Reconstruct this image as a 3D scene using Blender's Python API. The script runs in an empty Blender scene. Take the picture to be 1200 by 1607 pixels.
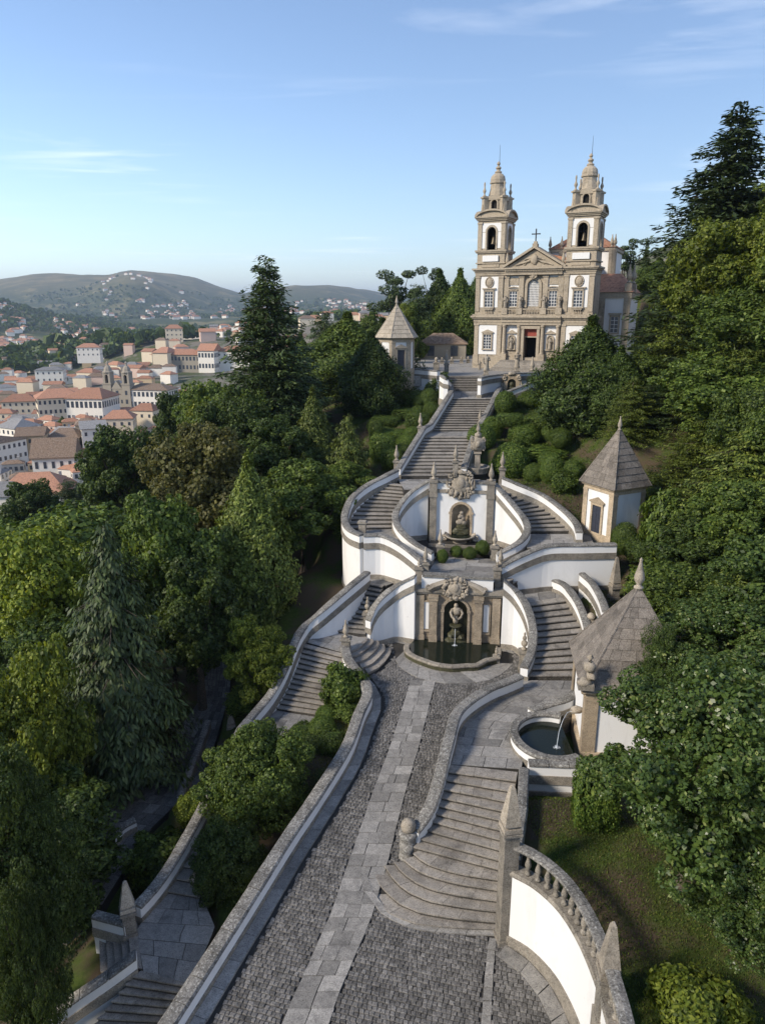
import bpy, math, random
import numpy as np
from mathutils import Vector, Matrix, noise as mnoise
R = math.radians
S = bpy.context.scene
COL = S.collection

# ------------------------------------------------------------------ camera
CAM_H, PITCH, FPX = 21.0, 15.480418, 1150.0          # metres, degrees below level, focal length in photo pixels
cam_d = bpy.data.cameras.new('camera'); cam = bpy.data.objects.new('camera', cam_d); COL.objects.link(cam)
cam.location = (0, 0, CAM_H); cam.rotation_euler = (R(90 - PITCH), 0, 0)
cam_d.sensor_fit = 'VERTICAL'; cam_d.sensor_height = 36.0; cam_d.lens = 36.0 * FPX / 1607.0
cam_d.clip_start = 0.1; cam_d.clip_end = 60000
S.camera = cam

# ------------------------------------------------------------------ sky, sun, exposure
SUN_AZ, SUN_EL = 243.0, 33.0        # compass degrees (0 = straight ahead, 90 = right), elevation
sun_to = Vector((math.sin(R(SUN_AZ)) * math.cos(R(SUN_EL)), math.cos(R(SUN_AZ)) * math.cos(R(SUN_EL)), math.sin(R(SUN_EL))))
W = bpy.data.worlds.new('World'); S.world = W; W.use_nodes = True
def build_world():
    nt = W.node_tree; N = nt.nodes; L = nt.links; N.clear()
    out = N.new('ShaderNodeOutputWorld'); bg = N.new('ShaderNodeBackground'); sky = N.new('ShaderNodeTexSky')
    sky.sky_type = 'NISHITA'; sky.sun_disc = False; sky.sun_elevation = R(SUN_EL); sky.sun_rotation = R(-SUN_AZ)
    sky.altitude = 300; sky.air_density = 1.0; sky.dust_density = 0.5; sky.ozone_density = 3.0
    tc = N.new('ShaderNodeTexCoord')
    # thin wind-drawn cirrus on a flat layer far above: direction divided by its height
    sep = N.new('ShaderNodeSeparateXYZ'); L.new(tc.outputs['Generated'], sep.inputs[0])
    zz = N.new('ShaderNodeMath'); zz.operation = 'MAXIMUM'; zz.inputs[1].default_value = 0.03; L.new(sep.outputs[2], zz.inputs[0])
    div = N.new('ShaderNodeVectorMath'); div.operation = 'DIVIDE'; L.new(tc.outputs['Generated'], div.inputs[0])
    cmb = N.new('ShaderNodeCombineXYZ')
    for i in range(3): L.new(zz.outputs[0], cmb.inputs[i])
    L.new(cmb.outputs[0], div.inputs[1])
    mp = N.new('ShaderNodeMapping'); mp.inputs['Rotation'].default_value = (0, 0, R(24)); mp.inputs['Scale'].default_value = (0.5, 1.5, 1)
    mp.inputs['Location'].default_value = (2.3, 4.4, 0)
    L.new(div.outputs[0], mp.inputs[0])
    n1 = N.new('ShaderNodeTexNoise'); n1.inputs['Scale'].default_value = 0.9; n1.inputs['Detail'].default_value = 10; n1.inputs['Roughness'].default_value = 0.55; n1.inputs['Distortion'].default_value = 0.7
    L.new(mp.outputs[0], n1.inputs[0])
    n2 = N.new('ShaderNodeTexNoise'); n2.inputs['Scale'].default_value = 0.45; n2.inputs['Detail'].default_value = 3
    L.new(div.outputs[0], n2.inputs[0])
    r1 = N.new('ShaderNodeMapRange'); r1.inputs[1].default_value = 0.5; r1.inputs[2].default_value = 0.85; L.new(n1.outputs[0], r1.inputs[0])
    r2 = N.new('ShaderNodeMapRange'); r2.inputs[1].default_value = 0.5; r2.inputs[2].default_value = 0.7; L.new(n2.outputs[0], r2.inputs[0])
    mu = N.new('ShaderNodeMath'); mu.operation = 'MULTIPLY'; L.new(r1.outputs[0], mu.inputs[0]); L.new(r2.outputs[0], mu.inputs[1])
    m3 = N.new('ShaderNodeMath'); m3.operation = 'MULTIPLY'; m3.inputs[1].default_value = 0.7; L.new(mu.outputs[0], m3.inputs[0])
    mx = N.new('ShaderNodeMixRGB'); mx.inputs[2].default_value = (7.5, 7.6, 7.9, 1)
    tint = N.new('ShaderNodeMixRGB'); tint.blend_type = 'MULTIPLY'; tint.inputs[0].default_value = 1; tint.inputs[2].default_value = (1.0, 0.955, 0.95, 1); L.new(sky.outputs[0], tint.inputs[1])   # trims green and blue from the sky colour
    L.new(m3.outputs[0], mx.inputs[0]); L.new(tint.outputs[0], mx.inputs[1])
    L.new(mx.outputs[0], bg.inputs[0]); bg.inputs[1].default_value = 0.1
    L.new(bg.outputs[0], out.inputs[0])
build_world()
sl = bpy.data.lights.new('sun', 'SUN'); sl.energy = 2.45; sl.angle = R(12.0); sl.color = (1.0, 0.9, 0.77)
sun = bpy.data.objects.new('sun', sl); COL.objects.link(sun); sun.rotation_euler = (-sun_to).to_track_quat('-Z', 'Y').to_euler(); sun.location = (-60, -30, 90)
S.view_settings.view_transform = 'Standard'; S.view_settings.look = 'None'; S.view_settings.gamma = 1; S.view_settings.use_curve_mapping = False
S.view_settings.exposure = 1.13
try:
    S.cycles.volume_bounces = 0; S.cycles.max_bounces = 5; S.cycles.diffuse_bounces = 2; S.cycles.transparent_max_bounces = 6; S.cycles.volume_max_steps = 32
except Exception: pass

# ------------------------------------------------------------------ survey: photo pixel + known height (or distance) -> point in the place
_c, _s = math.cos(R(PITCH)), math.sin(R(PITCH))
def ray(x, y):
    dx = (x - 600) / FPX; dy = (803.5 - y) / FPX
    return Vector((dx, _c + dy * _s, -_s + dy * _c))
def at(x, y, z):
    d = ray(x, y); t = (z - CAM_H) / d.z
    return Vector((d.x * t, d.y * t, z))
def atY(x, y, Y):
    d = ray(x, y); t = Y / d.y
    return Vector((d.x * t, Y, CAM_H + d.z * t))
def ppm(p):                                    # photo pixels per metre at a point
    return FPX / (p.y * _c - (p.z - CAM_H) * _s)
def zlane(Y): return max(-3.2, min(0.0, (Y - 38.0) * 0.125))
def lane_at(x, y, up=0.0):
    z = 0.0
    for _ in range(30): z = zlane(at(x, y, z + up).y)
    p = at(x, y, z + up); return p

# ------------------------------------------------------------------ object helpers
def tag(o, label=None, cat=None, group=None, kind=None):
    if label: o['label'] = label
    if cat: o['category'] = cat
    if group: o['group'] = group
    if kind: o['kind'] = kind
    return o
def thing(name, loc=(0, 0, 0), label=None, cat=None, group=None, kind=None, rz=0.0):
    o = bpy.data.objects.new(name, None); COL.objects.link(o); o.location = loc; o.rotation_euler = (0, 0, rz); o.empty_display_size = 0.3
    return tag(o, label, cat, group, kind)
def mesh_obj(name, me, parent=None, loc=(0, 0, 0), rz=0.0, scale=None):
    o = bpy.data.objects.new(name, me); COL.objects.link(o); o.location = loc
    if rz: o.rotation_euler = (0, 0, rz)
    if scale is not None: o.scale = scale
    if parent is not None: o.parent = parent
    return o
def copy_tree(o, parent=None):
    c = o.copy(); COL.objects.link(c); c.parent = parent
    for ch in KIDS.get(o.name, ()) or list(o.children): copy_tree(ch, c)
    return c
KIDS = {}
class MB:
    """collects shapes, then links them as ONE mesh object"""
    def __init__(s): s.v = []; s.f = []
    def add(s, vs, fs):
        o = len(s.v); s.v.extend([tuple(q) for q in vs]); s.f.extend([tuple(i + o for i in q) for q in fs]); return s
    def box(s, x0, x1, y0, y1, z0, z1):
        return s.add([(x0,y0,z0),(x1,y0,z0),(x1,y1,z0),(x0,y1,z0),(x0,y0,z1),(x1,y0,z1),(x1,y1,z1),(x0,y1,z1)],
                     [(0,3,2,1),(4,5,6,7),(0,1,5,4),(1,2,6,5),(2,3,7,6),(3,0,4,7)])
    def cbox(s, c, sx, sy, z0, z1, rz=0.0, top=1.0):
        ca, sa = math.cos(rz), math.sin(rz); v = []
        for z, k in ((z0, 1.0), (z1, top)):
            for a, b in ((-1,-1),(1,-1),(1,1),(-1,1)):
                x, y = a * sx / 2 * k, b * sy / 2 * k
                v.append((c[0] + x * ca - y * sa, c[1] + x * sa + y * ca, z))
        return s.add(v, [(0,3,2,1),(4,5,6,7),(0,1,5,4),(1,2,6,5),(2,3,7,6),(3,0,4,7)])
    def prism(s, poly, z0, z1, poly2=None):
        n = len(poly); p2 = poly2 or poly
        za = z0 if isinstance(z0, (list, tuple)) else [z0] * n
        zb = z1 if isinstance(z1, (list, tuple)) else [z1] * n
        a = sum(poly[i][0] * poly[(i+1) % n][1] - poly[(i+1) % n][0] * poly[i][1] for i in range(n))
        idx = list(range(n)) if a > 0 else list(range(n))[::-1]
        v = [(poly[i][0], poly[i][1], za[i]) for i in idx] + [(p2[i][0], p2[i][1], zb[i]) for i in idx]
        return s.add(v, [tuple(range(n))[::-1], tuple(range(n, 2*n))] + [(i, (i+1) % n, n + (i+1) % n, n + i) for i in range(n)])
    def lathe(s, prof, c=(0,0,0), n=10, sq=False, rz=0.0):
        """prof: list of (radius, z)"""
        v = []; f = []; m = len(prof)
        for r, z in prof:
            for k in range(n):
                a = 2 * math.pi * k / n + rz
                v.append((c[0] + r * math.cos(a), c[1] + r * math.sin(a), c[2] + z))
        for j in range(m - 1):
            for k in range(n):
                f.append((j*n + k, j*n + (k+1) % n, (j+1)*n + (k+1) % n, (j+1)*n + k))
        f.append(tuple(range(n))[::-1]); f.append(tuple((m-1)*n + k for k in range(n)))
        return s.add(v, f)
    def tube(s, pts, rad, n=6):
        pts = [Vector(p) for p in pts]; m = len(pts); v = []; f = []
        rad = rad if isinstance(rad, (list, tuple)) else [rad] * m
        for i, p in enumerate(pts):
            t = (pts[min(i+1, m-1)] - pts[max(i-1, 0)]); t = t.normalized() if t.length > 1e-6 else Vector((0,0,1))
            a = t.cross(Vector((0, 0, 1))); a = a.normalized() if a.length > 1e-3 else Vector((1, 0, 0)); b = t.cross(a)
            for k in range(n):
                q = 2 * math.pi * k / n; v.append(p + (a * math.cos(q) + b * math.sin(q)) * rad[i])
        for i in range(m - 1):
            for k in range(n): f.append((i*n + k, i*n + (k+1) % n, (i+1)*n + (k+1) % n, (i+1)*n + k))
        f.append(tuple(range(n))); f.append(tuple((m-1)*n + k for k in range(n))[::-1])
        return s.add(v, f)
    def sweep(s, pts, nor, prof, closed=False):
        """prof: list of (across, z) closed outline, z added to the point's height; or a function i -> outline"""
        m = len(pts); v = []; f = []; q = 0
        for i, (p, nn) in enumerate(zip(pts, nor)):
            pr = prof(i) if callable(prof) else [(a, p[2] + z) for a, z in prof]
            q = len(pr)
            for a, z in pr: v.append((p[0] + nn[0] * a, p[1] + nn[1] * a, z))
        for i in range(m - 1 + (1 if closed else 0)):
            j = (i + 1) % m
            for k in range(q): f.append((i*q + k, j*q + k, j*q + (k+1) % q, i*q + (k+1) % q))
        if not closed: f.append(tuple(range(q))); f.append(tuple((m-1)*q + k for k in range(q))[::-1])
        return s.add(v, f)
    def mesh(s, name, mat, smooth=False, off=(0,0,0)):
        me = bpy.data.meshes.new(name)
        v = [(a - off[0], b - off[1], c - off[2]) for a, b, c in s.v] if any(off) else s.v
        me.from_pydata(v, [], s.f); me.update()
        if mat: me.materials.append(mat)
        if smooth:
            me.polygons.foreach_set('use_smooth', [True] * len(me.polygons))
        return me
    def obj(s, name, mat, parent=None, smooth=False, local=False):
        """mesh points in place coordinates; kept relative to the parent's (unrotated) base unless local"""
        off = Vector((0, 0, 0)); q = None if local else parent
        while q is not None: off += q.location; q = q.parent
        off = tuple(off)
        return mesh_obj(name, s.mesh(name, mat, smooth, off), parent)
def quads_mesh(name, V, mat, nper=4):
    """numpy array of loose polygons (k, nper, 3) -> mesh"""
    me = bpy.data.meshes.new(name); k = len(V)
    me.vertices.add(k * nper); me.vertices.foreach_set('co', np.ascontiguousarray(V, dtype=np.float32).ravel())
    me.loops.add(k * nper); me.loops.foreach_set('vertex_index', np.arange(k * nper, dtype=np.int32))
    me.polygons.add(k); me.polygons.foreach_set('loop_start', np.arange(0, k * nper, nper, dtype=np.int32))
    me.update(calc_edges=True); me.materials.append(mat); return me

# ------------------------------------------------------------------ materials
def new_mat(name):
    m = bpy.data.materials.new(name); m.use_nodes = True
    nt = m.node_tree; b = nt.nodes['Principled BSDF']; return m, nt, nt.nodes, nt.links, b
def nnoise(N, L, vec, scale, detail=4, rough=0.55, dist=0.0):
    t = N.new('ShaderNodeTexNoise'); t.inputs['Scale'].default_value = scale; t.inputs['Detail'].default_value = detail
    t.inputs['Roughness'].default_value = rough; t.inputs['Distortion'].default_value = dist; L.new(vec, t.inputs['Vector']); return t.outputs[0]
def nrange(N, L, src, a, b, lo=0.0, hi=1.0):
    t = N.new('ShaderNodeMapRange'); t.inputs[1].default_value = a; t.inputs[2].default_value = b; t.inputs[3].default_value = lo; t.inputs[4].default_value = hi
    L.new(src, t.inputs[0]); return t.outputs[0]
def nmix(N, L, fac, c1, c2, mode='MIX'):
    t = N.new('ShaderNodeMixRGB'); t.blend_type = mode
    for i, q in ((0, fac), (1, c1), (2, c2)):
        if isinstance(q, bpy.types.NodeSocket): L.new(q, t.inputs[i])
        elif i == 0: t.inputs[0].default_value = q
        else: t.inputs[i].default_value = (*q, 1)
    return t.outputs[0]
def nval(N, L, col, src, lo, hi):
    t = N.new('ShaderNodeVectorMath'); t.operation = 'SCALE'; L.new(col, t.inputs[0]); L.new(nrange(N, L, src, 0, 1, lo, hi), t.inputs['Scale']); return t.outputs[0]
def nbump(N, L, b, h, strength, dist=0.02):
    t = N.new('ShaderNodeBump'); t.inputs['Strength'].default_value = strength; t.inputs['Distance'].default_value = dist
    L.new(h, t.inputs['Height']); L.new(t.outputs[0], b.inputs['Normal'])
def pos(N, L, scale=None):
    g = N.new('ShaderNodeNewGeometry').outputs['Position']
    if scale is None: return g
    v = N.new('ShaderNodeVectorMath'); v.operation = 'MULTIPLY'; L.new(g, v.inputs[0]); v.inputs[1].default_value = scale; return v.outputs[0]
def stone(name, c1, c2, dark, lichen=(0.5, 0.5, 0.45), lich=0.35, stain=0.5, rough=0.88, rnd=0.16, bump=0.5, fine=22.0, isl=False):
    m, nt, N, L, b = new_mat(name); p = pos(N, L)
    big = nnoise(N, L, p, 0.9, 5, 0.6, 0.4); mid = nnoise(N, L, p, 4.5, 6, 0.65); fin = nnoise(N, L, p, fine, 5, 0.7)
    col = nmix(N, L, nrange(N, L, mid, 0.35, 0.65), c1, c2)
    col = nmix(N, L, nrange(N, L, big, 0.62 - stain * 0.22, 0.72, 0, 0.75), col, dark)
    col = nmix(N, L, nrange(N, L, fin, 0.54, 0.64, 0, lich), col, lichen)
    col = nmix(N, L, nrange(N, L, fin, 0.47, 0.38, 0, 0.65), col, tuple(q * 0.55 for q in dark))
    r = N.new('ShaderNodeObjectInfo').outputs['Random'] if not isl else N.new('ShaderNodeNewGeometry').outputs['Random Per Island']
    col = nval(N, L, col, r, 1 - rnd, 1 + rnd)
    L.new(col, b.inputs['Base Color']); b.inputs['Roughness'].default_value = rough; b.inputs['Specular IOR Level'].default_value = 0.3
    nbump(N, L, b, fin, bump, 0.012); return m
def plain(name, col, rough=0.7, metal=0.0, spec=0.4, noise=0.0, scale=6.0):
    m, nt, N, L, b = new_mat(name)
    if noise:
        f = nnoise(N, L, pos(N, L), scale, 4); c = nmix(N, L, f, tuple(q * (1 - noise) for q in col), tuple(min(1, q * (1 + noise)) for q in col)); L.new(c, b.inputs['Base Color'])
    else: b.inputs['Base Color'].default_value = (*col, 1)
    b.inputs['Roughness'].default_value = rough; b.inputs['Metallic'].default_value = metal; b.inputs['Specular IOR Level'].default_value = spec; return m
def plaster(name, col=(0.74, 0.735, 0.715), stain=0.5):
    m, nt, N, L, b = new_mat(name)
    st = nnoise(N, L, pos(N, L, (1.1, 1.1, 0.3)), 1.1, 6, 0.65, 0.5); sp = nnoise(N, L, pos(N, L), 3.2, 7, 0.7); gr = nnoise(N, L, pos(N, L), 40, 3)
    c = nmix(N, L, nrange(N, L, st, 0.52, 0.8, 0, stain * .8), col, (0.42, 0.41, 0.37))
    c = nmix(N, L, nrange(N, L, sp, 0.65, 0.74, 0, stain * 0.8), c, (0.2, 0.19, 0.17))
    L.new(c, b.inputs['Base Color']); b.inputs['Roughness'].default_value = 0.9; b.inputs['Specular IOR Level'].default_value = 0.2
    nbump(N, L, b, gr, 0.15, 0.01); return m
def leafm(name, dark, mid, light, transl=0.36, rough=0.55, rnd=0.22, midpos=0.55):
    m, nt, N, L, b = new_mat(name)
    isl = N.new('ShaderNodeNewGeometry').outputs['Random Per Island']; rp = N.new('ShaderNodeValToRGB'); e = rp.color_ramp.elements
    e[0].position = 0.0; e[0].color = (*dark, 1); e[1].position = 1.0; e[1].color = (*light, 1); q = e.new(midpos); q.color = (*mid, 1)
    L.new(isl, rp.inputs[0])
    oi = N.new('ShaderNodeObjectInfo').outputs['Random']; c = nval(N, L, rp.outputs[0], oi, 1 - rnd, 1 + rnd)
    cl = nnoise(N, L, pos(N, L), 0.55, 3); c = nval(N, L, c, cl, 0.72, 1.28)
    L.new(c, b.inputs['Base Color']); b.inputs['Roughness'].default_value = rough; b.inputs['Specular IOR Level'].default_value = 0.35
    tr = N.new('ShaderNodeBsdfTranslucent'); tc = nmix(N, L, 1.0, c, (1.25, 1.15, 0.5), 'MULTIPLY'); L.new(tc, tr.inputs[0])
    ms = N.new('ShaderNodeMixShader'); ms.inputs[0].default_value = transl; L.new(b.outputs[0], ms.inputs[1]); L.new(tr.outputs[0], ms.inputs[2])
    L.new(ms.outputs[0], N['Material Output'].inputs[0]); return m
MT = {}
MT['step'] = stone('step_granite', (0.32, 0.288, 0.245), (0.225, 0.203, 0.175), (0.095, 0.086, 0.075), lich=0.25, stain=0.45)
MT['riser'] = stone('dark_riser_granite', (0.085, 0.075, 0.062), (0.055, 0.049, 0.041), (0.026, 0.023, 0.02), lich=0.2, stain=0.5)  # risers coloured far darker than the tread stone
MT['fount'] = stone('grimy_fountain_granite', (0.38, 0.31, 0.225), (0.27, 0.22, 0.16), (0.085, 0.07, 0.052), lichen=(0.5, 0.46, 0.38), lich=0.35, stain=0.85)
MT['slab'] = stone('slab_granite', (0.29, 0.275, 0.25), (0.2, 0.19, 0.175), (0.1, 0.095, 0.09), lich=0.2, stain=0.35, rnd=0.28)
MT['cobble'] = stone('cobble_granite', (0.17, 0.16, 0.148), (0.105, 0.1, 0.093), (0.055, 0.053, 0.05), lich=0.22, stain=0.4, rnd=0.35)
MT['cobble_mass'] = stone('cobble_granite_mass', (0.17, 0.16, 0.148), (0.105, 0.1, 0.093), (0.055, 0.053, 0.05), lich=0.22, stain=0.4, rnd=0.35, isl=True)
MT['coping'] = stone('coping_lichen_granite', (0.25, 0.235, 0.21), (0.14, 0.132, 0.118), (0.05, 0.048, 0.043), lichen=(0.5, 0.5, 0.455), lich=0.6, stain=0.85, fine=13.0)
MT['band'] = stone('band_granite', (0.30, 0.265, 0.215), (0.2, 0.178, 0.145), (0.075, 0.07, 0.06), lich=0.35, stain=0.6)
MT['warm'] = stone('warm_granite', (0.46, 0.365, 0.25), (0.36, 0.285, 0.195), (0.15, 0.12, 0.088), lichen=(0.5, 0.45, 0.36), lich=0.3, stain=0.55)
MT['carved'] = stone('carved_granite', (0.40, 0.345, 0.27), (0.29, 0.25, 0.195), (0.11, 0.095, 0.075), lichen=(0.52, 0.49, 0.42), lich=0.45, stain=0.6, bump=0.9)
MT['church'] = stone('church_granite', (0.43, 0.365, 0.275), (0.35, 0.295, 0.22), (0.17, 0.145, 0.112), lichen=(0.5, 0.45, 0.36), lich=0.2, stain=0.35, rnd=0.06, fine=9.0)
MT['slate'] = stone('roof_stone', (0.21, 0.18, 0.15), (0.14, 0.122, 0.102), (0.07, 0.06, 0.052), lichen=(0.36, 0.34, 0.29), lich=0.5, stain=0.5, rnd=0.22)
MT['pale_slate'] = stone('pale_roof_stone', (0.42, 0.36, 0.28), (0.33, 0.285, 0.22), (0.2, 0.17, 0.135), lich=0.3, stain=0.3, rnd=0.14)
MT['white'] = plaster('white_plaster'); MT['white_far'] = plaster('white_plaster_clean', stain=0.25)
MT['mortar'] = plain('mortar_earth', (0.035, 0.032, 0.028), 0.95, noise=0.4, scale=9)
MT['iron'] = plain('dark_iron', (0.03, 0.03, 0.032), 0.5, 0.6)
MT['bronze'] = plain('bell_bronze', (0.12, 0.1, 0.07), 0.45, 0.8, noise=0.3)
MT['glass'] = plain('window_glass', (0.05, 0.06, 0.075), 0.12, 0.0, 0.6)
MT['frame'] = plain('white_painted_wood', (0.74, 0.73, 0.7), 0.6)
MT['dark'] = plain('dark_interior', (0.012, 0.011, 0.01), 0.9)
MT['reddoor'] = plain('red_painted_wood', (0.26, 0.05, 0.03), 0.6, noise=0.3)
MT['bluedoor'] = plain('dark_blue_door_paint', (0.035, 0.04, 0.055), 0.5, noise=0.2)
MT['tile'] = stone('terracotta_tile', (0.41, 0.205, 0.125), (0.32, 0.165, 0.105), (0.19, 0.11, 0.078), lichen=(0.4, 0.27, 0.17), lich=0.3, stain=0.4, rnd=0.25, fine=3.0)
MT['wooddoor'] = plain('dark_brown_wood', (.045, .03, .02), .6, noise=.3)
# ------------------------------------------------------------------ paths, walls, stairs
CUTS = []                                     # footprints of built floors: the ground is dug out below them
def cut(poly, z): CUTS.append(([(p[0], p[1]) for p in poly], z))
def smooth_path(pts, step=0.4):
    """Catmull-Rom through 3D points, evenly resampled"""
    P = [Vector(p) for p in pts]
    if len(P) > 2:
        Q = [P[0] * 2 - P[1]] + P + [P[-1] * 2 - P[-2]]; out = []
        for i in range(1, len(Q) - 2):
            for k in range(12):
                t = k / 12; a, b, c, d = Q[i-1], Q[i], Q[i+1], Q[i+2]
                out.append(0.5 * ((2*b) + (c-a)*t + (2*a-5*b+4*c-d)*t*t + (-a+3*b-3*c+d)*t*t*t))
        out.append(P[-1]); P = out
    return resample(P, step)
def resample(P, step=None, n=None):
    P = [Vector(p) for p in P]; s = [0.0]
    for a, b in zip(P, P[1:]): s.append(s[-1] + max(1e-6, (b.xy - a.xy).length))
    n = n or max(2, int(round(s[-1] / step)) + 1); out = []; j = 0
    for k in range(n):
        d = s[-1] * k / (n - 1)
        while j < len(P) - 2 and s[j+1] < d: j += 1
        out.append(P[j].lerp(P[j+1], min(1, (d - s[j]) / (s[j+1] - s[j]))))
    return out
def normals(P):
    out = []
    for i in range(len(P)):
        t = (P[min(i+1, len(P)-1)].xy - P[max(i-1, 0)].xy); t = t.normalized() if t.length > 1e-6 else Vector((1, 0)); out.append(Vector((t.y, -t.x)))
    return out
def lerpl(vals, n):
    return [float(q) for q in np.interp(np.linspace(0, 1, n), np.linspace(0, 1, len(vals)), vals)]
rng = random.Random(7)
def parapet(label, pts, h=0.8, th=0.46, zb=None, group=None, name='parapet_wall', cat='wall', stone_len=0.95, inner=True, straight=False, band=0.2):
    """pts: coping-centre points with the height of the FLOOR behind; zb: heights of the outer foot (a tall wall below the floor)"""
    P = resample(pts, 0.4) if straight else smooth_path(pts); nr = normals(P); n = len(P)
    root = thing(name, (P[0].x, P[0].y, P[0].z), label, cat, group)
    w = th / 2
    # coping stones one by one
    seg = max(1, int(round(sum((b.xy - a.xy).length for a, b in zip(P, P[1:])) / stone_len)))
    fine = resample(P, n=seg * 4 + 1); fn = normals(fine)
    for k in range(seg):
        q = [v.copy() for v in fine[k*4:k*4+5]]; g = 0.014
        q[0] = q[0].lerp(q[1], g * 4 / stone_len); q[-1] = q[-1].lerp(q[-2], g * 4 / stone_len)
        dz = rng.uniform(-0.008, 0.008); ww = w + 0.05 + rng.uniform(-0.008, 0.008)
        MB().sweep(q, fn[k*4:k*4+5], [(-ww, h-0.15+dz), (ww, h-0.15+dz), (ww, h-0.07+dz), (ww-0.06, h-0.012+dz), (0, h+0.012+dz), (-ww+0.06, h-0.012+dz), (-ww, h-0.07+dz)]).obj('coping_stone', MT['coping'], root)
    MB().sweep(P, nr, [(-w, band), (w, band), (w, h-0.145), (-w, h-0.145)]).obj('white_panel', MT['white'], root)
    wb = w + 0.045
    MB().sweep(P, nr, [(-wb, -0.24), (wb, -0.24), (wb, band), (-wb, band)]).obj('stone_band', MT['band'], root)
    if zb is not None:
        z = lerpl(zb, n); wf = w - 0.03
        def pf(i):
            lo = z[i] + 0.3; hi = max(lo + 0.02, P[i].z - 0.235); return [(-wf, lo), (wf, lo), (wf, hi), (-wf, hi)]
        MB().sweep(P, nr, pf).obj('wall_face', MT['white'], root)
        wp = w + 0.06
        def pp(i):
            hi = min(z[i] + 0.32, P[i].z - 0.26); return [(-wp, z[i]-0.6), (wp, z[i]-0.6), (wp, hi), (-wp, hi)]
        MB().sweep(P, nr, pp).obj('plinth', MT['band'], root)
    return root
def treads(front, back, z, parent, blocks):
    """tread stones of one step, laid end to end with open joints"""
    n = len(front); k = rng.randint(max(2, blocks - 1), blocks + 1) if blocks else 1; u = [0.0]
    for _ in range(k): u.append(u[-1] + rng.uniform(.6, 1.4))
    u = [q / u[-1] for q in u]
    def pt(P, t): t = t * (n - 1); i = min(int(t), n - 2); return P[i].lerp(P[i+1], t - i)
    w = sum((q - p).length for p, q in zip(front, front[1:])); g = .006 / max(w, .3)
    for t0, t1 in zip(u, u[1:]):
        ts = [t0 + g + (t1 - t0 - 2*g) * s / max(1, round((n - 1) / k)) for s in range(max(1, round((n - 1) / k)) + 1)]; dz = rng.uniform(-.006, .006); dn = rng.uniform(-.012, .012)
        fr = [pt(front, t) for t in ts]; bk = [pt(back, t) for t in ts]; fr = [p + (p - q).normalized() * dn for p, q in zip(fr, bk)]
        MB().prism([(p.x, p.y) for p in fr] + [(p.x, p.y) for p in bk[::-1]], z - .066, z + dz).obj('tread_stone', MT['step'], parent)
def stair(label, Ls, Rs, n, z0, z1, name='stone_stair', group=None, blocks=0, deep=0.5):
    """Ls/Rs: left and right edge points (x, y) from bottom to top; step i's tread is at z0 + (i+1) * rise"""
    Lp = resample([Vector((p[0], p[1], 0)) for p in Ls], n=n+1); Rp = resample([Vector((p[0], p[1], 0)) for p in Rs], n=n+1)
    root = thing(name, ((Lp[0].x+Rp[0].x)/2, (Lp[0].y+Rp[0].y)/2, z0), label, 'stairs', group)
    rise = (z1 - z0) / n
    for i in range(n):
        a, b, c, d = Lp[i], Rp[i], Rp[i+1], Lp[i+1]; z = z0 + (i+1) * rise + rng.uniform(-0.004, 0.004)
        fw = ((a - d).normalized() + (b - c).normalized()) * 0.5; nose = fw * 0.05
        bk = -fw * 0.04
        m = MB()
        j = rng.uniform(-0.006, 0.006); a2 = a + nose * (1 + j * 10); b2 = b + nose * (1 - j * 10)
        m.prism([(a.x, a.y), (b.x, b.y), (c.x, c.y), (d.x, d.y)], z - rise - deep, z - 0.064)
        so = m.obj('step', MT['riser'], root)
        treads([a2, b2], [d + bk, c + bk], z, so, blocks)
        cut([a, b, c, d], z - rise - 0.3)
    return root
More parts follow.
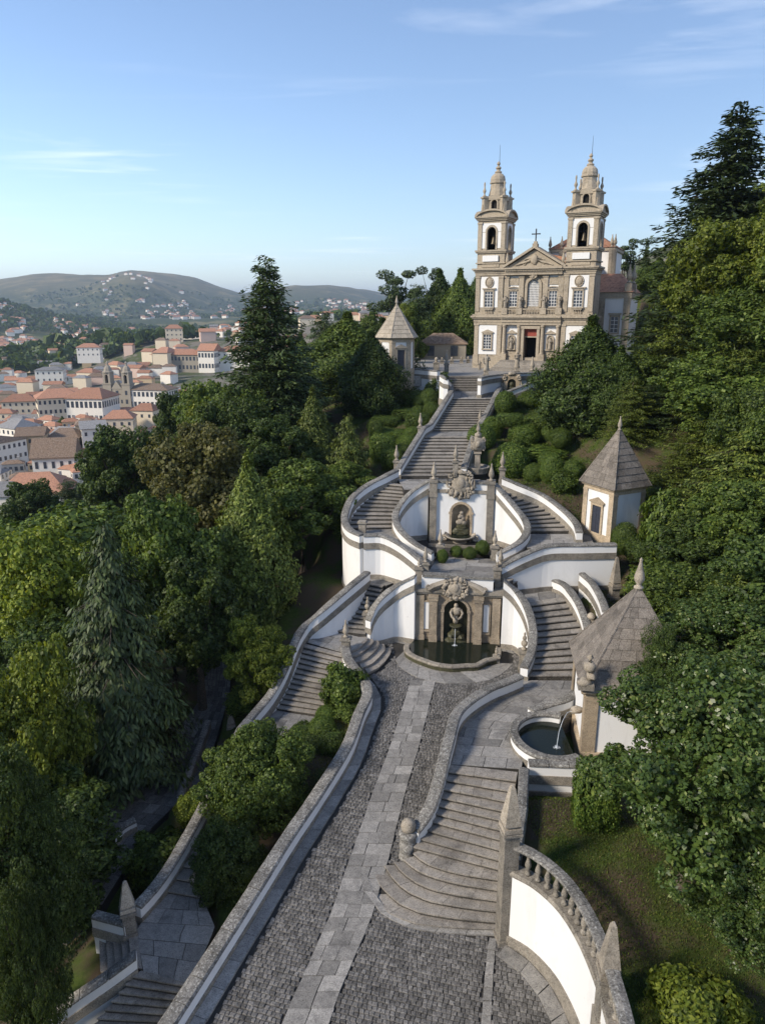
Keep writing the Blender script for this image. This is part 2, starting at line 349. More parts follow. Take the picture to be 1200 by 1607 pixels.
def slab_floor(name, label, Lp, Rp, z, rows, cols=(2, 4), mat='slab', kind='structure', gap=0.014, thick=0.12, base=0.5, zf=None, lanebase=True):
    """a paved floor between two edge lines, laid in rows of unequal slabs"""
    zf = zf or (lambda x, y: z)
    Lp = resample([Vector((p[0], p[1], 0)) for p in Lp], n=rows*4+1); Rp = resample([Vector((p[0], p[1], 0)) for p in Rp], n=rows*4+1)
    c = (Lp[0] + Rp[0]) / 2
    root = thing(name, (c.x, c.y, zf(c.x, c.y)), label, None, None, kind)
    m = MB()
    for i in range(rows*4):
        q = [Lp[i], Rp[i], Rp[i+1], Lp[i+1]]; zz = [zf(p.x, p.y) - 0.025 for p in q]; m.prism([(p.x, p.y) for p in q], [t - base for t in zz], zz); cut(q, min(zz) - 0.15)
    m.obj('bed', MT['mortar'], root)
    cutr = [0.0]
    for k in range(rows): cutr.append(cutr[-1] + rng.uniform(0.75, 1.3))
    cutr = [q / cutr[-1] for q in cutr]
    def pt(s, t):
        s = min(max(s, 0), 1) * (len(Lp) - 1); i = min(int(s), len(Lp) - 2); f = s - i
        return (Lp[i].lerp(Lp[i+1], f)).lerp(Rp[i].lerp(Rp[i+1], f), t)
    for k in range(rows):
        nc = rng.randint(*cols); u = [0.0]
        for _ in range(nc): u.append(u[-1] + rng.uniform(0.6, 1.4))
        u = [q / u[-1] for q in u]
        for j in range(nc):
            w = max(0.3, (pt(cutr[k], 1) - pt(cutr[k], 0)).length); ln = max(0.2, (pt(cutr[k+1], .5) - pt(cutr[k], .5)).length)
            du, dv = gap / w, gap / ln * (cutr[k+1] - cutr[k])
            s0, s1, t0, t1 = cutr[k] + dv, cutr[k+1] - dv, u[j] + du, u[j+1] - du
            q = [pt(s0, t0), pt(s0, t1), pt((s0+s1)/2, t1), pt(s1, t1), pt(s1, t0), pt((s0+s1)/2, t0)]; dz = rng.uniform(-0.006, 0.008)
            MB().prism([(p.x, p.y) for p in q], [zf(p.x, p.y) - thick for p in q], [zf(p.x, p.y) + dz for p in q]).obj('paving_slab', MT[mat], root)
    return root
URN = [(.10,0),(.17,.03),(.17,.09),(.09,.13),(.08,.2),(.17,.3),(.2,.42),(.17,.52),(.09,.6),(.1,.65),(.13,.72),(.12,.8),(.06,.9),(.05,.95),(.075,1.02),(.03,1.12),(.0,1.14)]
PINE = [(.12,0),(.19,.04),(.19,.1),(.1,.15),(.1,.22),(.2,.38),(.21,.5),(.16,.7),(.1,.92),(.05,1.15),(.07,1.22),(.0,1.32)]
BALL = [(.17,0),(.24,.05),(.25,.13),(.15,.17),(.15,.22),(.24,.3),(.29,.42),(.28,.55),(.19,.68),(.08,.75),(.0,.77)]
def pier(label, p, h, w=0.46, fin=PINE, fs=1.0, rz=0.0, name='stone_pier', group='finial piers of the stairway', foot=0.5, mat='band', fmat='carved', panel=None):
    """square pier with base and cap moulding, and a turned finial (or an obelisk when fin is a number: its height)"""
    x, y, z = p; root = thing(name, (x, y, z), label, 'pier', group)
    m = MB().cbox((x, y), w + .1, w + .1, z - foot, z + .22, rz).cbox((x, y), w, w, z + .22, z + h - .18, rz); m.obj('shaft', MT[mat], root)
    MB().cbox((x, y), w + .06, w + .06, z + h - .18, z + h - .12, rz).cbox((x, y), w + .16, w + .16, z + h - .12, z + h - .03, rz).cbox((x, y), w + .04, w + .04, z + h - .03, z + h + .02, rz).obj('cap', MT[mat], root)
    if isinstance(fin, (int, float)):
        b = w * 1.08; H = fin; zt = z + h + .018
        m = MB().cbox((x, y), b + .06, b + .06, zt, zt + .16, rz, 0.96).cbox((x, y), b * .72, b * .72, zt + .16, zt + .26, rz)
        m.cbox((x, y), b, b, zt + .26, zt + .26 + H * .93, rz, .3).cbox((x, y), b * .3, b * .3, zt + .26 + H * .93, zt + .26 + H, rz, .3); m.obj('obelisk', MT[fmat], root)
    elif fin is not None:
        MB().lathe([(r * fs, q * fs) for r, q in fin], (x, y, z + h + .02), 12).obj('finial', MT[fmat], root, smooth=True)
    return root

# ================================================================== the cobbled lane
def lane_pts(px, up=0.0): return [lane_at(x, y, up) for x, y in px]
LP_COPE = [(228, 1650), (260, 1607), (362, 1450), (451, 1311), (496, 1245), (543, 1170), (563, 1118), (577, 1086), (571, 1064), (558, 1048), (546, 1034), (541, 1020)]
pc = lane_pts(LP_COPE, 0.85)
pcf = [Vector((p.x, p.y, p.z - 0.85)) for p in pc]
pcf[-2].z += 0.1; pcf[-1].z += 0.35
pcf[0] = pcf[1] + (pcf[1] - pcf[2]) * 0.55
parapet('long lichen-grey parapet with white inner band along the left edge of the cobbled lane', pcf, h=0.85, th=0.5, zb=[-4.6, -4.4, -3.6, -3.0, -2.4, -1.9, -1.3, -0.7])
LEFT_EDGE = [p for p in pcf]
RP = [(650, 1300, -0.95), (668, 1276, -0.6), (683, 1240, -0.15), (696, 1190, 0.55), (706, 1152, 0.85), (716, 1118, 0.85), (738, 1096, 0.85), (768, 1078, 0.85), (798, 1066, 0.85), (816, 1058, 0.85)]
rp = [at(x, y, z + 0.85) for x, y, z in RP]; rpf = [Vector((p.x, p.y, p.z - 0.85)) for p in rp]
parapet('S-curved parapet with white band between the cobbled lane and the right-hand stair', rpf, h=0.85, th=0.46, zb=[-1.8, -1.5, -1.1, -0.6, -0.3, -0.2, -0.15, -0.1])
lane_poly = [(p.x, p.y) for p in pcf] + [tuple(at(577, 1000, 0.0).xy), tuple(at(640, 985, 0).xy), tuple(at(790, 985, 0).xy), tuple(at(826, 1030, 0).xy)] + [(p.x, p.y) for p in rpf[::-1]] + [tuple(lane_at(760, 1452).xy), tuple(lane_at(800, 1475).xy), tuple(lane_at(880, 1560).xy), tuple(lane_at(905, 1620).xy), (5.2, 15.5), (-7.5, 15.5)]
def inside(x, y, poly):
    r = False; j = len(poly) - 1
    for i in range(len(poly)):
        xi, yi = poly[i]; xj, yj = poly[j]
        if (yi > y) != (yj > y) and x < (xj - xi) * (y - yi) / (yj - yi) + xi: r = not r
        j = i
    return r
lane = thing('cobbled_lane', (0, 26, -1.1), None, None, None, 'structure')
tag(lane, 'grey cobbled lane with a pale flagstone strip rising to the lower fountain')
m = MB()
for i in range(60):
    y0, y1 = 15 + i * 0.5, 15.5 + i * 0.5
    m.prism([(-9, y0), (10, y0), (10, y1), (-9, y1)], -4.5, [zlane(y0) - .05, zlane(y0) - .05, zlane(y1) - .05, zlane(y1) - .05])
# keep the bed inside the lane outline
m = MB(); m.prism(lane_poly, -5.0, [zlane(y) - 0.05 for x, y in lane_poly]); m.obj('bed', MT['mortar'], lane)
cut(lane_poly, -3.5)
# flagstone strip
stripL = lane_pts([(428, 1640), (462, 1560), (516, 1440), (551, 1340), (582, 1250), (612, 1170), (634, 1100), (644, 1068)])
stripR = lane_pts([(505, 1640), (532, 1560), (583, 1440), (612, 1340), (634, 1250), (658, 1170), (675, 1100), (684, 1068)])
root = thing('flagstone_strip', tuple(stripL[0]), 'pale strip of large flagstones up the middle of the cobbled lane', None, None, 'structure')
def flags(Lp, Rp, root, rows, cols, zf, mat='slab', up=0.02, gap=0.012):
    Lp = resample(Lp, n=rows*3+1); Rp = resample(Rp, n=rows*3+1)
    for k in range(rows):
        nc = rng.choice(cols); u = [0.0]
        for _ in range(nc): u.append(u[-1] + rng.uniform(0.6, 1.5))
        for j in range(nc):
            t0, t1 = u[j] / u[-1], u[j+1] / u[-1]; L0, L1, R0, R1 = Lp[k*3], Lp[k*3+3], Rp[k*3], Rp[k*3+3]
            q = [L0.lerp(R0, t0), L0.lerp(R0, t1), L1.lerp(R1, t1), L1.lerp(R1, t0)]; c = sum(q, Vector()) / 4
            q = [p + (c - p) * (gap / max(.1, (c - p).length)) * 1.3 for p in q]
            q = [p + Vector((rng.uniform(-.012, .012), rng.uniform(-.012, .012), 0)) for p in q]; dz = rng.uniform(-.006, .01)
            MB().prism([(p.x, p.y) for p in q], [zf(p.y) - .12 for p in q], [zf(p.y) + up + dz for p in q]).obj('paving_slab', MT[mat], root)
flags(stripL, stripR, root, 34, (2, 2, 3, 2), zlane)
strip_poly = [tuple(p.xy) for p in stripL] + [tuple(p.xy) for p in stripR[::-1]]
# gutter kerb slabs along the left parapet
base_l = smooth_path(pcf[1:10], 0.5); nl = normals(base_l)
gl = [p + Vector((n.x, n.y, 0)) * 0.30 for p, n in zip(base_l, nl)]; gr = [p + Vector((n.x, n.y, 0)) * 0.78 for p, n in zip(base_l, nl)]
gr2 = [p + Vector((n.x, n.y, 0)) * 0.95 for p, n in zip(base_l, nl)]
root = thing('gutter_kerb', tuple(gl[0]), 'long kerb slabs along the foot of the left lane parapet', None, None, 'structure')
flags(gl, gr, root, 20, (1,), zlane, up=0.05, gap=0.01)
gut_poly = [tuple(p.xy) for p in gl] + [tuple(p.xy) for p in gr2[::-1]]
# right-hand corner strip of slabs and apron round the fountain basin
cornL = lane_pts([(752, 1640), (757, 1560), (763, 1500), (768, 1472)]); cornR = lane_pts([(768, 1640), (772, 1560), (776, 1500), (779, 1474)])
root = thing('corner_flag_strip', tuple(cornL[0]), 'narrow strip of slabs from the stair foot towards the camera', None, None, 'structure')
flags(cornL, cornR, root, 8, (1,), zlane)
corn_poly = [tuple(p.xy) for p in cornL] + [tuple(p.xy) for p in cornR[::-1]]
# cobbles
COB = []
for k in range(5):
    r2 = random.Random(50 + k); a = [(.5 + r2.uniform(-.08, .05)) for _ in range(8)]
    v = []; base = [(-1,-1),(1,-1),(1,1),(-1,1)]
    for i, (sx, sy) in enumerate(base): v.append((sx * a[i] * 1.0, sy * a[i] * 1.0, -0.6))
    for i, (sx, sy) in enumerate(base): v.append((sx * a[i], sy * a[i], -0.12))
    for i, (sx, sy) in enumerate(base): v.append((sx * a[i] * .76, sy * a[i] * .76, 0.06 + r2.uniform(-.06, .06)))
    f = [(8,9,10,11)] + [(i, (i+1)%4, 4+(i+1)%4, 4+i) for i in range(4)] + [(4+i, 4+(i+1)%4, 8+(i+1)%4, 8+i) for i in range(4)]
    COB.append((v, f))
rc = random.Random(11); cobs = []
ang = R(-14); ca, sa = math.cos(ang), math.sin(ang); sz = 0.168; row = 0; vv = 13.0
basin_keep = [tuple(at(x, y, 0).xy) for x, y in [(622, 1040), (612, 1000), (640, 975), (800, 975), (805, 1040), (770, 1066), (700, 1072), (650, 1062)]]
low_steps = [tuple(lane_at(x, y).xy) for x, y in [(566, 1372), (585, 1424), (640, 1452), (720, 1466), (800, 1475), (800, 1300), (668, 1312), (642, 1352), (600, 1358)]]
left_steps = [tuple(at(x, y, 0).xy) for x, y in [(545, 1040), (577, 1062), (600, 1052), (618, 1030), (600, 1000), (560, 1000)]]
while vv < 52:
    d = sz * rc.uniform(.92, 1.1); uu = -22.0 + rc.uniform(0, sz)
    while uu < 16:
        w = sz * rc.choice((.8, .95, 1.0, 1.1, 1.25)); x = (uu + w/2) * ca - vv * sa - 1.5; y = (uu + w/2) * sa + vv * ca; uu += w
        if not (-9 < x < 10 and 15 < y < 46): continue
        if not inside(x, y, lane_poly) or inside(x, y, strip_poly) or inside(x, y, gut_poly) or inside(x, y, corn_poly) or inside(x, y, basin_keep) or inside(x, y, low_steps) or inside(x, y, left_steps): continue
        cobs.append((x + rc.uniform(-.008, .008), y + rc.uniform(-.008, .008), w * .95, d * .95, ang + rc.uniform(-.09, .09), rc.randrange(5)))
    vv += d
def in_view(x, y):
    d = y * _c + (CAM_H - zlane(y)) * _s; v = (CAM_H - zlane(y)) * _c - y * _s
    return abs(x) / d < 0.53 and v / d < 0.70
vis = sorted([c for c in cobs if in_view(c[0], c[1])], key=lambda c: c[1]); near = set(id(c) for c in vis[:300])
cob_me = [MB().add(v, f).mesh('cobble', MT['cobble']) for v, f in COB]
mass = MB()
for c in cobs:
    x, y, w, d, a, k = c; z = zlane(y) + rc.uniform(-.008, .012)
    if id(c) in near:
        o = mesh_obj('cobble', cob_me[k], lane, (x - lane.location.x, y - lane.location.y, z - lane.location.z), a, (w, d, .11))
    else:
        ca2, sa2 = math.cos(a), math.sin(a)
        mass.add([(x + px*w*ca2 - py*d*sa2, y + px*w*sa2 + py*d*ca2, z + pz*.11) for px, py, pz in COB[k][0]], COB[k][1])
tag(mass.obj('cobbles', MT['cobble_mass'], lane), 'smaller cobbles farther up the lane', kind='stuff')

# ================================================================== right-hand lower stair with the rounded foot steps
Z0R, Z1R, NR = -1.93, 0.85, 16; rise = (Z1R - Z0R) / NR
root = thing('stone_stair', tuple(lane_at(690, 1440)), 'wide stair with rounded bottom steps rising from the lane beside the ball-topped post', 'stairs', 'flights of the stairway')
def Zp(px, z): return [at(540 + x / 2.2222, 1040 + y / 2.2222, z) for x, y in px]
arcs = [[(72,738),(92,800),(150,868),(240,905),(360,918),(440,922),(532,925)],
        [(106,726),(128,775),(185,832),(270,868),(370,885),(440,893),(532,900)],
        [(143,706),(165,745),(215,792),(290,825),(380,843),(450,853),(535,862)],
        [(176,694),(200,726),(245,760),(310,788),(390,805),(450,814),(537,826)],
        [(210,684),(236,708),(275,732),(335,752),(400,768),(460,777),(540,790)],
        [(243,662),(266,684),(305,704),(355,720),(415,734),(465,742),(541,754)]]
straightL = [(268,640),(292,612),(308,580),(320,548),(329,520),(337,492),(344,463),(350,434),(357,403),(364,374),(372,345)]
straightR = [(543,722),(545,690),(548,655),(552,620),(556,586),(562,553),(567,520),(573,484),(579,447),(585,410),(592,373)]
zs = [Z0R + rise * (i + 1) for i in range(NR + 1)]
fronts = [resample(Zp(a, z - (0.0)), n=13) for a, z in zip(arcs, zs)]
for i in range(6):
    fr = fronts[i]
    if i < 5: bk = fronts[i+1]
    else: l, r_ = Zp([straightL[0], straightR[0]], zs[6]); bk = [l.lerp(r_, t / 12) for t in range(13)]
    z = zs[i]; back = [b + (b - f).normalized() * 0.15 for f, b in zip(fr, bk)]
    c = sum(back, Vector()) / 13; m = MB()
    out = [f + (f - b).normalized() * 0.045 for f, b in zip(fr, bk)]
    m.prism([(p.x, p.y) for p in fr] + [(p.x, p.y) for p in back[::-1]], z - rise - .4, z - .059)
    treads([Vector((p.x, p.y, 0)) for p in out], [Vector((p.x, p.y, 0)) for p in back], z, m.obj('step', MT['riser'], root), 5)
for i in range(10):
    z = zs[6 + i]; a, b = Zp([straightL[i], straightR[i]], z); d, c = Zp([straightL[i+1], straightR[i+1]], z + rise)
    b.x += .18; c.x += .18; a.x -= .3; d.x -= .3
    fw = (a - d).normalized() * .045; m = MB()
    m.prism([(a.x, a.y), (b.x, b.y), (c.x, c.y), (d.x, d.y)], z - rise - .5, z - .059)
    treads([Vector((p.x+fw.x, p.y+fw.y, 0)) for p in (a, b)], [Vector((p.x, p.y+.08, 0)) for p in (d, c)], z, m.obj('step', MT['riser'], root), 3)
    cut([a, b, c, d], z - rise - .3)
cut(low_steps, -2.9)
# round paved ring at the stair foot
ringo = resample(Zp([(48,742),(70,815),(135,892),(235,932),(360,946),(440,948),(532,950)], Z0R), n=13)
root = thing('stair_foot_ring', tuple(ringo[0]), 'ring of curved slabs round the foot of the rounded steps', None, None, 'structure')
for k in range(6):
    q = ringo[2*k:2*k+3] + [fronts[0][j] + (fronts[0][j] - ringo[j]) * .2 for j in (2*k+2, 2*k+1, 2*k)]; c = sum(q, Vector()) / 6
    q = [p + (c - p).normalized() * .012 for p in q]
    MB().prism([(p.x, p.y) for p in q], Z0R - .3, [max(zlane(p.y), Z0R) + .035 for p in q]).obj('paving_slab', MT['slab'], root)
p = at(640, 1338, -1.35)
pr = thing('ball_post', (p.x, p.y, zlane(p.y) - .1), 'stout round stone post with a lichen-white ball at the foot of the stair', 'post')
MB().lathe([(.40,-.3),(.42,.1),(.40,.16),(.36,.2),(.35,.42),(.38,.5),(.38,.75),(.34,.8),(.34,1.0),(.37,1.08),(.4,1.16),(.41,1.26),(.34,1.3),(.27,1.33)], tuple(pr.location), 16).obj('shaft', MT['coping'], pr, smooth=True)
MB().lathe([(.2,1.32),(.26,1.37),(.31,1.46),(.325,1.58),(.29,1.72),(.2,1.83),(.1,1.88),(0,1.9)], tuple(pr.location), 14).obj('ball', MT['carved'], pr, smooth=True)

# ------------------------------------------------------------------ first right landing and upper right flight
Ledge = [at(707, 1196, .85), at(712, 1160, .85), at(722, 1122, .85), at(752, 1098, .85), at(800, 1078, .85), at(826, 1066, .85)]
Redge = [at(818, 1207, .85), at(822, 1180, .85), at(840, 1150, .85), at(880, 1125, .85), at(906, 1100, .85), at(907, 1068, .85)]
Ledge[0].x -= .3
slab_floor('upper_landing', 'flagged landing between the S-curved parapet and the oval water basin', [p - Vector((.3, .1, 0)) for p in Ledge], Redge, .85, 11, (2, 4))
cut([at(700,1200,.85), at(820,1210,.85), at(915,1200,.85), at(915,1050,.85), at(800,1060,.85)], -.1)
sl2 = [at(832, 1064, .85), at(840, 1030, 1.6), at(838, 990, 2.2), at(826, 945, 3.0)]
sr2 = [at(910, 1064, .85), at(914, 1030, 1.4), at(914, 985, 2.1), at(903, 935, 3.0)]
sl2[0].x -= .4
stair('right flight of steps sweeping up beside the lower fountain niche', sl2, sr2, 12, .85, 3.0, group='flights of the stairway', blocks=3)
slab_floor('side_landing', 'flagged landing at the head of the right flight by the lower fountain', [at(826, 946, 3.0), at(818, 920, 3.0), at(800, 914, 3.)], [at(903, 936, 3.0), at(905, 918, 3.0), at(900, 905, 3.)], 3.0, 3, (2, 4))
# ------------------------------------------------------------------ left flights
slab_floor('left_landing', 'small flagged landing on the left side of the lower fountain', [at(482, 1008, .8), at(500, 985, .8)], [at(545, 1026, .8), at(575, 1002, .8)], .8, 3, (2, 3))
m = [at(495, 1000, .8)]
sl3 = [at(497, 990, .8), at(524, 955, 1.7), at(553, 920, 2.7), at(566, 908, 3.0)]; sr3 = [at(574, 998, .8), at(582, 965, 1.7), at(594, 935, 2.6), at(603, 918, 3.0)]
for q in sl3: q.x -= .25
stair('left flight of steps sweeping up beside the lower fountain niche', sl3, sr3, 11, .8, 3.0, group='flights of the stairway', blocks=3)
slab_floor('left_side_landing', 'flagged landing under the left white retaining wall', [at(560, 909, 3.0), at(572, 899, 3.)], [at(606, 919, 3.0), at(650, 903, 3.)], 3.0, 2, (2, 4))
sl4 = [at(424, 1112, -1.6), at(445, 1068, -.6), at(468, 1025, .35), at(478, 1009, .8)]; sr4 = [at(500, 1125, -1.6), at(518, 1085, -.6), at(536, 1042, .4), at(540, 1028, .8)]
for q in sl4: q.x -= .25
for q in sr4: q.x += .2
stair('long left flight of steps climbing beside the planted bed', sl4, sr4, 13, -1.6, .8, group='flights of the stairway', blocks=3)
slab_floor('lower_left_landing', 'flagged landing at the foot of the long left flight', [at(385, 1160, -1.6), at(424, 1113, -1.6)], [at(470, 1180, -1.6), at(502, 1126, -1.6)], -1.6, 4, (2, 3))
# five quarter-round steps from the left landing down to the lane
root = thing('stone_stair', tuple(at(590, 1045, 0)), 'five quarter-round steps from the left landing down to the lane', 'stairs', 'flights of the stairway')
Z6 = lambda px, z: [at(380 + x / 5, 900 + y / 5, z) for x, y in px]
qa = [[(985,778),(1060,745),(1120,690),(1168,620),(1165,585)], [(935,735),(1010,715),(1070,660),(1128,590),(1110,552)], [(885,695),(960,680),(1030,620),(1080,560),(1065,525)], [(850,652),(910,640),(975,590),(1035,535),(1020,510)], [(835,612),(890,600),(930,570),(985,520),(970,495)]]
rr = .8 / 5
qf = [resample(Z6(a, .8 - rr * (4 - i)), n=9) for i, a in enumerate(qa)]
inn = at(545, 1000, .8)
for i in range(5):
    z = .8 - rr * (4 - i); fr = qf[i]; bk = [Vector((p.x, p.y, 0)).lerp(Vector((inn.x, inn.y, 0)), .75 if i == 4 else .5) for p in fr]
    MB().prism([(p.x, p.y) for p in fr] + [(p.x, p.y) for p in bk[::-1]], z - .06, z).prism([(p.x + (inn.x-p.x)*.03, p.y + (inn.y-p.y)*.03) for p in fr] + [(p.x, p.y) for p in bk[::-1]], z - rr - .25, z - .059).obj('step', MT['step'], root)
# ------------------------------------------------------------------ parapets round the lower fountain and the flights
def cope(px, h): return [Vector((p.x, p.y, p.z - h)) for p in (at(x, y, z + h) for x, y, z in px)]
parapet('outer left parapet with white band stepping down beside the left flights', cope([(576, 896, 3.0), (556, 912, 3.0), (530, 934, 2.5), (500, 960, 1.7), (478, 980, .95), (463, 1004, .8), (445, 1050, -.35), (424, 1087, -1.2), (398, 1118, -1.6), (378, 1142, -1.6)], .85), h=.85, th=.42, zb=[1.0, .4, -.6, -1.4, -2.6, -3.2])
parapet('curved white wall on the left of the lower fountain', cope([(652, 902, 3.9), (622, 917, 3.1), (599, 934, 2.55), (584, 954, 1.8), (577, 972, 1.15)], .8), h=.8, th=.42, zb=[0, 0, 0, 0, 0])
parapet('curved white wall on the right of the lower fountain', cope([(790, 908, 3.9), (812, 927, 3.2), (827, 950, 2.7), (836, 982, 2.0), (834, 1018, 1.25), (822, 1046, .9)], .8), h=.8, th=.42, zb=[0, 0, 0, 0, 0])
parapet('short curved parapet edging the right flight below the side garden', cope([(868, 908, 3.0), (886, 916, 3.0), (904, 938, 2.8), (917, 966, 2.1), (922, 985, 1.8)], .8), h=.8, th=.4, zb=[2.4, 2.3, 1.8, 1.4, 1.0])
parapet('white-faced garden wall behind the side parapet on the right', cope([(913, 898, 3.6), (930, 914, 3.5), (944, 938, 3.3), (951, 958, 3.2)], .8), h=.8, th=.36, zb=[2.4, 2.0, 1.6])
# ------------------------------------------------------------------ carving helpers
def xz(m, poly, y0, y1):
    """outline in the x-z plane pushed from y0 to y1 (local frames: x right, -y to the front)"""
    n = len(poly); a = sum(poly[i][0]*poly[(i+1)%n][1] - poly[(i+1)%n][0]*poly[i][1] for i in range(n))
    if a < 0: poly = poly[::-1]
    if y0 > y1: y0, y1 = y1, y0
    v = [(x, y0, z) for x, z in poly] + [(x, y1, z) for x, z in poly]
    return m.add(v, [tuple(range(n)), tuple(range(n, 2*n))[::-1]] + [((i+1)%n, i, n+i, n+(i+1)%n) for i in range(n)])
def arc(cx, cz, rx, rz_, a0, a1, n): return [(cx + rx*math.cos(R(a0+(a1-a0)*i/n)), cz + rz_*math.sin(R(a0+(a1-a0)*i/n))) for i in range(n+1)]
def arch_wall(m, x0, x1, z0, z1, cx, hw, zs, y0, y1, n=10, rise=None):
    """wall block with a round-headed opening"""
    ar = arc(cx, zs, hw, rise or hw, 180, 0, n)
    xz(m, [(x0, z0), (cx-hw, z0), (cx-hw, zs), (x0, zs)], y0, y1); xz(m, [(cx+hw, z0), (x1, z0), (x1, zs), (cx+hw, zs)], y0, y1)
    xz(m, [(x0, zs), (cx-hw, zs), (cx-hw, z1), (x0, z1)], y0, y1); xz(m, [(cx+hw, zs), (x1, zs), (x1, z1), (cx+hw, z1)], y0, y1)
    for (xa, za), (xb, zb) in zip(ar, ar[1:]): xz(m, [(xa, za), (xb, zb), (xb, z1), (xa, z1)], y0, y1)
    return m
def arch_ring(m, cx, hw, zs, z0, w, y0, y1, n=10, rise=None, legs=True):
    rise = rise or hw; a = arc(cx, zs, hw, rise, 180, 0, n); b = arc(cx, zs, hw+w, rise+w, 180, 0, n)
    for i in range(n): xz(m, [a[i], a[i+1], b[i+1], b[i]], y0, y1)
    if legs: xz(m, [(cx-hw-w, z0), (cx-hw, z0), (cx-hw, zs), (cx-hw-w, zs)], y0, y1); xz(m, [(cx+hw, z0), (cx+hw+w, z0), (cx+hw+w, zs), (cx+hw, zs)], y0, y1)
    return m
def blob(m, c, rx, ry, rz_, seed=0, amp=0.18, n=8, k=6, freq=2.2):
    v = []; f = []
    for j in range(1, k):
        p = math.pi * j / k
        for i in range(n):
            a = 2*math.pi*i/n; d = Vector((math.sin(p)*math.cos(a), math.sin(p)*math.sin(a), math.cos(p)))
            q = 1 + amp * mnoise.noise(d * freq + Vector((seed*7.3, seed*3.1, seed))); v.append((c[0]+d.x*rx*q, c[1]+d.y*ry*q, c[2]+d.z*rz_*q))
    t = len(v); v += [(c[0], c[1], c[2]+rz_), (c[0], c[1], c[2]-rz_)]
    for j in range(k-2):
        for i in range(n): f.append((j*n+i, (j+1)*n+i, (j+1)*n+(i+1)%n, j*n+(i+1)%n))
    for i in range(n): f.append((t, i, (i+1)%n)); f.append((t+1, (k-2)*n+(i+1)%n, (k-2)*n+i))
    return m.add(v, f)
def scroll(m, c, r, turns, sgn, rad, start=0.0, y=0.0):
    pts = []; n = int(10*turns)
    for i in range(n+1):
        t = i/n; a = start + sgn*2*math.pi*turns*t; q = r*(1-.78*t); pts.append((c[0]+q*math.cos(a), c[1]+y-.25*rad*t, c[2]+q*math.sin(a)))
    return m.tube(pts, [rad*(1-.35*i/n) for i in range(n+1)], 6)
def cartouche(m, c, w, h, d, seed=1):
    """carved coat-of-arms: oval boss in a rolled frame with scrolls, leaves and a crown"""
    x, y, z = c; blob(m, (x, y, z), w*.34, d*.8, h*.4, seed, .22, 14, 10, 3)
    q_ = random.Random(seed); blob(m, (x, y-d*.5, z+h*.05), w*.17, d*.55, h*.22, seed+7, .15, 12, 8, 4)
    for k in range(26):
        a = q_.uniform(0, 6.28); e = q_.uniform(.3, .5); blob(m, (x+w*e*math.cos(a), y-d*q_.uniform(.05, .5), z+h*e*math.sin(a)), w*q_.uniform(.04, .11), d*.4, h*q_.uniform(.04, .12), seed+50+k, .8, 8, 6, 3.5)
    for s in (-1, 1):
        scroll(m, (x+s*w*.37, y-d*.3, z+h*.3), w*.12, 1.3, s, h*.05, math.pi/2)
        scroll(m, (x+s*w*.33, y-d*.3, z-h*.27), w*.1, 1.3, -s, h*.05, -math.pi/2)
        m.tube([(x+s*w*.48, y-d*.2, z+h*.18), (x+s*w*.5, y-d*.4, z), (x+s*w*.44, y-d*.25, z-h*.12)], [h*.03, h*.045, h*.03], 6)
        for k in range(4): blob(m, (x+s*w*(.2+.09*k), y-d*.3, z-h*(.42-.06*k)), w*.07, d*.35, h*.07, seed+k+s*9, .4, 7, 5)
        blob(m, (x+s*w*.2, y-d*.4, z+h*.4), w*.09, d*.4, h*.07, seed+s, .4, 7, 5)
    blob(m, (x, y-d*.4, z+h*.44), w*.13, d*.5, h*.09, seed+3, .4, 8, 5); blob(m, (x, y-d*.3, z-h*.44), w*.1, d*.4, h*.09, seed+4, .4, 8, 5)
    return m
def figure(m, c, h, face=0.0, seed=0, lean=0.0):
    """robed standing figure: one continuous lofted body, bent arms, head"""
    ca, sa = math.cos(face), math.sin(face); prof = [(.0,.17,.13),(.03,.18,.14),(.16,.15,.125),(.34,.14,.12),(.5,.155,.12),(.6,.125,.1),(.7,.15,.105),(.79,.175,.1),(.835,.12,.08),(.86,.05,.05),(.885,.05,.052),(.91,.07,.078),(.945,.078,.085),(.98,.06,.065),(1.0,.01,.01)]
    v = []; f = []; n = 10
    for j, (t, rx, ry) in enumerate(prof):
        for i in range(n):
            a = 2*math.pi*i/n; q = 1 + (.14*math.sin(a*3+seed+t*5) if t < .8 else 0); lx, ly = rx*q*math.cos(a)*h + lean*t*h, ry*q*math.sin(a)*h
            v.append((c[0]+lx*ca-ly*sa, c[1]+lx*sa+ly*ca, c[2]+t*h))
    for j in range(len(prof)-1):
        for i in range(n): f.append((j*n+i, j*n+(i+1)%n, (j+1)*n+(i+1)%n, (j+1)*n+i))
    f.append(tuple(range(n))[::-1]); f.append(tuple((len(prof)-1)*n+i for i in range(n))); m.add(v, f)
    def pt(x, y, z): return (c[0]+(x*ca-y*sa)*h, c[1]+(x*sa+y*ca)*h, c[2]+z*h)
    s = 1 if seed % 2 else -1
    m.tube([pt(.16*s+lean*.8, 0, .78), pt(.2*s+lean*.6, -.04, .62), pt(.1*s+lean*.6, -.14, .6), pt(.02*s+lean*.6, -.15, .64)], [.05*h, .045*h, .04*h, .03*h], 6)
    m.tube([pt(-.16*s+lean*.8, 0, .78), pt(-.22*s+lean*.6, -.03, .62), pt(-.2*s+lean*.5, -.1, .48), pt(-.17*s+lean*.5, -.13, .45)], [.05*h, .045*h, .04*h, .03*h], 6)
    return m
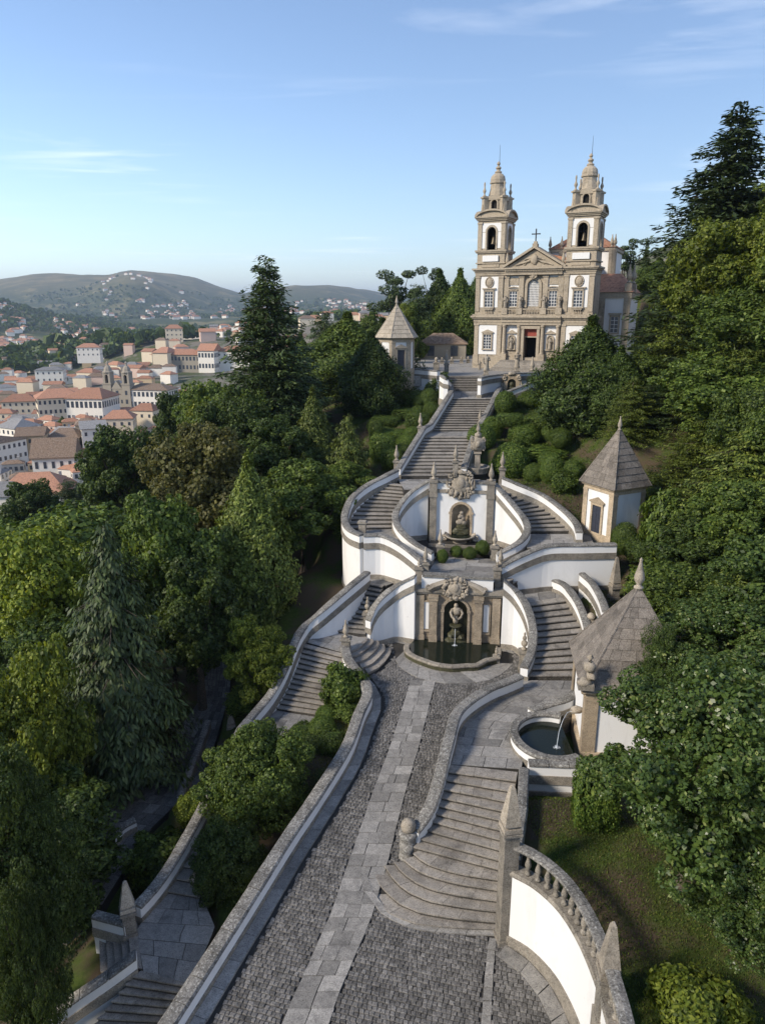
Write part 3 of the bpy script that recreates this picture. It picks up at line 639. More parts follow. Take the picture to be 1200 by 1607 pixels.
def statue(label, p, h, face=0.0, seed=0, ped=0.0, group='carved figures', mat='carved'):
    root = thing('statue', tuple(p), label, 'statue', group)
    if ped: MB().cbox((p[0], p[1]), .42, .42, p[2], p[2]+ped-.08, face).cbox((p[0], p[1]), .5, .5, p[2]+ped-.08, p[2]+ped, face).obj('pedestal', MT[mat], root)
    figure(MB(), (p[0], p[1], p[2]+ped-.005), h, face, seed).obj('figure', MT[mat], root, smooth=True); return root
def water_mat():
    m, nt, N, L, b = new_mat('dark_basin_water')
    b.inputs['Base Color'].default_value = (0.012, 0.016, 0.011, 1); b.inputs['Roughness'].default_value = 0.05; b.inputs['IOR'].default_value = 1.33
    nbump(N, L, b, nnoise(N, L, pos(N, L), 7, 3, .5, .6), 0.25, 0.02); return m
MT['water'] = water_mat()
MT['spray'] = plain('white_water', (0.5, 0.54, 0.58), 0.25, 0, .6)
MT['moss'] = stone('mossy_wet_granite', (0.085, 0.08, 0.045), (0.05, 0.05, 0.03), (0.02, 0.02, 0.014), lichen=(0.12, 0.13, 0.04), lich=0.5, stain=.6, rough=.5)
def jet(label, pts, r, splash, group='water jets'):
    root = thing('water_jet', tuple(pts[0]), label, 'water', group)
    MB().tube(pts, [r * (.8 + .5 * i / len(pts)) for i in range(len(pts))], 6).obj('stream', MT['spray'], root, smooth=True)
    m = MB(); q = random.Random(3)
    blob(m, (pts[-1][0], pts[-1][1], pts[-1][2]), splash*.55, splash*.55, .05, 2, .7, 12, 6, 3.5)
    for k in range(30):
        a = q.uniform(0, 6.3); d = splash*q.uniform(.3, 1.3); t = .012+.016*q.random(); blob(m, (pts[-1][0]+d*math.cos(a), pts[-1][1]+d*math.sin(a), pts[-1][2]+.01), t, t, t*.6, k, .2, 5, 4)
    m.obj('splash', MT['spray'], root, smooth=True)
FR = R(-8)                                         # the fountains' fronts are turned 8 degrees to the lane
def lw(o, x, y, z=0.0):                            # a local point of a turned thing -> place
    c, s = math.cos(o.rotation_euler.z), math.sin(o.rotation_euler.z); return Vector((o.location.x+x*c-y*s, o.location.y+x*s+y*c, o.location.z+z))

# ================================================================== the lower fountain front
f1 = thing('wall_fountain', (4.75, 43.6, 0), 'lower carved granite wall fountain with arched niche above the large basin', 'fountain', 'fountains of the stairway', rz=FR)
m = arch_wall(MB(), -1.3, 1.2, -.3, 3.6, -.06, .76, 2.36, 0, .55); m.obj('niche_wall', MT['fount'], f1, local=True)
m = MB().box(-.9, .8, .5, .62, -.3, 3.4); m.obj('niche_back', MT['moss'], f1, local=True)
for a, b in ((-2.62, -1.3), (1.2, 2.78)): MB().box(a, b, .12, .7, -.4, 3.55).obj('side_wall', MT['fount'], f1, local=True)
for u in (-1.49, 1.37):
    MB().box(u-.27, u+.27, -.28, .1, -.4, .62).box(u-.24, u+.24, -.22, .1, .62, 3.05).box(u-.3, u+.3, -.28, .1, 3.05, 3.25).box(u-.33, u+.33, -.33, .1, 3.25, 3.42).obj('pilaster', MT['fount'], f1, local=True)
for u in (-2.36, 2.5):
    MB().box(u-.3, u+.3, -.06, .4, -.4, .55).box(u-.26, u+.26, -.02, .4, .55, 3.3).obj('pilaster', MT['fount'], f1, local=True)
for u in (-1.95, 1.88):
    MB().box(u-.17, u+.17, .06, .13, .95, 2.85).obj('white_panel', MT['white'], f1, local=True)
    m = MB(); arch_ring(m, u, .2, 2.78, .9, .08, .0, .12, 6, .08); m.box(u-.28, u+.28, .0, .13, .78, .9); m.obj('panel_frame', MT['fount'], f1, local=True)
m = arch_ring(MB(), -.06, .76, 2.36, -.2, .16, -.1, .1); m.box(-1.02, -.78, -.14, .1, 2.26, 2.42).box(.66, .9, -.14, .1, 2.26, 2.42); m.obj('arch_moulding', MT['fount'], f1, local=True)
m = MB().box(-2.78, 2.9, -.06, .75, 3.42, 3.56).box(-2.86, 2.98, -.16, .8, 3.56, 3.72); m.obj('cornice', MT['band'], f1, local=True)
for s in (-1, 1):
    m = MB()
    pts = [(s*1.75-.05, -.12, 3.78), (s*1.45-.05, -.12, 3.98), (s*1.05-.05, -.12, 4.16), (s*.68-.05, -.12, 4.34)]
    m.tube(pts, [.24, .22, .2, .16], 6); scroll(m, (s*1.75-.05, -.14, 3.86), .2, 1.3, -s, .07, R(90)); scroll(m, (s*.62-.05, -.16, 4.32), .16, 1.2, s, .06, R(-90))
    xz(m, [(s*1.75-.05, 3.72), (s*.55-.05, 3.72), (s*.55-.05, 4.42), (s*1.1-.05, 4.15)], -.12, .3)
    m.obj('broken_pediment', MT['carved'], f1, local=True, smooth=False)
cartouche(MB(), (-.1, -.2, 3.95), 1.55, 1.45, .24, 2).obj('coat_of_arms', MT['carved'], f1, local=True, smooth=True)
for u, x0, x1 in ((-1.6, -2.3, -.8), (1.6, .8, 2.25)): MB().box(x0, x1, .2, .5, 3.715, 4.5).obj('white_panel', MT['white'], f1, local=True)
for a, b in ((-2.25, -.6), (-.6, .75), (.75, 2.25)): MB().box(a+.008, b-.008, .1, .62, 4.5, 4.68).obj('coping_stone', MT['coping'], f1, local=True)
# rocky wet pedestal with bowl inside the niche
m = MB()
for k, (x, z, r) in enumerate([(-.1, .2, .55), (.35, .1, .45), (-.5, .15, .4), (-.05, .75, .36), (.3, .5, .3), (-.35, .6, .28)]): blob(m, (x, .2, z), r, .42, r*.8, k, .5, 9, 6)
m.obj('rockwork', MT['moss'], f1, local=True)
MB().lathe([(.1, 1.0), (.16, 1.05), (.32, 1.2), (.4, 1.28), (.4, 1.34), (.3, 1.33), (.02, 1.26)], (-.05, .1, 0), 14).obj('bowl', MT['moss'], f1, local=True, smooth=True)
m = MB(); blob(m, (-.05, .25, 1.75), .2, .18, .42, 4, .35, 9, 7); blob(m, (-.02, .15, 2.3), .3, .22, .32, 6, .4, 10, 7); blob(m, (-.05, .1, 2.68), .14, .13, .16, 7, .2)
for s in (-1, 1): m.tube([(s*.26, .1, 2.42), (s*.38, 0, 2.2), (s*.3, -.08, 1.95), (s*.12, -.1, 1.8)], [.1, .09, .08, .06], 6)
m.obj('carved_figure', MT['carved'], f1, local=True, smooth=True)
p0 = lw(f1, -.05, -.05, 1.3); p1 = lw(f1, -.05, -.62, .22)
jet('thin water jet falling into the large lower basin', [p0, p0.lerp(p1, .25) + Vector((0, 0, .12)), p0.lerp(p1, .6) + Vector((0, 0, .08)), p1], .013, .13)
# basin: curved granite rim with dark water
Zb = lambda px, z: [at(640 + x / 6, 880 + y / 6, z) for x, y in px]
rimc = Zb([(0, 775), (-15, 800), (-5, 850), (60, 893), (140, 925), (240, 960), (340, 978), (440, 985), (560, 975), (640, 975), (690, 950), (740, 925), (800, 915), (835, 905), (848, 860), (850, 815)], .42)
bas = thing('water_basin', tuple(rimc[7]), 'wide shallow stone basin with scalloped rim and dark water below the lower fountain', 'basin')
rs = smooth_path([Vector((p.x, p.y, 0)) for p in rimc], .3); rn = normals(rs)
nseg = 12; fine = resample(rs, n=nseg*4+1); fnn = normals(fine)
for k in range(nseg):
    q = [v.copy() for v in fine[k*4:k*4+5]]; q[0] = q[0].lerp(q[1], .05); q[-1] = q[-1].lerp(q[-2], .05)
    MB().sweep(q, fnn[k*4:k*4+5], [(-.17, .28), (.17, .28), (.19, .35), (.15, .42), (-.15, .42), (-.19, .35)]).obj('rim_stone', MT['band'], bas)
MB().sweep(rs, rn, [(-.12, -.4), (.12, -.4), (.12, .285), (-.12, .285)]).obj('basin_wall', MT['moss'], bas)
wp = [p.xy for p in rs] + [lw(f1, 2.7, .1).xy, lw(f1, -2.6, .1).xy]
MB().prism([(p.x, p.y) for p in wp], -.35, .2).obj('water', MT['water'], bas)
ap = Zb([(-120, 930), (-95, 990), (40, 1085), (190, 1130), (360, 1158), (500, 1158), (640, 1148), (780, 1122), (900, 1060), (985, 970)], .02); apo = Zb([(-40, 850), (0, 905), (70, 960), (190, 1005), (340, 1040), (450, 1046), (560, 1038), (680, 1012), (760, 985), (840, 960)], .02)
root = thing('basin_apron', tuple(ap[4]), 'ring of slabs paving the foot of the large basin', None, None, 'structure')
flags([Vector((p.x, p.y, 0)) for p in ap], [Vector((p.x, p.y, 0)) for p in apo], root, 11, (1,), lambda y: 0.0, up=.03)
slab_floor('fountain_court', 'stone floor beside the basin under the white curved walls', [at(588, 1000, 0), at(600, 968, 0), at(650, 960, 0)], [at(640, 1012, 0), at(655, 995, 0), at(665, 985, 0)], 0.0, 4, (1, 3))
slab_floor('fountain_court', 'stone floor right of the basin under the white curved wall', [at(780, 1020, 0), at(780, 1000, 0)], [at(826, 1030, 0), at(828, 985, 0)], 0.0, 4, (1, 3))
# piers of the lower court
for lab, x, y, z, h, fin, fs in [('urn-topped pier at the lower end of the left curved white wall', 577, 1000, .35, 1.75, URN, .95), ('finial pier at the head of the left lane parapet beside the quarter-round steps', 543, 1024, .6, 1.0, PINE, .9),
        ('pier with a carved figure-like finial right of the large basin', 820, 1052, 0, 1.35, URN, 1.0)]:
    pier(lab, at(x, y, z), h, .5, fin, fs, FR)
p = at(778, 1040, 0); pier('leaning slab-like stone post on the right rim of the large basin', p, .5, .3, URN, .55, FR)
pier('low round-capped pier where the side parapet meets the near chapel', at(924, 1000, 1.5), 1.0, .5, BALL, .8, FR)

# ================================================================== terrace between the fountains, small side steps
t1L, t1R, t1B = 3.75, .0, 0
A = lw(f1, -2.2, .62); B = lw(f1, 2.35, .62); C = lw(f1, 2.6, 5.2); Dp = lw(f1, -1.6, 5.2)
slab_floor('fountain_terrace', 'flagged terrace above the lower fountain', [A, Dp], [B, C], 4.18, 5, (2, 3), base=1.2)
f2 = thing('wall_fountain', (5.83, 52.3, 0), 'upper white-walled niche fountain with huge carved coat of arms', 'fountain', 'fountains of the stairway', rz=FR)
Z2 = 4.18
m = arch_wall(MB(), -2.1, 2.1, Z2-.3, 7.95, -.02, .68, 6.45, 0, .5); m.obj('wall_face', MT['white'], f2, local=True)
m = MB()
for i in range(8):                                   # half-round niche back
    a0, a1 = math.pi*i/8, math.pi*(i+1)/8; m.add([(-.02-.7*math.cos(a), .12+.62*math.sin(a), z) for a in (a0, a1) for z in (Z2, 6.45)], [(0, 1, 3, 2)])
    for j in range(5):
        e0, e1 = math.pi/2*j/5, math.pi/2*(j+1)/5
        m.add([(-.02-.7*math.cos(a)*math.cos(e), .12+.62*math.sin(a)*math.cos(e), 6.45+.7*math.sin(e)) for a in (a0, a1) for e in (e0, e1)], [(0, 1, 3, 2)])
m.obj('niche_shell', MT['warm'], f2, local=True, smooth=True)
m = arch_ring(MB(), -.02, .68, 6.45, Z2, .17, -.08, .14); m.box(-.93, -.66, -.11, .1, 6.36, 6.5).box(.62, .89, -.11, .1, 6.36, 6.5); m.obj('arch_moulding', MT['warm'], f2, local=True)
for u in (-2.09, 2.09):
    MB().box(u-.25, u+.25, -.2, .7, Z2-.3, 7.62).box(u-.31, u+.31, -.26, .74, 7.62, 7.95).box(u-.27, u+.27, -.22, .7, 7.95, 8.72).box(u-.33, u+.33, -.28, .74, 8.72, 8.9).obj('pilaster', MT['band'], f2, local=True)
    MB().lathe([(r*1.0, z*1.0) for r, z in PINE], (u, .2, 8.9), 12).obj('finial', MT['carved'], f2, local=True, smooth=True)
MB().box(-1.83, 1.83, -.07, .56, 7.95, 8.2).obj('stone_band', MT['band'], f2, local=True)
for a, b in ((-1.83, -.9), (.9, 1.83)): MB().box(a, b, .04, .44, 8.2, 8.68).obj('white_panel', MT['white'], f2, local=True)
for a, b in ((-1.83, -.95), (-.95, 0), (0, .95), (.95, 1.83)): MB().box(a+.008, b-.008, -.06, .54, 8.68, 8.86).obj('coping_stone', MT['coping'], f2, local=True)
MB().box(-.9, .9, .1, .4, 8.2, 8.7).obj('crest_backing', MT['band'], f2, local=True)
cartouche(MB(), (-.1, -.14, 8.65), 2.0, 2.15, .32, 5).obj('coat_of_arms', MT['carved'], f2, local=True, smooth=True)
MB().lathe([(.62, 3.9), (.66, 4.1), (.5, 4.2), (.52, 4.4), (.85, 4.62), (1.08, 4.74), (1.12, 4.84), (1.04, 4.86), (.98, 4.8), (.7, 4.74), (.02, 4.7)], (-.05, -.32, 0), 18).obj('basin', MT['band'], f2, local=True, smooth=True)
MB().lathe([(.97, 4.77), (.5, 4.775), (.01, 4.775)], (-.05, -.32, 0), 18).obj('water', MT['water'], f2, local=True)
m = MB()
for k, (x, z, r) in enumerate([(0, 4.95, .5), (.28, 5.0, .35), (-.3, 5.0, .36), (.02, 5.35, .4), (.2, 5.3, .25)]): blob(m, (x, .15, z), r, .32, r*.8, k+30, .5, 9, 6)
m.obj('mossy_rock', MT['moss'], f2, local=True)
m = MB()
for k, (x, y, z, r) in enumerate([(0, .15, 5.78, .3), (-.18, .1, 5.7, .22), (.2, .1, 5.68, .22), (0, .1, 6.1, .24), (-.1, 0, 6.12, .15), (.02, .1, 6.42, .14), (.14, 0, 6.0, .14)]): blob(m, (x, y, z), r, r*.8, r*.9, k+40, .4, 9, 6)
m.obj('carved_figures', MT['carved'], f2, local=True, smooth=True)
for s in (-1, 1): scroll(MB(), (s*1.15-.05, -.2, 4.6), .3, 1.3, s, .13, R(90)).obj('scroll_bracket', MT['carved'], f2, local=True, smooth=True)
MB().box(-2.3, 2.3, -1.35, -1.22, 3.9, 4.36).obj('bed_kerb', MT['band'], f2, local=True); MB().box(-2.2, 2.2, -1.24, 0, 3.9, 4.28).obj('soil', MT['mortar'], f2, local=True)
# curved parapets of the upper basin court, with tall white faces
parapet('curved white wall on the left of the upper fountain', cope([(671, 753, 7.95), (645, 770, 7.2), (627, 790, 6.4), (620, 808, 5.7), (627, 828, 5.3), (650, 850, 4.75), (679, 866, 4.25)], .8), h=.8, th=.42, zb=[4.2]*4)
parapet('curved white wall on the right of the upper fountain', cope([(777, 758, 7.95), (795, 778, 7.2), (812, 798, 6.5), (825, 816, 5.9), (827, 832, 5.5), (815, 848, 5.1), (796, 859, 4.7), (779, 868, 4.3)], .8), h=.8, th=.42, zb=[4.2]*4)
parapet('white retaining wall with sloping coping left of the terrace', cope([(570, 838, 5.4), (598, 838, 5.4), (622, 848, 5.2), (645, 864, 4.75), (664, 880, 4.3)], .8), h=.8, th=.42, zb=[3.0]*5)
parapet('white retaining wall with sloping coping right of the terrace', cope([(786, 886, 4.3), (808, 874, 4.75), (835, 862, 5.15), (862, 854, 5.4), (912, 853, 5.4), (966, 852, 5.4)], .8), h=.8, th=.42, zb=[3.0]*5)
for lab, x, y, z, h, fin, fs in [('urn pier at the left back corner of the fountain terrace', 690, 876, 4.18, 1.0, PINE, .85), ('urn pier at the right back corner of the fountain terrace', 775, 878, 4.18, 1.0, PINE, .85),
        ('finial pier at the left front corner of the fountain terrace', 667, 905, 4.1, 1.0, PINE, .8), ('finial pier at the right front corner of the fountain terrace', 784, 908, 4.1, 1.0, PINE, .8),
        ('low ball pier on the front left of the terrace parapet', 657, 916, 3.7, 1.15, URN, .55), ('low pier above the right end of the lower fountain', 779, 918, 3.8, 1.2, URN, .4)]:
    pier(lab, at(x, y, z), h, .44, fin, fs, FR)
# small steps beside the terrace
stair('short steps climbing left from the fountain terrace', [at(664, 892, 4.18), at(640, 868, 4.8), at(606, 848, 5.4)], [at(684, 878, 4.18), at(655, 858, 4.8), at(628, 835, 5.4)], 6, 4.18, 5.4, group='flights of the stairway')
stair('short steps climbing right from the fountain terrace', [at(776, 880, 4.18), at(805, 868, 4.8), at(832, 850, 5.4)], [at(792, 895, 4.18), at(822, 882, 4.8), at(858, 862, 5.4)], 6, 4.18, 5.4, group='flights of the stairway')
stair('short steps from the right side landing up to the terrace', [at(810, 916, 3.0), at(785, 900, 4.18)], [at(830, 925, 3.0), at(798, 912, 4.18)], 5, 3.0, 4.18, group='flights of the stairway')
slab_floor('left_turn_landing', 'turning landing on the left at the foot of the curved upper flight', [at(548, 842, 5.4), at(545, 826, 5.4)], [at(612, 852, 5.4), at(624, 828, 5.4)], 5.4, 3, (2, 3))
slab_floor('right_turn_landing', 'turning landing on the right by the pyramid-roofed chapel', [at(826, 860, 5.4), at(826, 838, 5.4)], [at(935, 862, 5.4), at(925, 838, 5.4)], 5.4, 3, (3, 5))
sl5 = [at(550, 832, 5.4), at(548, 805, 6.1), at(568, 780, 6.9), at(612, 758, 7.8)]; sr5 = [at(622, 830, 5.4), at(622, 806, 6.1), at(634, 786, 6.9), at(668, 764, 7.8)]
stair('curved upper left flight sweeping round the upper fountain', sl5, sr5, 12, 5.4, 7.8, group='flights of the stairway')
sr6 = [at(908, 836, 5.4), at(893, 810, 6.1), at(858, 783, 7.0), at(796, 752, 7.8)]; sl6 = [at(828, 836, 5.4), at(826, 815, 6.1), at(810, 790, 7.0), at(778, 764, 7.8)]
stair('curved upper right flight sweeping round the upper fountain', sl6, sr6, 13, 5.4, 7.8, group='flights of the stairway')
parapet('outer right parapet with white band beside the curved upper right flight', cope([(788, 748, 7.8), (812, 758, 7.4), (850, 774, 6.8), (882, 797, 6.1), (903, 818, 5.6), (909, 834, 5.4)], .8), h=.8, th=.42, zb=[7.2, 6.6, 6.0, 5.2, 4.9])
parapet('sweeping left outer parapet round the curved upper left flight', cope([(622, 736, 7.8), (604, 745, 7.7), (575, 760, 7.2), (553, 778, 6.7), (543, 798, 6.1), (541, 816, 5.6), (550, 830, 5.4), (568, 838, 5.4)], .8), h=.8, th=.44, zb=[5.5, 3.6, 2.6, 1.6, 1.4, 1.6])
pier('dark square pilaster pier at the corner of the left retaining wall', at(569, 900, 2.3), 4.0, .5, None, 1, FR)
# upper terrace and the straight stair
slab_floor('upper_terrace', 'terrace over the upper fountain at the foot of the straight stair', [lw(f2, -4.4, 1.2), at(624, 752, 7.8)], [lw(f2, 3.6, .7), at(752, 752, 7.8)], 7.8, 5, (4, 6), base=2.5)
def flight(label, px0, px1, n, z0, z1, ex=.15):
    (a, b), (c, d) = px0, px1; L0, R0, L1, R1 = at(*a, z0), at(*b, z0), at(*c, z1), at(*d, z1)
    L0.x -= ex; L1.x -= ex; R0.x += ex; R1.x += ex
    return stair(label, [L0, L1], [R0, R1], n, z0, z1, group='flights of the stairway')
flight('lowest flight of the long straight stair towards the church', ((630, 749), (722, 749)), ((669, 684), (742, 684)), 12, 7.8, 9.8)
slab_floor('stair_landing', 'pale landing between the lower two straight flights', [at(668, 684, 9.8), at(678, 676, 9.8)], [at(744, 684, 9.8), at(752, 676, 9.8)], 9.8, 2, (3, 4), base=.8)
flight('middle flight of the long straight stair towards the church', ((680, 677), (749, 677)), ((712, 625), (776, 625)), 14, 9.8, 12.2)
slab_floor('stair_landing', 'pale landing below the top flight by the small fountain', [at(708, 626, 12.2), at(711, 613, 12.2)], [at(782, 626, 12.2), at(790, 613, 12.2)], 12.2, 3, (3, 5), base=.8)
flight('top flight of the straight stair up to the church square', ((711, 614), (755, 614)), ((704, 590), (748, 590)), 9, 12.2, 13.7)
sx = lambda px, dx: [at(*q) + Vector((dx, 0, 0)) for q in px]
parapet('left parapet of the straight stair with white inner band', cope([(692, 588, 13.7), (700, 594, 13.4)], .8) + sx([(711, 614, 12.2), (712, 625, 12.2), (680, 677, 9.8), (669, 684, 9.8), (630, 749, 7.8)], -.3), h=.8, th=.42, straight=True, zb=[11.8, 11.4, 10.5, 10.2, 8.4, 8.2, 6])
parapet('right parapet of the straight stair', sx([(782, 616, 12.2), (776, 625, 12.2), (749, 677, 9.8), (742, 684, 9.8), (722, 749, 7.8)], .25), h=.8, th=.42, straight=True, zb=[11.4, 11, 9.2, 8.8, 7])
for lab, x, y, z, h, fs in [('finial pier halfway up the left side of the straight stair', 659, 690, 9.3, 1.25, .95), ('finial pier at the foot of the left stair parapet', 622, 746, 7.6, 1.25, 1.0), ('finial pier halfway up the right side of the straight stair', 752, 680, 9.4, 1.1, .95),
        ('finial pier at the foot of the right stair parapet', 714, 748, 7.8, 1.3, 1.0), ('finial pier at the head of the curved right flight', 787, 757, 7.8, 1.15, 1.0)]:
    pier(lab, at(x, y, z), h, .42, PINE, fs, FR)
# statue-like fountain column behind the upper terrace
p = at(748, 741, 7.9); fc = thing('fountain_column', tuple(p), 'carved shield-topped fountain column in a small basin right of the straight stair', 'fountain')
MB().lathe([(.9, 0), (.95, .2), (1.05, .45), (1.05, .52), (.92, .52), (.85, .4), (.02, .38)], tuple(p), 16).obj('basin', MT['band'], fc, smooth=False)
MB().cbox(p, .5, .5, p.z+.3, p.z+1.6, FR, .8).cbox(p, .62, .62, p.z+1.6, p.z+1.75, FR).obj('shaft', MT['carved'], fc)
m = MB(); blob(m, (p.x, p.y, p.z+2.4), .62, .35, .68, 3, .3, 12, 8); blob(m, (p.x, p.y-.3, p.z+2.4), .28, .2, .3, 9, .2); blob(m, (p.x, p.y, p.z+3.1), .32, .25, .25, 5, .3)
for s in (-1, 1): scroll(m, (p.x+s*.5, p.y-.15, p.z+2.75), .2, 1.2, s, .08, R(90)); scroll(m, (p.x+s*.5, p.y-.15, p.z+2.05), .18, 1.2, -s, .08, R(-90))
m.obj('carved_shield', MT['carved'], fc, smooth=True)
MB().lathe([(r*.9, z*.75) for r, z in PINE], (p.x, p.y, p.z+3.25), 10).obj('finial', MT['carved'], fc, smooth=True)

# ================================================================== upper square, its front wall and the small fountain
sq = [(0, 83), (7.3, 84.2), (11.0, 84.5), (12.5, 83), (19, 82), (34, 80), (40, 120), (-4, 125), (-5, 90)]
o = MB().prism(sq, 12.6, 13.7).obj('church_square', MT['slab']); tag(o, 'pale paved square in front of the church', kind='structure'); cut(sq, 12.9)
def wall_px(label, px, zc, zf, h=.8, **k): return parapet(label, cope([(x, y, zf) for x, y in px], h), h=h, straight=True, **k)
wall_px('white-banded parapet of the church square beside the left chapel', [(588, 573), (640, 577), (688, 581)], None, 13.7, zb=[10.2, 11, 11.4])
parapet('curved front wall of the church square with white panels', cope([(752, 592, 13.7), (765, 589, 13.7), (790, 586, 13.7), (820, 584, 13.7), (850, 583, 13.7)], .6), h=.6, th=.4, zb=[12.2]*4)
parapet('ramp parapet with white band right of the small fountain', cope([(784, 618, 12.2), (806, 609, 12.7), (830, 600, 13.2), (850, 594, 13.5)], .8), h=.8, th=.4, zb=[11.2]*4)
p = at(802, 619, 12.15); f3 = thing('wall_fountain', (p.x, p.y+.2, 12.15), 'small scroll-framed fountain set in the front wall of the church square', 'fountain', 'fountains of the stairway', rz=FR)
m = arch_wall(MB(), -.85, .85, -.3, 2.1, 0, .45, 1.2, -.25, .3, 8); m.obj('surround', MT['warm'], f3, local=True)
m = MB()
for s in (-1, 1): scroll(m, (s*.85, -.28, .35), .3, 1.3, -s, .1, R(-90)); scroll(m, (s*.8, -.28, 1.75), .28, 1.3, s, .1, R(90)); m.tube([(s*.95, -.25, .5), (s*1.05, -.25, 1.0), (s*.95, -.25, 1.5)], .1, 6)
blob(m, (0, -.25, 2.2), .5, .2, .2, 3, .4); m.obj('scroll_frame', MT['carved'], f3, local=True, smooth=True)
m = MB(); blob(m, (0, 0, .5), .4, .3, .4, 1, .5); blob(m, (0, -.05, 1.05), .25, .2, .3, 2, .4); blob(m, (0, -.25, .15), .55, .35, .22, 5, .3); m.obj('rockwork', MT['moss'], f3, local=True)
MB().box(-.5, .5, .2, .32, -.1, 2).obj('niche_back', MT['moss'], f3, local=True)
for lab, x, y, zt in [('tall pillar statue left of the small square fountain', 761, 618, 0), ('tall pillar statue right of the small square fountain', 809, 612, 0)]:
    p = at(x, y, 12.2); pier(lab + ' (its pier)' if 0 else lab.replace('statue', 'pier'), p, 2.1, .5, None)
    statue(lab, (p.x, p.y, 14.32), 1.75, 0, x % 5, 0.35)
pier('obelisk pier on the square wall before the church steps', at(833, 606, 12.6), 1.7, .5, PINE, 1.2, FR); pier('finial pier at the top left of the straight stair', at(700, 590, 13.5), 1.4, .5, PINE, 1.2, FR)
pier('ball pier at the end of the square parapet', at(684, 588, 13.2), 1.5, .7, BALL, .8, FR); statue('small weathered figure on the square wall near the stair head', tuple(at(752, 580, 13.9)), 1.1, 0, 2)
cut([tuple(lw(f2, x, y).xy) for x, y in [(-4.5, .8), (-4.6, -2.2), (-2.4, -3.2), (2.4, -3.2), (4.6, -2.2), (4.4, .8)]], 3.7)
cut([tuple(lw(f1, x, y).xy) for x, y in [(-5.2, 2), (-4.6, -3), (-2, -3.6), (3, -3.6), (4.8, -2.5), (5, 2)]], -.4)
o = MB().prism([tuple(lw(f2, x, y).xy) for x, y in [(-3.6, .3), (-3.9, -1.6), (-2.2, -2.6), (2.2, -2.6), (3.9, -1.6), (3.5, .3)]], 3.2, 4.14).obj('planting_soil', MT['mortar']); tag(o, 'dark soil floor of the upper fountain court', kind='structure')
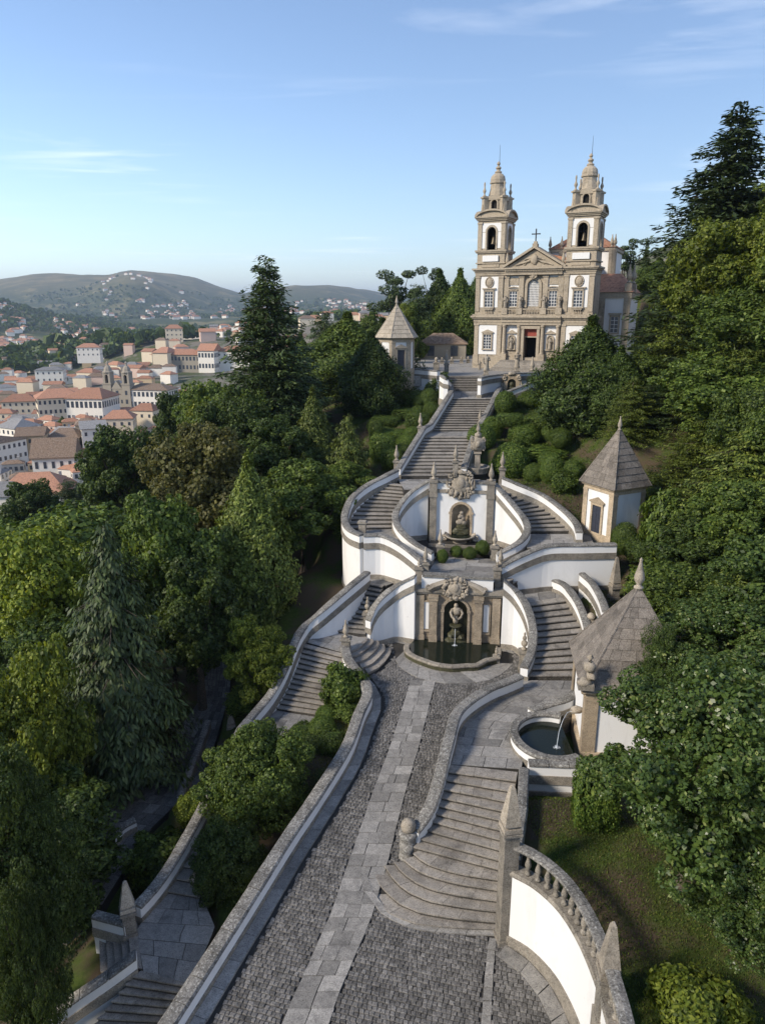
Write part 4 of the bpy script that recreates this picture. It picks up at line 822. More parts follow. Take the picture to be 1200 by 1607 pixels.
# ================================================================== chapels with stone pyramid roofs
def clean(c):
    o = [c[0]]
    for q in c[1:-1]:
        if q - o[-1] > .09 and c[-1] - q > .09: o.append(q)
    return o + [c[-1]]
def chapel(label, c, n, r, ph, z0, ze, za, door=None, foot=.8, roof='slate', wallm='white', rows=8, fin=PINE, fs=1.0, pw=.42, flare=1.16, hut=0.0, doormat='bluedoor', stonem='warm', group='wayside chapels with pyramid roofs'):
    root = thing('chapel', (c[0], c[1], z0), label, 'chapel', group)
    A = [ph + 2*math.pi*k/n for k in range(n)]
    ring = lambda q: [(c[0]+r*q*math.cos(a), c[1]+r*q*math.sin(a)) for a in A]
    MB().prism(ring(.965), z0-.2, ze-.3).obj('wall', MT[wallm], root)
    MB().prism(ring(1.03), z0-foot, z0+.35).obj('plinth', MT[stonem], root)
    m = MB().prism(ring(1.0), ze-.42, ze-.16).prism(ring(1.05), ze-.16, ze-.06, ring(1.1)).prism(ring(1.1), ze-.06, ze+.04); m.obj('cornice', MT[stonem], root)
    C = [Vector((p[0], p[1])) for p in ring(1.0)]; cc = Vector((c[0], c[1]))
    for k in range(n):
        a, b, d = C[k], C[k-1], C[(k+1) % n]; e1 = (b-a).normalized(); e2 = (d-a).normalized(); o = (a-cc).normalized()*.015
        inn = a - (a-cc).normalized()*.3
        MB().prism([tuple(a+o), tuple(a+o+e2*pw), tuple(inn), tuple(a+o+e1*pw)], z0+.3, ze-.4).obj('corner_pilaster', MT[stonem], root)
        MB().prism([tuple(a+o*3), tuple(a+o*3+e2*(pw+.05)), tuple(inn), tuple(a+o*3+e1*(pw+.05))], ze-.55, ze-.4).obj('capital', MT[stonem], root)
    # roof slabs face by face
    apex = Vector((c[0], c[1], za)); ev = [Vector((c[0]+r*flare*math.cos(a), c[1]+r*flare*math.sin(a), ze+.02)) for a in A]
    MB().add([tuple(cc.to_3d()+Vector((0,0,za-.06)))] + [(p.x+(c[0]-p.x)*.02, p.y+(c[1]-p.y)*.02, p.z-.01) for p in ev], [(0, 1+k, 1+(k+1) % n) for k in range(n)] + [tuple(range(n, 0, -1))]).obj('roof_bed', MT['mortar'], root)
    for k in range(n):
        a, b = ev[k], ev[(k+1) % n]; nor = (b-a).cross(apex-a).normalized()
        if nor.z < 0: nor = -nor
        for i in range(rows):
            t0, t1 = i/rows, (i+1)/rows*.985 + .012
            L0, R0, L1, R1 = a.lerp(apex, t0), b.lerp(apex, t0), a.lerp(apex, min(t1, .985)), b.lerp(apex, min(t1, .985))
            w = (R0-L0).length; ns = max(1, int(round(w/.62))); off = (.5/ns if i % 2 and ns > 1 else 0)
            cutsx = clean(sorted(set([0.0, 1.0] + [min(1, max(0, q/ns + off + rng.uniform(-.04, .04))) for q in range(1 if not off else 0, ns)])))
            for q0, q1 in zip(cutsx, cutsx[1:]):
                g = .008/max(w, .1); up = rng.uniform(.0, .012)
                bot = [L0.lerp(R0, q0+g), L0.lerp(R0, q1-g), L1.lerp(R1, q1-g), L1.lerp(R1, q0+g)]
                hh = [.055+up, .055+up, .02+up, .02+up]
                v = [tuple(p) for p in bot] + [tuple(p + nor*h) for p, h in zip(bot, hh)]
                MB().add(v, [(4,5,6,7), (0,1,5,4), (1,2,6,5), (2,3,7,6), (3,0,4,7)]).obj('roof_slab', MT[roof], root)
        MB().tube([a + nor*.03, a.lerp(apex, .985) + nor*.03], [.07, .04], 5).obj('hip_stone', MT[roof], root)
    MB().lathe([(q*fs, z*fs) for q, z in fin], (c[0], c[1], za-.12), 10).obj('finial', MT['carved'], root, smooth=True)
    if door is not None:
        k, dw, dh = door; a, b = C[k], C[(k+1) % n]; mid = (a+b)/2; e = (b-a).normalized(); o = Vector((e.y, -e.x)); o = o if o.dot(mid-cc) > 0 else -o
        def bx(u0, u1, d0, d1, za_, zb_):
            q = [mid+e*u0+o*d0, mid+e*u1+o*d0, mid+e*u1+o*d1, mid+e*u0+o*d1]; return MB().prism([tuple(p) for p in q], za_, zb_)
        fr = bx(-dw/2-.17, -dw/2, -.1, .06, z0+.05, z0+dh+.14); q = bx(dw/2, dw/2+.17, -.1, .06, z0+.05, z0+dh+.14); fr.add(q.v, q.f); q = bx(-dw/2-.17, dw/2+.17, -.1, .075, z0+dh+.01, z0+dh+.2); fr.add(q.v, q.f)
        dr = bx(-dw/2, dw/2, -.12, -.02, z0+.05, z0+dh+.01).obj('door', MT[doormat], root)
        for i in range(5):
            for s in (-1, 1): bx(s*dw*.24-dw*.17, s*dw*.24+dw*.17, -.03, .0, z0+.2+i*(dh-.25)/5, z0+.2+(i+.78)*(dh-.25)/5).obj('door_panel', MT[doormat], dr)
        fr.obj('door_frame', MT[stonem], root)
        pts = [(-dw/2-.28, 0), (dw/2+.28, 0), (dw/2+.28, .1), (0, .42), (-dw/2-.28, .1)]
        v = [(*(mid+e*u+o*d), z0+dh+.2+z) for d in (-.05, .14) for u, z in pts]; MB().add(v, [(0,1,2,3,4), (9,8,7,6,5)] + [(i, (i+1) % 5, 5+(i+1) % 5, 5+i) for i in range(5)]).obj('pediment', MT[stonem], root)
    return root
v = Vector((.31, .95)); cR = Vector((15.72, 48.35)) + v*2.08
chapel('small chapel with dark blue door and lichened pyramid roof on the right landing', (cR.x, cR.y), 4, 2.08, math.atan2(-v.y, -v.x), 5.4, 9.15, 13.05, door=(3, .85, 2.3), foot=1.2, rows=9, fs=.75)
chapel('near chapel behind the oval basin, steep stone roof half hidden by the leafy tree', (12.15, 32.6), 4, 3.4, R(-8+225), .35, 3.95, 8.3, foot=1.2, rows=10, fs=1.2, pw=.62, flare=1.09)
chapel('pale-roofed hexagonal chapel at the left corner of the church square', (1.55, 83.2), 6, 2.05, R(255), 14.3, 17.95, 21.5, door=(0, .8, 2.4), foot=4.0, roof='pale_slate', rows=8, fs=.8, stonem='church', flare=1.2)
# gargoyle and urn cluster at the near chapel's roof corner
p = atY(925, 1050, 30.2); g = thing('roof_urn', tuple(p), 'weathered carved urn and scrolls at the eaves corner of the near chapel', 'urn')
m = MB(); blob(m, (p.x, p.y, p.z+.1), .3, .3, .28, 2, .4); blob(m, (p.x+.1, p.y, p.z-.35), .25, .28, .24, 5, .5); blob(m, (p.x-.15, p.y+.05, p.z-.7), .34, .3, .22, 6, .5); m.tube([(p.x, p.y, p.z+.3), (p.x-.03, p.y, p.z+.6), (p.x+.02, p.y, p.z+.72)], [.12, .16, .03], 8); m.obj('carving', MT['carved'], g, smooth=True)
MB().cbox((p.x-.1, p.y+.15), .7, .7, p.z-1.0, p.z-.72, FR).obj('base', MT['band'], g)

# ================================================================== oval basin beside the right landing
b2 = thing('water_basin', (7.75, 30.8, .85), 'oval stone basin with a water spout against the near chapel', 'basin')
ov = []
for k in range(25):
    a = R(-62 - 236*k/24); ov.append(Vector((8.05 + 1.75*math.cos(a), 30.85 + 1.95*math.sin(a), 0)))
rs = resample(ov, n=41); rn = normals(rs)
for k in range(10):
    q = [t.copy() for t in rs[k*4:k*4+5]]; q[0] = q[0].lerp(q[1], .05); q[-1] = q[-1].lerp(q[-2], .05)
    MB().sweep(q, rn[k*4:k*4+5], [(-.2, 1.32), (.2, 1.32), (.22, 1.42), (.16, 1.5), (-.16, 1.5), (-.22, 1.42)]).obj('rim_stone', MT['coping'], b2)
MB().sweep(rs, rn, [(-.15, .2), (.15, .2), (.15, 1.33), (-.15, 1.33)]).obj('basin_wall', MT['white'], b2)
MB().sweep(rs, rn, [(-.19, .2), (.19, .2), (.19, .98), (-.19, .98)]).obj('stone_band', MT['band'], b2)
MB().prism([tuple(q.xy) for q in rs], .3, 1.05).obj('water', MT['water'], b2)
cut([tuple((q*1.0).xy) for q in rs], -.2)
parapet('low curved parapet with white face behind the oval basin', cope([(832, 1112, .85), (862, 1102, .85), (890, 1094, .85), (906, 1080, .85)], .75), h=.75, th=.4, zb=[.2, .2])
parapet('straight white-faced wall closing the front of the oval basin', [Vector((6.55, 28.75, .65)), Vector((9.2, 28.55, .65))], h=.8, th=.4, zb=[-.3, -.3], straight=True)
parapet('stone parapet from the obelisk pillar up to the oval basin', [Vector((4.95, 22.9, 1.0)), Vector((5.7, 25.6, .95)), Vector((6.3, 28.4, .85))], h=.5, th=.36, zb=[-1, -.5, .2], straight=True)
p0 = Vector((9.05, 31.2, 2.5)); jet('arching water jet from the near chapel into the oval basin', [p0, p0+Vector((-.3, -.25, .06)), p0+Vector((-.55, -.5, -.2)), p0+Vector((-.75, -.7, -.7)), Vector((8.2, 30.35, 1.07))], .013, .13)
sp = thing('water_spout', tuple(p0), 'carved stone spout on the near chapel wall', 'spout'); m = MB(); blob(m, (9.3, 31.3, 2.5), .35, .2, .2, 3, .4); m.tube([(9.5, 31.45, 2.5), (9.0, 31.2, 2.5)], [.1, .06], 8); m.obj('mask', MT['carved'], sp, smooth=True)

# ================================================================== tall curved balustrade wall at the right front
base = [Vector((4.76, 22.35, 0)), Vector((5.54, 21.7, 0)), Vector((6.19, 20.68, 0)), Vector((6.54, 19.5, 0)), Vector((6.69, 18.28, 0)), Vector((6.72, 17.05, 0)), Vector((6.6, 15.2, 0)), Vector((6.3, 13.5, 0))]
P = smooth_path(base, .3); nr = normals(P); wl = thing('balustrade_wall', (4.72, 22.2, -1.5), 'tall curved white wall topped by a stone balustrade at the right front', 'wall')
MB().sweep(P, nr, [(-.2, -1.55), (.2, -1.55), (.2, 1.14), (-.2, 1.14)]).obj('wall_face', MT['white'], wl)
MB().sweep(P, nr, [(-.27, -3.4), (.27, -3.4), (.27, -1.54), (-.27, -1.54)]).obj('plinth', MT['band'], wl)
cut([tuple((p + Vector((-n.x, -n.y, 0))*.0).xy) for p, n in zip(P, nr)] + [(2, 13), (2, 22)], -3.3)
nb = 11; fine = resample(P, n=nb*4+1); fn = normals(fine)
for k in range(nb):
    q = [t.copy() for t in fine[k*4:k*4+5]]; q[0] = q[0].lerp(q[1], .03); q[-1] = q[-1].lerp(q[-2], .03)
    MB().sweep(q, fn[k*4:k*4+5], [(-.26, 1.14), (.26, 1.14), (.29, 1.22), (.24, 1.34), (-.24, 1.34), (-.29, 1.22)]).obj('sill_stone', MT['band'], wl)
    MB().sweep(q, fn[k*4:k*4+5], [(-.19, 2.24), (.19, 2.24), (.22, 2.3), (.19, 2.37), (0, 2.4), (-.19, 2.37), (-.22, 2.3)]).obj('rail_stone', MT['coping'], wl)
bal = MB().lathe([(.12, 0), (.12, .09), (.07, .14), (.06, .22), (.12, .38), (.125, .46), (.07, .64), (.06, .74), (.11, .8), (.11, .905)], (0, 0, 0), 8).mesh('baluster', MT['band'], True)
bp = resample(P[2:], step=.42)
for q in bp: mesh_obj('baluster', bal, wl, (q.x - wl.location.x, q.y - wl.location.y, 1.338 - wl.location.z))
base_o = [p + Vector((-n.x, -n.y, 0))*0 for p, n in zip(P, nr)]
kl = [p + Vector((n.x, n.y, 0))*.27 for p, n in zip(P, nr)]; kr = [p + Vector((n.x, n.y, 0))*.85 for p, n in zip(P, nr)]
root = thing('wall_foot_kerb', tuple(kl[0]), 'curved kerb slabs at the foot of the tall balustrade wall', None, None, 'structure'); flags(kl, kr, root, 9, (1,), lambda y: zlane(y), up=.06)
pier('tall square pillar with a pointed obelisk at the foot of the right stair', Vector((4.6, 22.4, -2.0)), 4.95, .56, 1.55, 1, R(10), name='obelisk_pillar', group=None)
pier('leaning lichened obelisk on the near end of the balustrade', Vector((6.72, 17.35, .2)), 1.75, .52, 1.6, 1, R(-4), name='obelisk_pillar', group=None, foot=2)
q = at(962, 940, 3.0); pier('slim pale obelisk standing in the garden beyond the near chapel', q, .9, .5, 1.7, 1, R(10), name='garden_obelisk', group=None)

# ================================================================== lower left: landing, flights, path
slab_floor('lower_court', 'shadowed flagged landing below the lane on the left', [at(225, 1525, -4), at(213, 1458, -4), at(262, 1402, -4)], [at(300, 1545, -4), at(338, 1455, -4), at(318, 1408, -4)], -4, 5, (2, 4))
q0, q1, q2, q3 = at(220, 1524, -4), at(292, 1540, -4), at(120, 1640, -5.6), at(262, 1640, -5.6)
stair('shadowed steps descending towards the bottom left corner', [q2, q0], [q3, q1], 9, -5.7, -4.0, group='flights of the stairway', blocks=3)
stair('narrow shadowed steps climbing behind the round clipped tree', [at(262, 1402, -4), at(318, 1292, -2.9), at(384, 1160, -1.6)], [at(320, 1412, -4), at(378, 1300, -2.9), at(472, 1182, -1.6)], 14, -4, -1.6, group='flights of the stairway')
stair('short shadowed steps dropping left of the lower court', [at(160, 1530, -4.9), at(222, 1520, -4)], [at(158, 1478, -4.9), at(214, 1460, -4)], 5, -4.9, -4, group='flights of the stairway')
parapet('shadowed parapet with pale band beside the narrow steps', cope([(378, 1142, -1.6), (346, 1208, -2.3), (312, 1276, -2.9), (270, 1350, -3.7), (240, 1392, -4), (214, 1420, -4)], .8), h=.8, th=.42, zb=[-5, -5.5, -5.8])
parapet('shadowed parapet with blue-white face at the bottom left', cope([(214, 1494, -4), (165, 1530, -4.7), (113, 1565, -5.4), (80, 1590, -5.8)], .8), h=.8, th=.4, zb=[-6, -6.5, -7])
parapet('short low wall with pale face left of the lower obelisk', cope([(148, 1432, -4.3), (200, 1446, -4.1)], .8), h=.8, th=.36, zb=[-6, -6])
pier('dark weathered obelisk at the corner of the lower court', at(205, 1466, -4.1), 1.3, .5, 1.1, 1, .4, name='court_obelisk', group=None)
pl = [at(332, 985, -4.6), at(318, 1090, -4.8), at(250, 1185, -5.0), at(150, 1290, -5.2), at(60, 1400, -5.4)]; prr = [at(368, 985, -4.6), at(360, 1090, -4.8), at(322, 1215, -5.0), at(235, 1300, -5.2), at(160, 1420, -5.4)]
slab_floor('wood_path', 'dark cobbled path through the wood on the left', pl, prr, -5, 34, (6, 8), mat='cobble', base=2.5, zf=lambda x, y: -5.4 + max(0, min(.8, (y - 28)*.03)))
parapet('low rough wall along the dark wood path', cope([(326, 1130, -4.9), (312, 1170, -5), (298, 1205, -5), (282, 1248, -5.05)], .5), h=.5, th=.3, zb=[-5.6, -5.6], band=.32)
parapet('pale-faced parapet on the far side of the wood path', cope([(212, 1284, -5.2), (190, 1296, -5.2), (160, 1330, -5.25), (118, 1386, -5.3), (90, 1420, -5.4)], .6), h=.6, th=.34, zb=[-6.5, -6.5])
pier('short stone marker post beside the wood path', at(364, 1150, -4.6), .5, .42, .55, 1, .2, name='marker_post', group=None)
# ================================================================== the church
CH = thing('church', (11.69, 96.23, 13.7), 'twin-towered granite and white church at the top of the stairway', 'church', rz=R(-26))
K = lambda m, name, mat, parent=CH, smooth=False: m.obj(name, MT[mat], parent, smooth, local=True)
WX = 14.6; TW = 3.6
# local: x along the front (0 = left corner), y into the church, z up.  stone carcass
K(MB().box(-.12, TW+.1, -.06, 3.7, -1.2, 1.55), 'tower_plinth', 'church'); K(MB().box(WX-TW-.1, WX+.12, -.06, 3.7, -1.2, 1.55), 'tower_plinth', 'church')
K(MB().box(TW+.1, WX-TW-.1, .1, 3, -1.2, 1.45), 'nave_plinth', 'church')
for x0 in (0, WX-TW): K(MB().box(x0, x0+TW, 0, 3.6, 1.5, 11.7), 'tower_shaft', 'church')
m = MB(); m.box(TW-.02, 6.35, .3, 2.5, 1.4, 11.7).box(8.25, WX-TW+.02, .3, 2.5, 1.4, 11.7).box(6.35, 8.25, .3, 2.5, 5.0, 7.6); arch_wall(m, 6.35, 8.25, 7.6, 11.7, 7.3, .72, 10.05, .3, 2.5, 8); K(m, 'front_wall', 'church')
def panel(x0, x1, z0, z1, y, d=.03): K(MB().box(x0, x1, y-d, y+.05, z0, z1), 'white_panel', 'white_far')
for x0 in (0, WX-TW):
    panel(x0+.62, x0+TW-.62, 1.75, 5.35, 0); panel(x0+.68, x0+TW-.68, 7.5, 11.15, 0); panel(x0+.8, x0+TW-.8, 12.95, 13.65, 0, .16)
for x0, x1 in ((4.12, 5.62), (8.98, 10.48)): panel(x0, x1, 2.4, 5.35, .3); panel(x0+.05, x1-.05, 7.55, 11.2, .3)
for x0 in (0, WX-TW):
    for x in (x0+.3, x0+TW-.3):
        K(MB().box(x-.34, x+.34, -.14, .1, .4, 1.7).box(x-.26, x+.26, -.1, .1, 1.7, 5.3).box(x-.32, x+.32, -.16, .1, 5.3, 5.55), 'pilaster', 'church')
        K(MB().box(x-.26, x+.26, -.1, .1, 7.0, 11.0).box(x-.32, x+.32, -.16, .1, 11.0, 11.25), 'pilaster', 'church')
for x in (3.95, 5.82, 8.78, 10.65):
    K(MB().box(x-.38, x+.38, -.35, .35, -.8, 1.9).lathe([(.3, 1.9), (.3, 2.0), (.25, 2.1), (.25, 3.0), (.215, 5.05), (.24, 5.1), (.24, 5.15), (.3, 5.2), (.3, 5.4)], (x, -.02, 0), 12), 'column', 'church', smooth=False)
    K(MB().box(x-.3, x+.3, .05, .35, 6.9, 11.0).box(x-.36, x+.36, -.02, .35, 11.0, 11.25), 'pilaster', 'church')
for z0, z1, o in ((5.4, 5.72, .06), (5.72, 6.1, .1), (6.1, 6.28, .26), (6.28, 6.5, .42)): K(MB().box(-o, WX+o, -o-.06, 3.6, z0, z1).box(TW, WX-TW, -o-.3 if z0 > 5.5 else -.3, .3, z0+.005, z1-.005), 'lower_cornice', 'church')
for z0, z1, o in ((11.3, 11.55, .06), (11.55, 11.8, .12), (11.8, 11.95, .28), (11.95, 12.15, .42)): K(MB().box(-o, WX+o, -o-.06, 3.6, z0, z1).box(TW+.2, WX-TW-.2, -o-.22, .3, z0+.005, z1-.005), 'upper_cornice', 'church')
m = MB()
for i in range(36): K(MB().box(TW+.25+i*.2, TW+.37+i*.2, -.5, -.2, 11.72, 11.85), 'dentil', 'church') if i < 36 else 0
# balustrade over the lower cornice
balc = MB().lathe([(.07, 0), (.07, .05), (.035, .1), (.075, .28), (.04, .45), (.07, .5), (.07, .56)], (0, 0, 0), 6).mesh('baluster', MT['church'], True)
for a, b, n in ((4.3, 5.45, 6), (6.2, 8.4, 11), (9.15, 10.3, 6), (1.3, 2.35, 5), (12.3, 13.3, 5)):
    y = -.28 if 3.6 < a < 11 else -.2
    K(MB().box(a-.05, b+.05, y-.09, y+.09, 7.22, 7.36), 'balustrade_rail', 'church')
    for i in range(n): mesh_obj('baluster', balc, CH, (a + (b-a)*(i+.5)/n, y, 6.67))
K(MB().box(-.2, WX+.2, -.42, .1, 6.5, 6.68), 'balustrade_base', 'church')
for x in (3.95, 5.82, 8.78, 10.65): K(MB().box(x-.36, x+.36, -.5, .1, 6.66, 7.42), 'balustrade_pedestal', 'church')
for i, x in enumerate((3.95, 5.82, 8.78, 10.65)):
    q = lw(CH, x, -.2, 7.42); statue(['leftmost saint statue on the church balustrade', 'saint statue left of the great arched church window', 'saint statue right of the great arched church window', 'rightmost saint statue on the church balustrade'][i], tuple(q), 1.5, R(-26), i, 0, 'saints on the church balustrade')
def window(x, z0, z1, w, y, nx=3, nz=5, head='arch', parent=CH):
    f = MB(); f.box(x-w/2-.16, x-w/2, y-.14, y+.1, z0-.05, z1+.14).box(x+w/2, x+w/2+.16, y-.14, y+.1, z0-.05, z1+.14).box(x-w/2-.16, x+w/2+.16, y-.14, y+.1, z1, z1+.16).box(x-w/2-.2, x+w/2+.2, y-.2, y+.1, z0-.16, z0-.02)
    o = K(f, 'window', 'church', parent)
    K(MB().box(x-w/2, x+w/2, y-.05, y-.02, z0-.03, z1+.02), 'pane', 'glass', o)
    mm = MB()
    for i in range(nx+1): t = x-w/2+w*i/nx; mm.box(t-.028, t+.028, y-.085, y-.045, z0-.02, z1+.01)
    for j in range(nz+1): t = z0+(z1-z0)*j/nz; mm.box(x-w/2, x+w/2, y-.08, y-.046, t-.024, t+.024)
    K(mm, 'glazing_bars', 'frame', o)
    h = MB()
    if head == 'arch': 
        a = arc(x, z1+.3, w/2+.3, .28, 180, 0, 6); b = arc(x, z1+.3, w/2+.18, .16, 180, 0, 6)
        for i in range(6): xz(h, [a[i], a[i+1], b[i+1], b[i]], y-.22, y+.05)
        h.box(x-w/2-.3, x+w/2+.3, y-.2, y+.05, z1+.18, z1+.3)
    elif head == 'tri': h.box(x-w/2-.28, x+w/2+.28, y-.18, y+.05, z1+.2, z1+.3); xz(h, [(x-w/2-.3, z1+.3), (x+w/2+.3, z1+.3), (x, z1+.62)], y-.15, y+.05)
    else: h.box(x-w/2-.34, x+w/2+.34, y-.22, y+.05, z1+.26, z1+.42)
    if h.v: K(h, 'hood', 'church', o)
    return o
for x in (1.8, WX-1.8):
    window(x, 7.55, 9.4, 1.02, -.04, 3, 5, 'flat'); window(x, 2.45, 4.2, 1.0, -.04, 3, 5, 'tri')
    m = MB(); blob(m, (x, -.08, 10.5), .42, .14, .52, 3, .2, 10, 7); m.tube([(x+.5*math.cos(a*math.pi/8), -.1, 10.5+.6*math.sin(a*math.pi/8)) for a in range(17)], .07, 5); K(m, 'medallion', 'church', smooth=True)
for x in (4.85, 9.75):
    window(x, 7.6, 9.4, .95, .26, 3, 5, 'arch'); K(MB().box(x-.55, x+.55, .18, .3, 10.15, 11.0), 'relief_panel', 'church')
# great arched window
o = K(arch_ring(MB(), 7.3, .74, 10.05, 7.5, .3, .12, .5, 10), 'window', 'church'); K(MB().box(6.5, 8.1, .5, .56, 7.5, 10.9), 'pane', 'glass', o)
m = MB()
for i in range(1, 9): t = 6.58+1.44*i/9; m.box(t-.028, t+.028, .4, .46, 7.5, 10.05+math.sqrt(max(0, .72**2-(t-7.3)**2)))
for j in range(17):
    z = 7.5+j*.2; hw = .72 if z < 10.05 else math.sqrt(max(.01, .72**2-(z-10.05)**2)); m.box(7.3-hw, 7.3+hw, .41, .45, z-.028, z+.028)
K(m, 'glazing_bars', 'frame', o)
K(cartouche(MB(), (7.3, -.1, 11.35), .9, 1.1, .2, 3), 'keystone_shield', 'church', smooth=True)
# portal
m = MB().box(6.15, 6.5, -.2, .6, -.6, 5.0).box(8.1, 8.45, -.2, .6, -.6, 5.0).box(6.1, 8.5, -.25, .6, 4.95, 5.3); d_ = K(m, 'portal_frame', 'church')
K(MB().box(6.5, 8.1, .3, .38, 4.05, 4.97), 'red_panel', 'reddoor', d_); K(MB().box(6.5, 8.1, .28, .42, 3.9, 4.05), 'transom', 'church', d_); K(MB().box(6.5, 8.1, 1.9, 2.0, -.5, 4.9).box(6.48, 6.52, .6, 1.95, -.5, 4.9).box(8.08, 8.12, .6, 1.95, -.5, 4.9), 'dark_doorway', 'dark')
for x in (6.56, 8.04): K(MB().box(x-.05, x+.05, .5, 1.2, .0, 3.9), 'door_leaf', 'wooddoor', d_)
# niches with saints beside the portal
for i, x in enumerate((4.87, 9.73)):
    m = arch_ring(MB(), x, .36, 3.75, 2.5, .12, .1, .3, 8); m.box(x-.55, x+.55, .02, .3, 2.36, 2.5); n_ = K(m, 'niche', 'church'); K(MB().box(x-.37, x+.37, .22, .28, 2.5, 4.1), 'niche_back', 'church', n_)
    h = MB().box(x-.6, x+.6, .05, .3, 4.35, 4.45); xz(h, [(x-.62, 4.45), (x+.62, 4.45), (x, 4.8)], .08, .3); K(h, 'niche_hood', 'church', n_)
    q = lw(CH, x, .06, 2.5); statue(['saint statue in the niche left of the church door', 'saint statue in the niche right of the church door'][i], tuple(q), 1.45, R(-26), i+4, 0, 'saints in the church niches')
# pediment, cross
m = MB(); xz(m, [(3.75, 12.1), (10.85, 12.1), (7.3, 14.2)], -.05, 2.5); K(m, 'pediment', 'church')
for s in (-1, 1):
    m = MB(); xz(m, [(7.3+s*3.75, 12.13), (7.3, 14.32), (7.3, 14.62), (7.3+s*3.95, 12.3)], -.45, 2.5); K(m, 'raking_cornice', 'church')
m = MB(); blob(m, (7.3, -.12, 13.05), .45, .18, .6, 2, .35, 10, 7)
for s in (-1, 1): m.tube([(7.3+s*.4, -.12, 13.0), (7.3+s*1.0, -.12, 12.75), (7.3+s*1.7, -.12, 12.6), (7.3+s*2.3, -.12, 12.4)], [.16, .13, .12, .05], 6); m.tube([(7.3+s*.4, -.12, 13.2), (7.3+s*.9, -.12, 13.15), (7.3+s*1.2, -.12, 13.0)], [.12, .1, .05], 6); scroll(m, (7.3+s*1.2, -.12, 12.65), .22, 1.2, s, .06, 0)
K(m, 'pediment_relief', 'church', smooth=True)
K(MB().box(7.0, 7.6, -.2, .5, 14.45, 14.85).cbox((7.3, .15), .4, .4, 14.85, 15.1), 'cross_base', 'church')
K(MB().box(7.24, 7.36, .09, .21, 15.1, 16.45).box(6.85, 7.75, .1, .2, 15.88, 16.0).lathe([(.0, -.1), (.09, 0), (0, .1)], (6.83, .15, 15.94), 6).lathe([(.0, -.1), (.09, 0), (0, .1)], (7.77, .15, 15.94), 6).lathe([(.0, -.1), (.09, 0), (0, .1)], (7.3, .15, 16.47), 6), 'cross', 'iron')
for x in (3.9, 10.75): K(MB().lathe([(r*1.1, z*1.35) for r, z in PINE], (x, .1, 12.35), 8).cbox((x, .1), .5, .5, 12.1, 12.4), 'pinnacle', 'church', smooth=False)
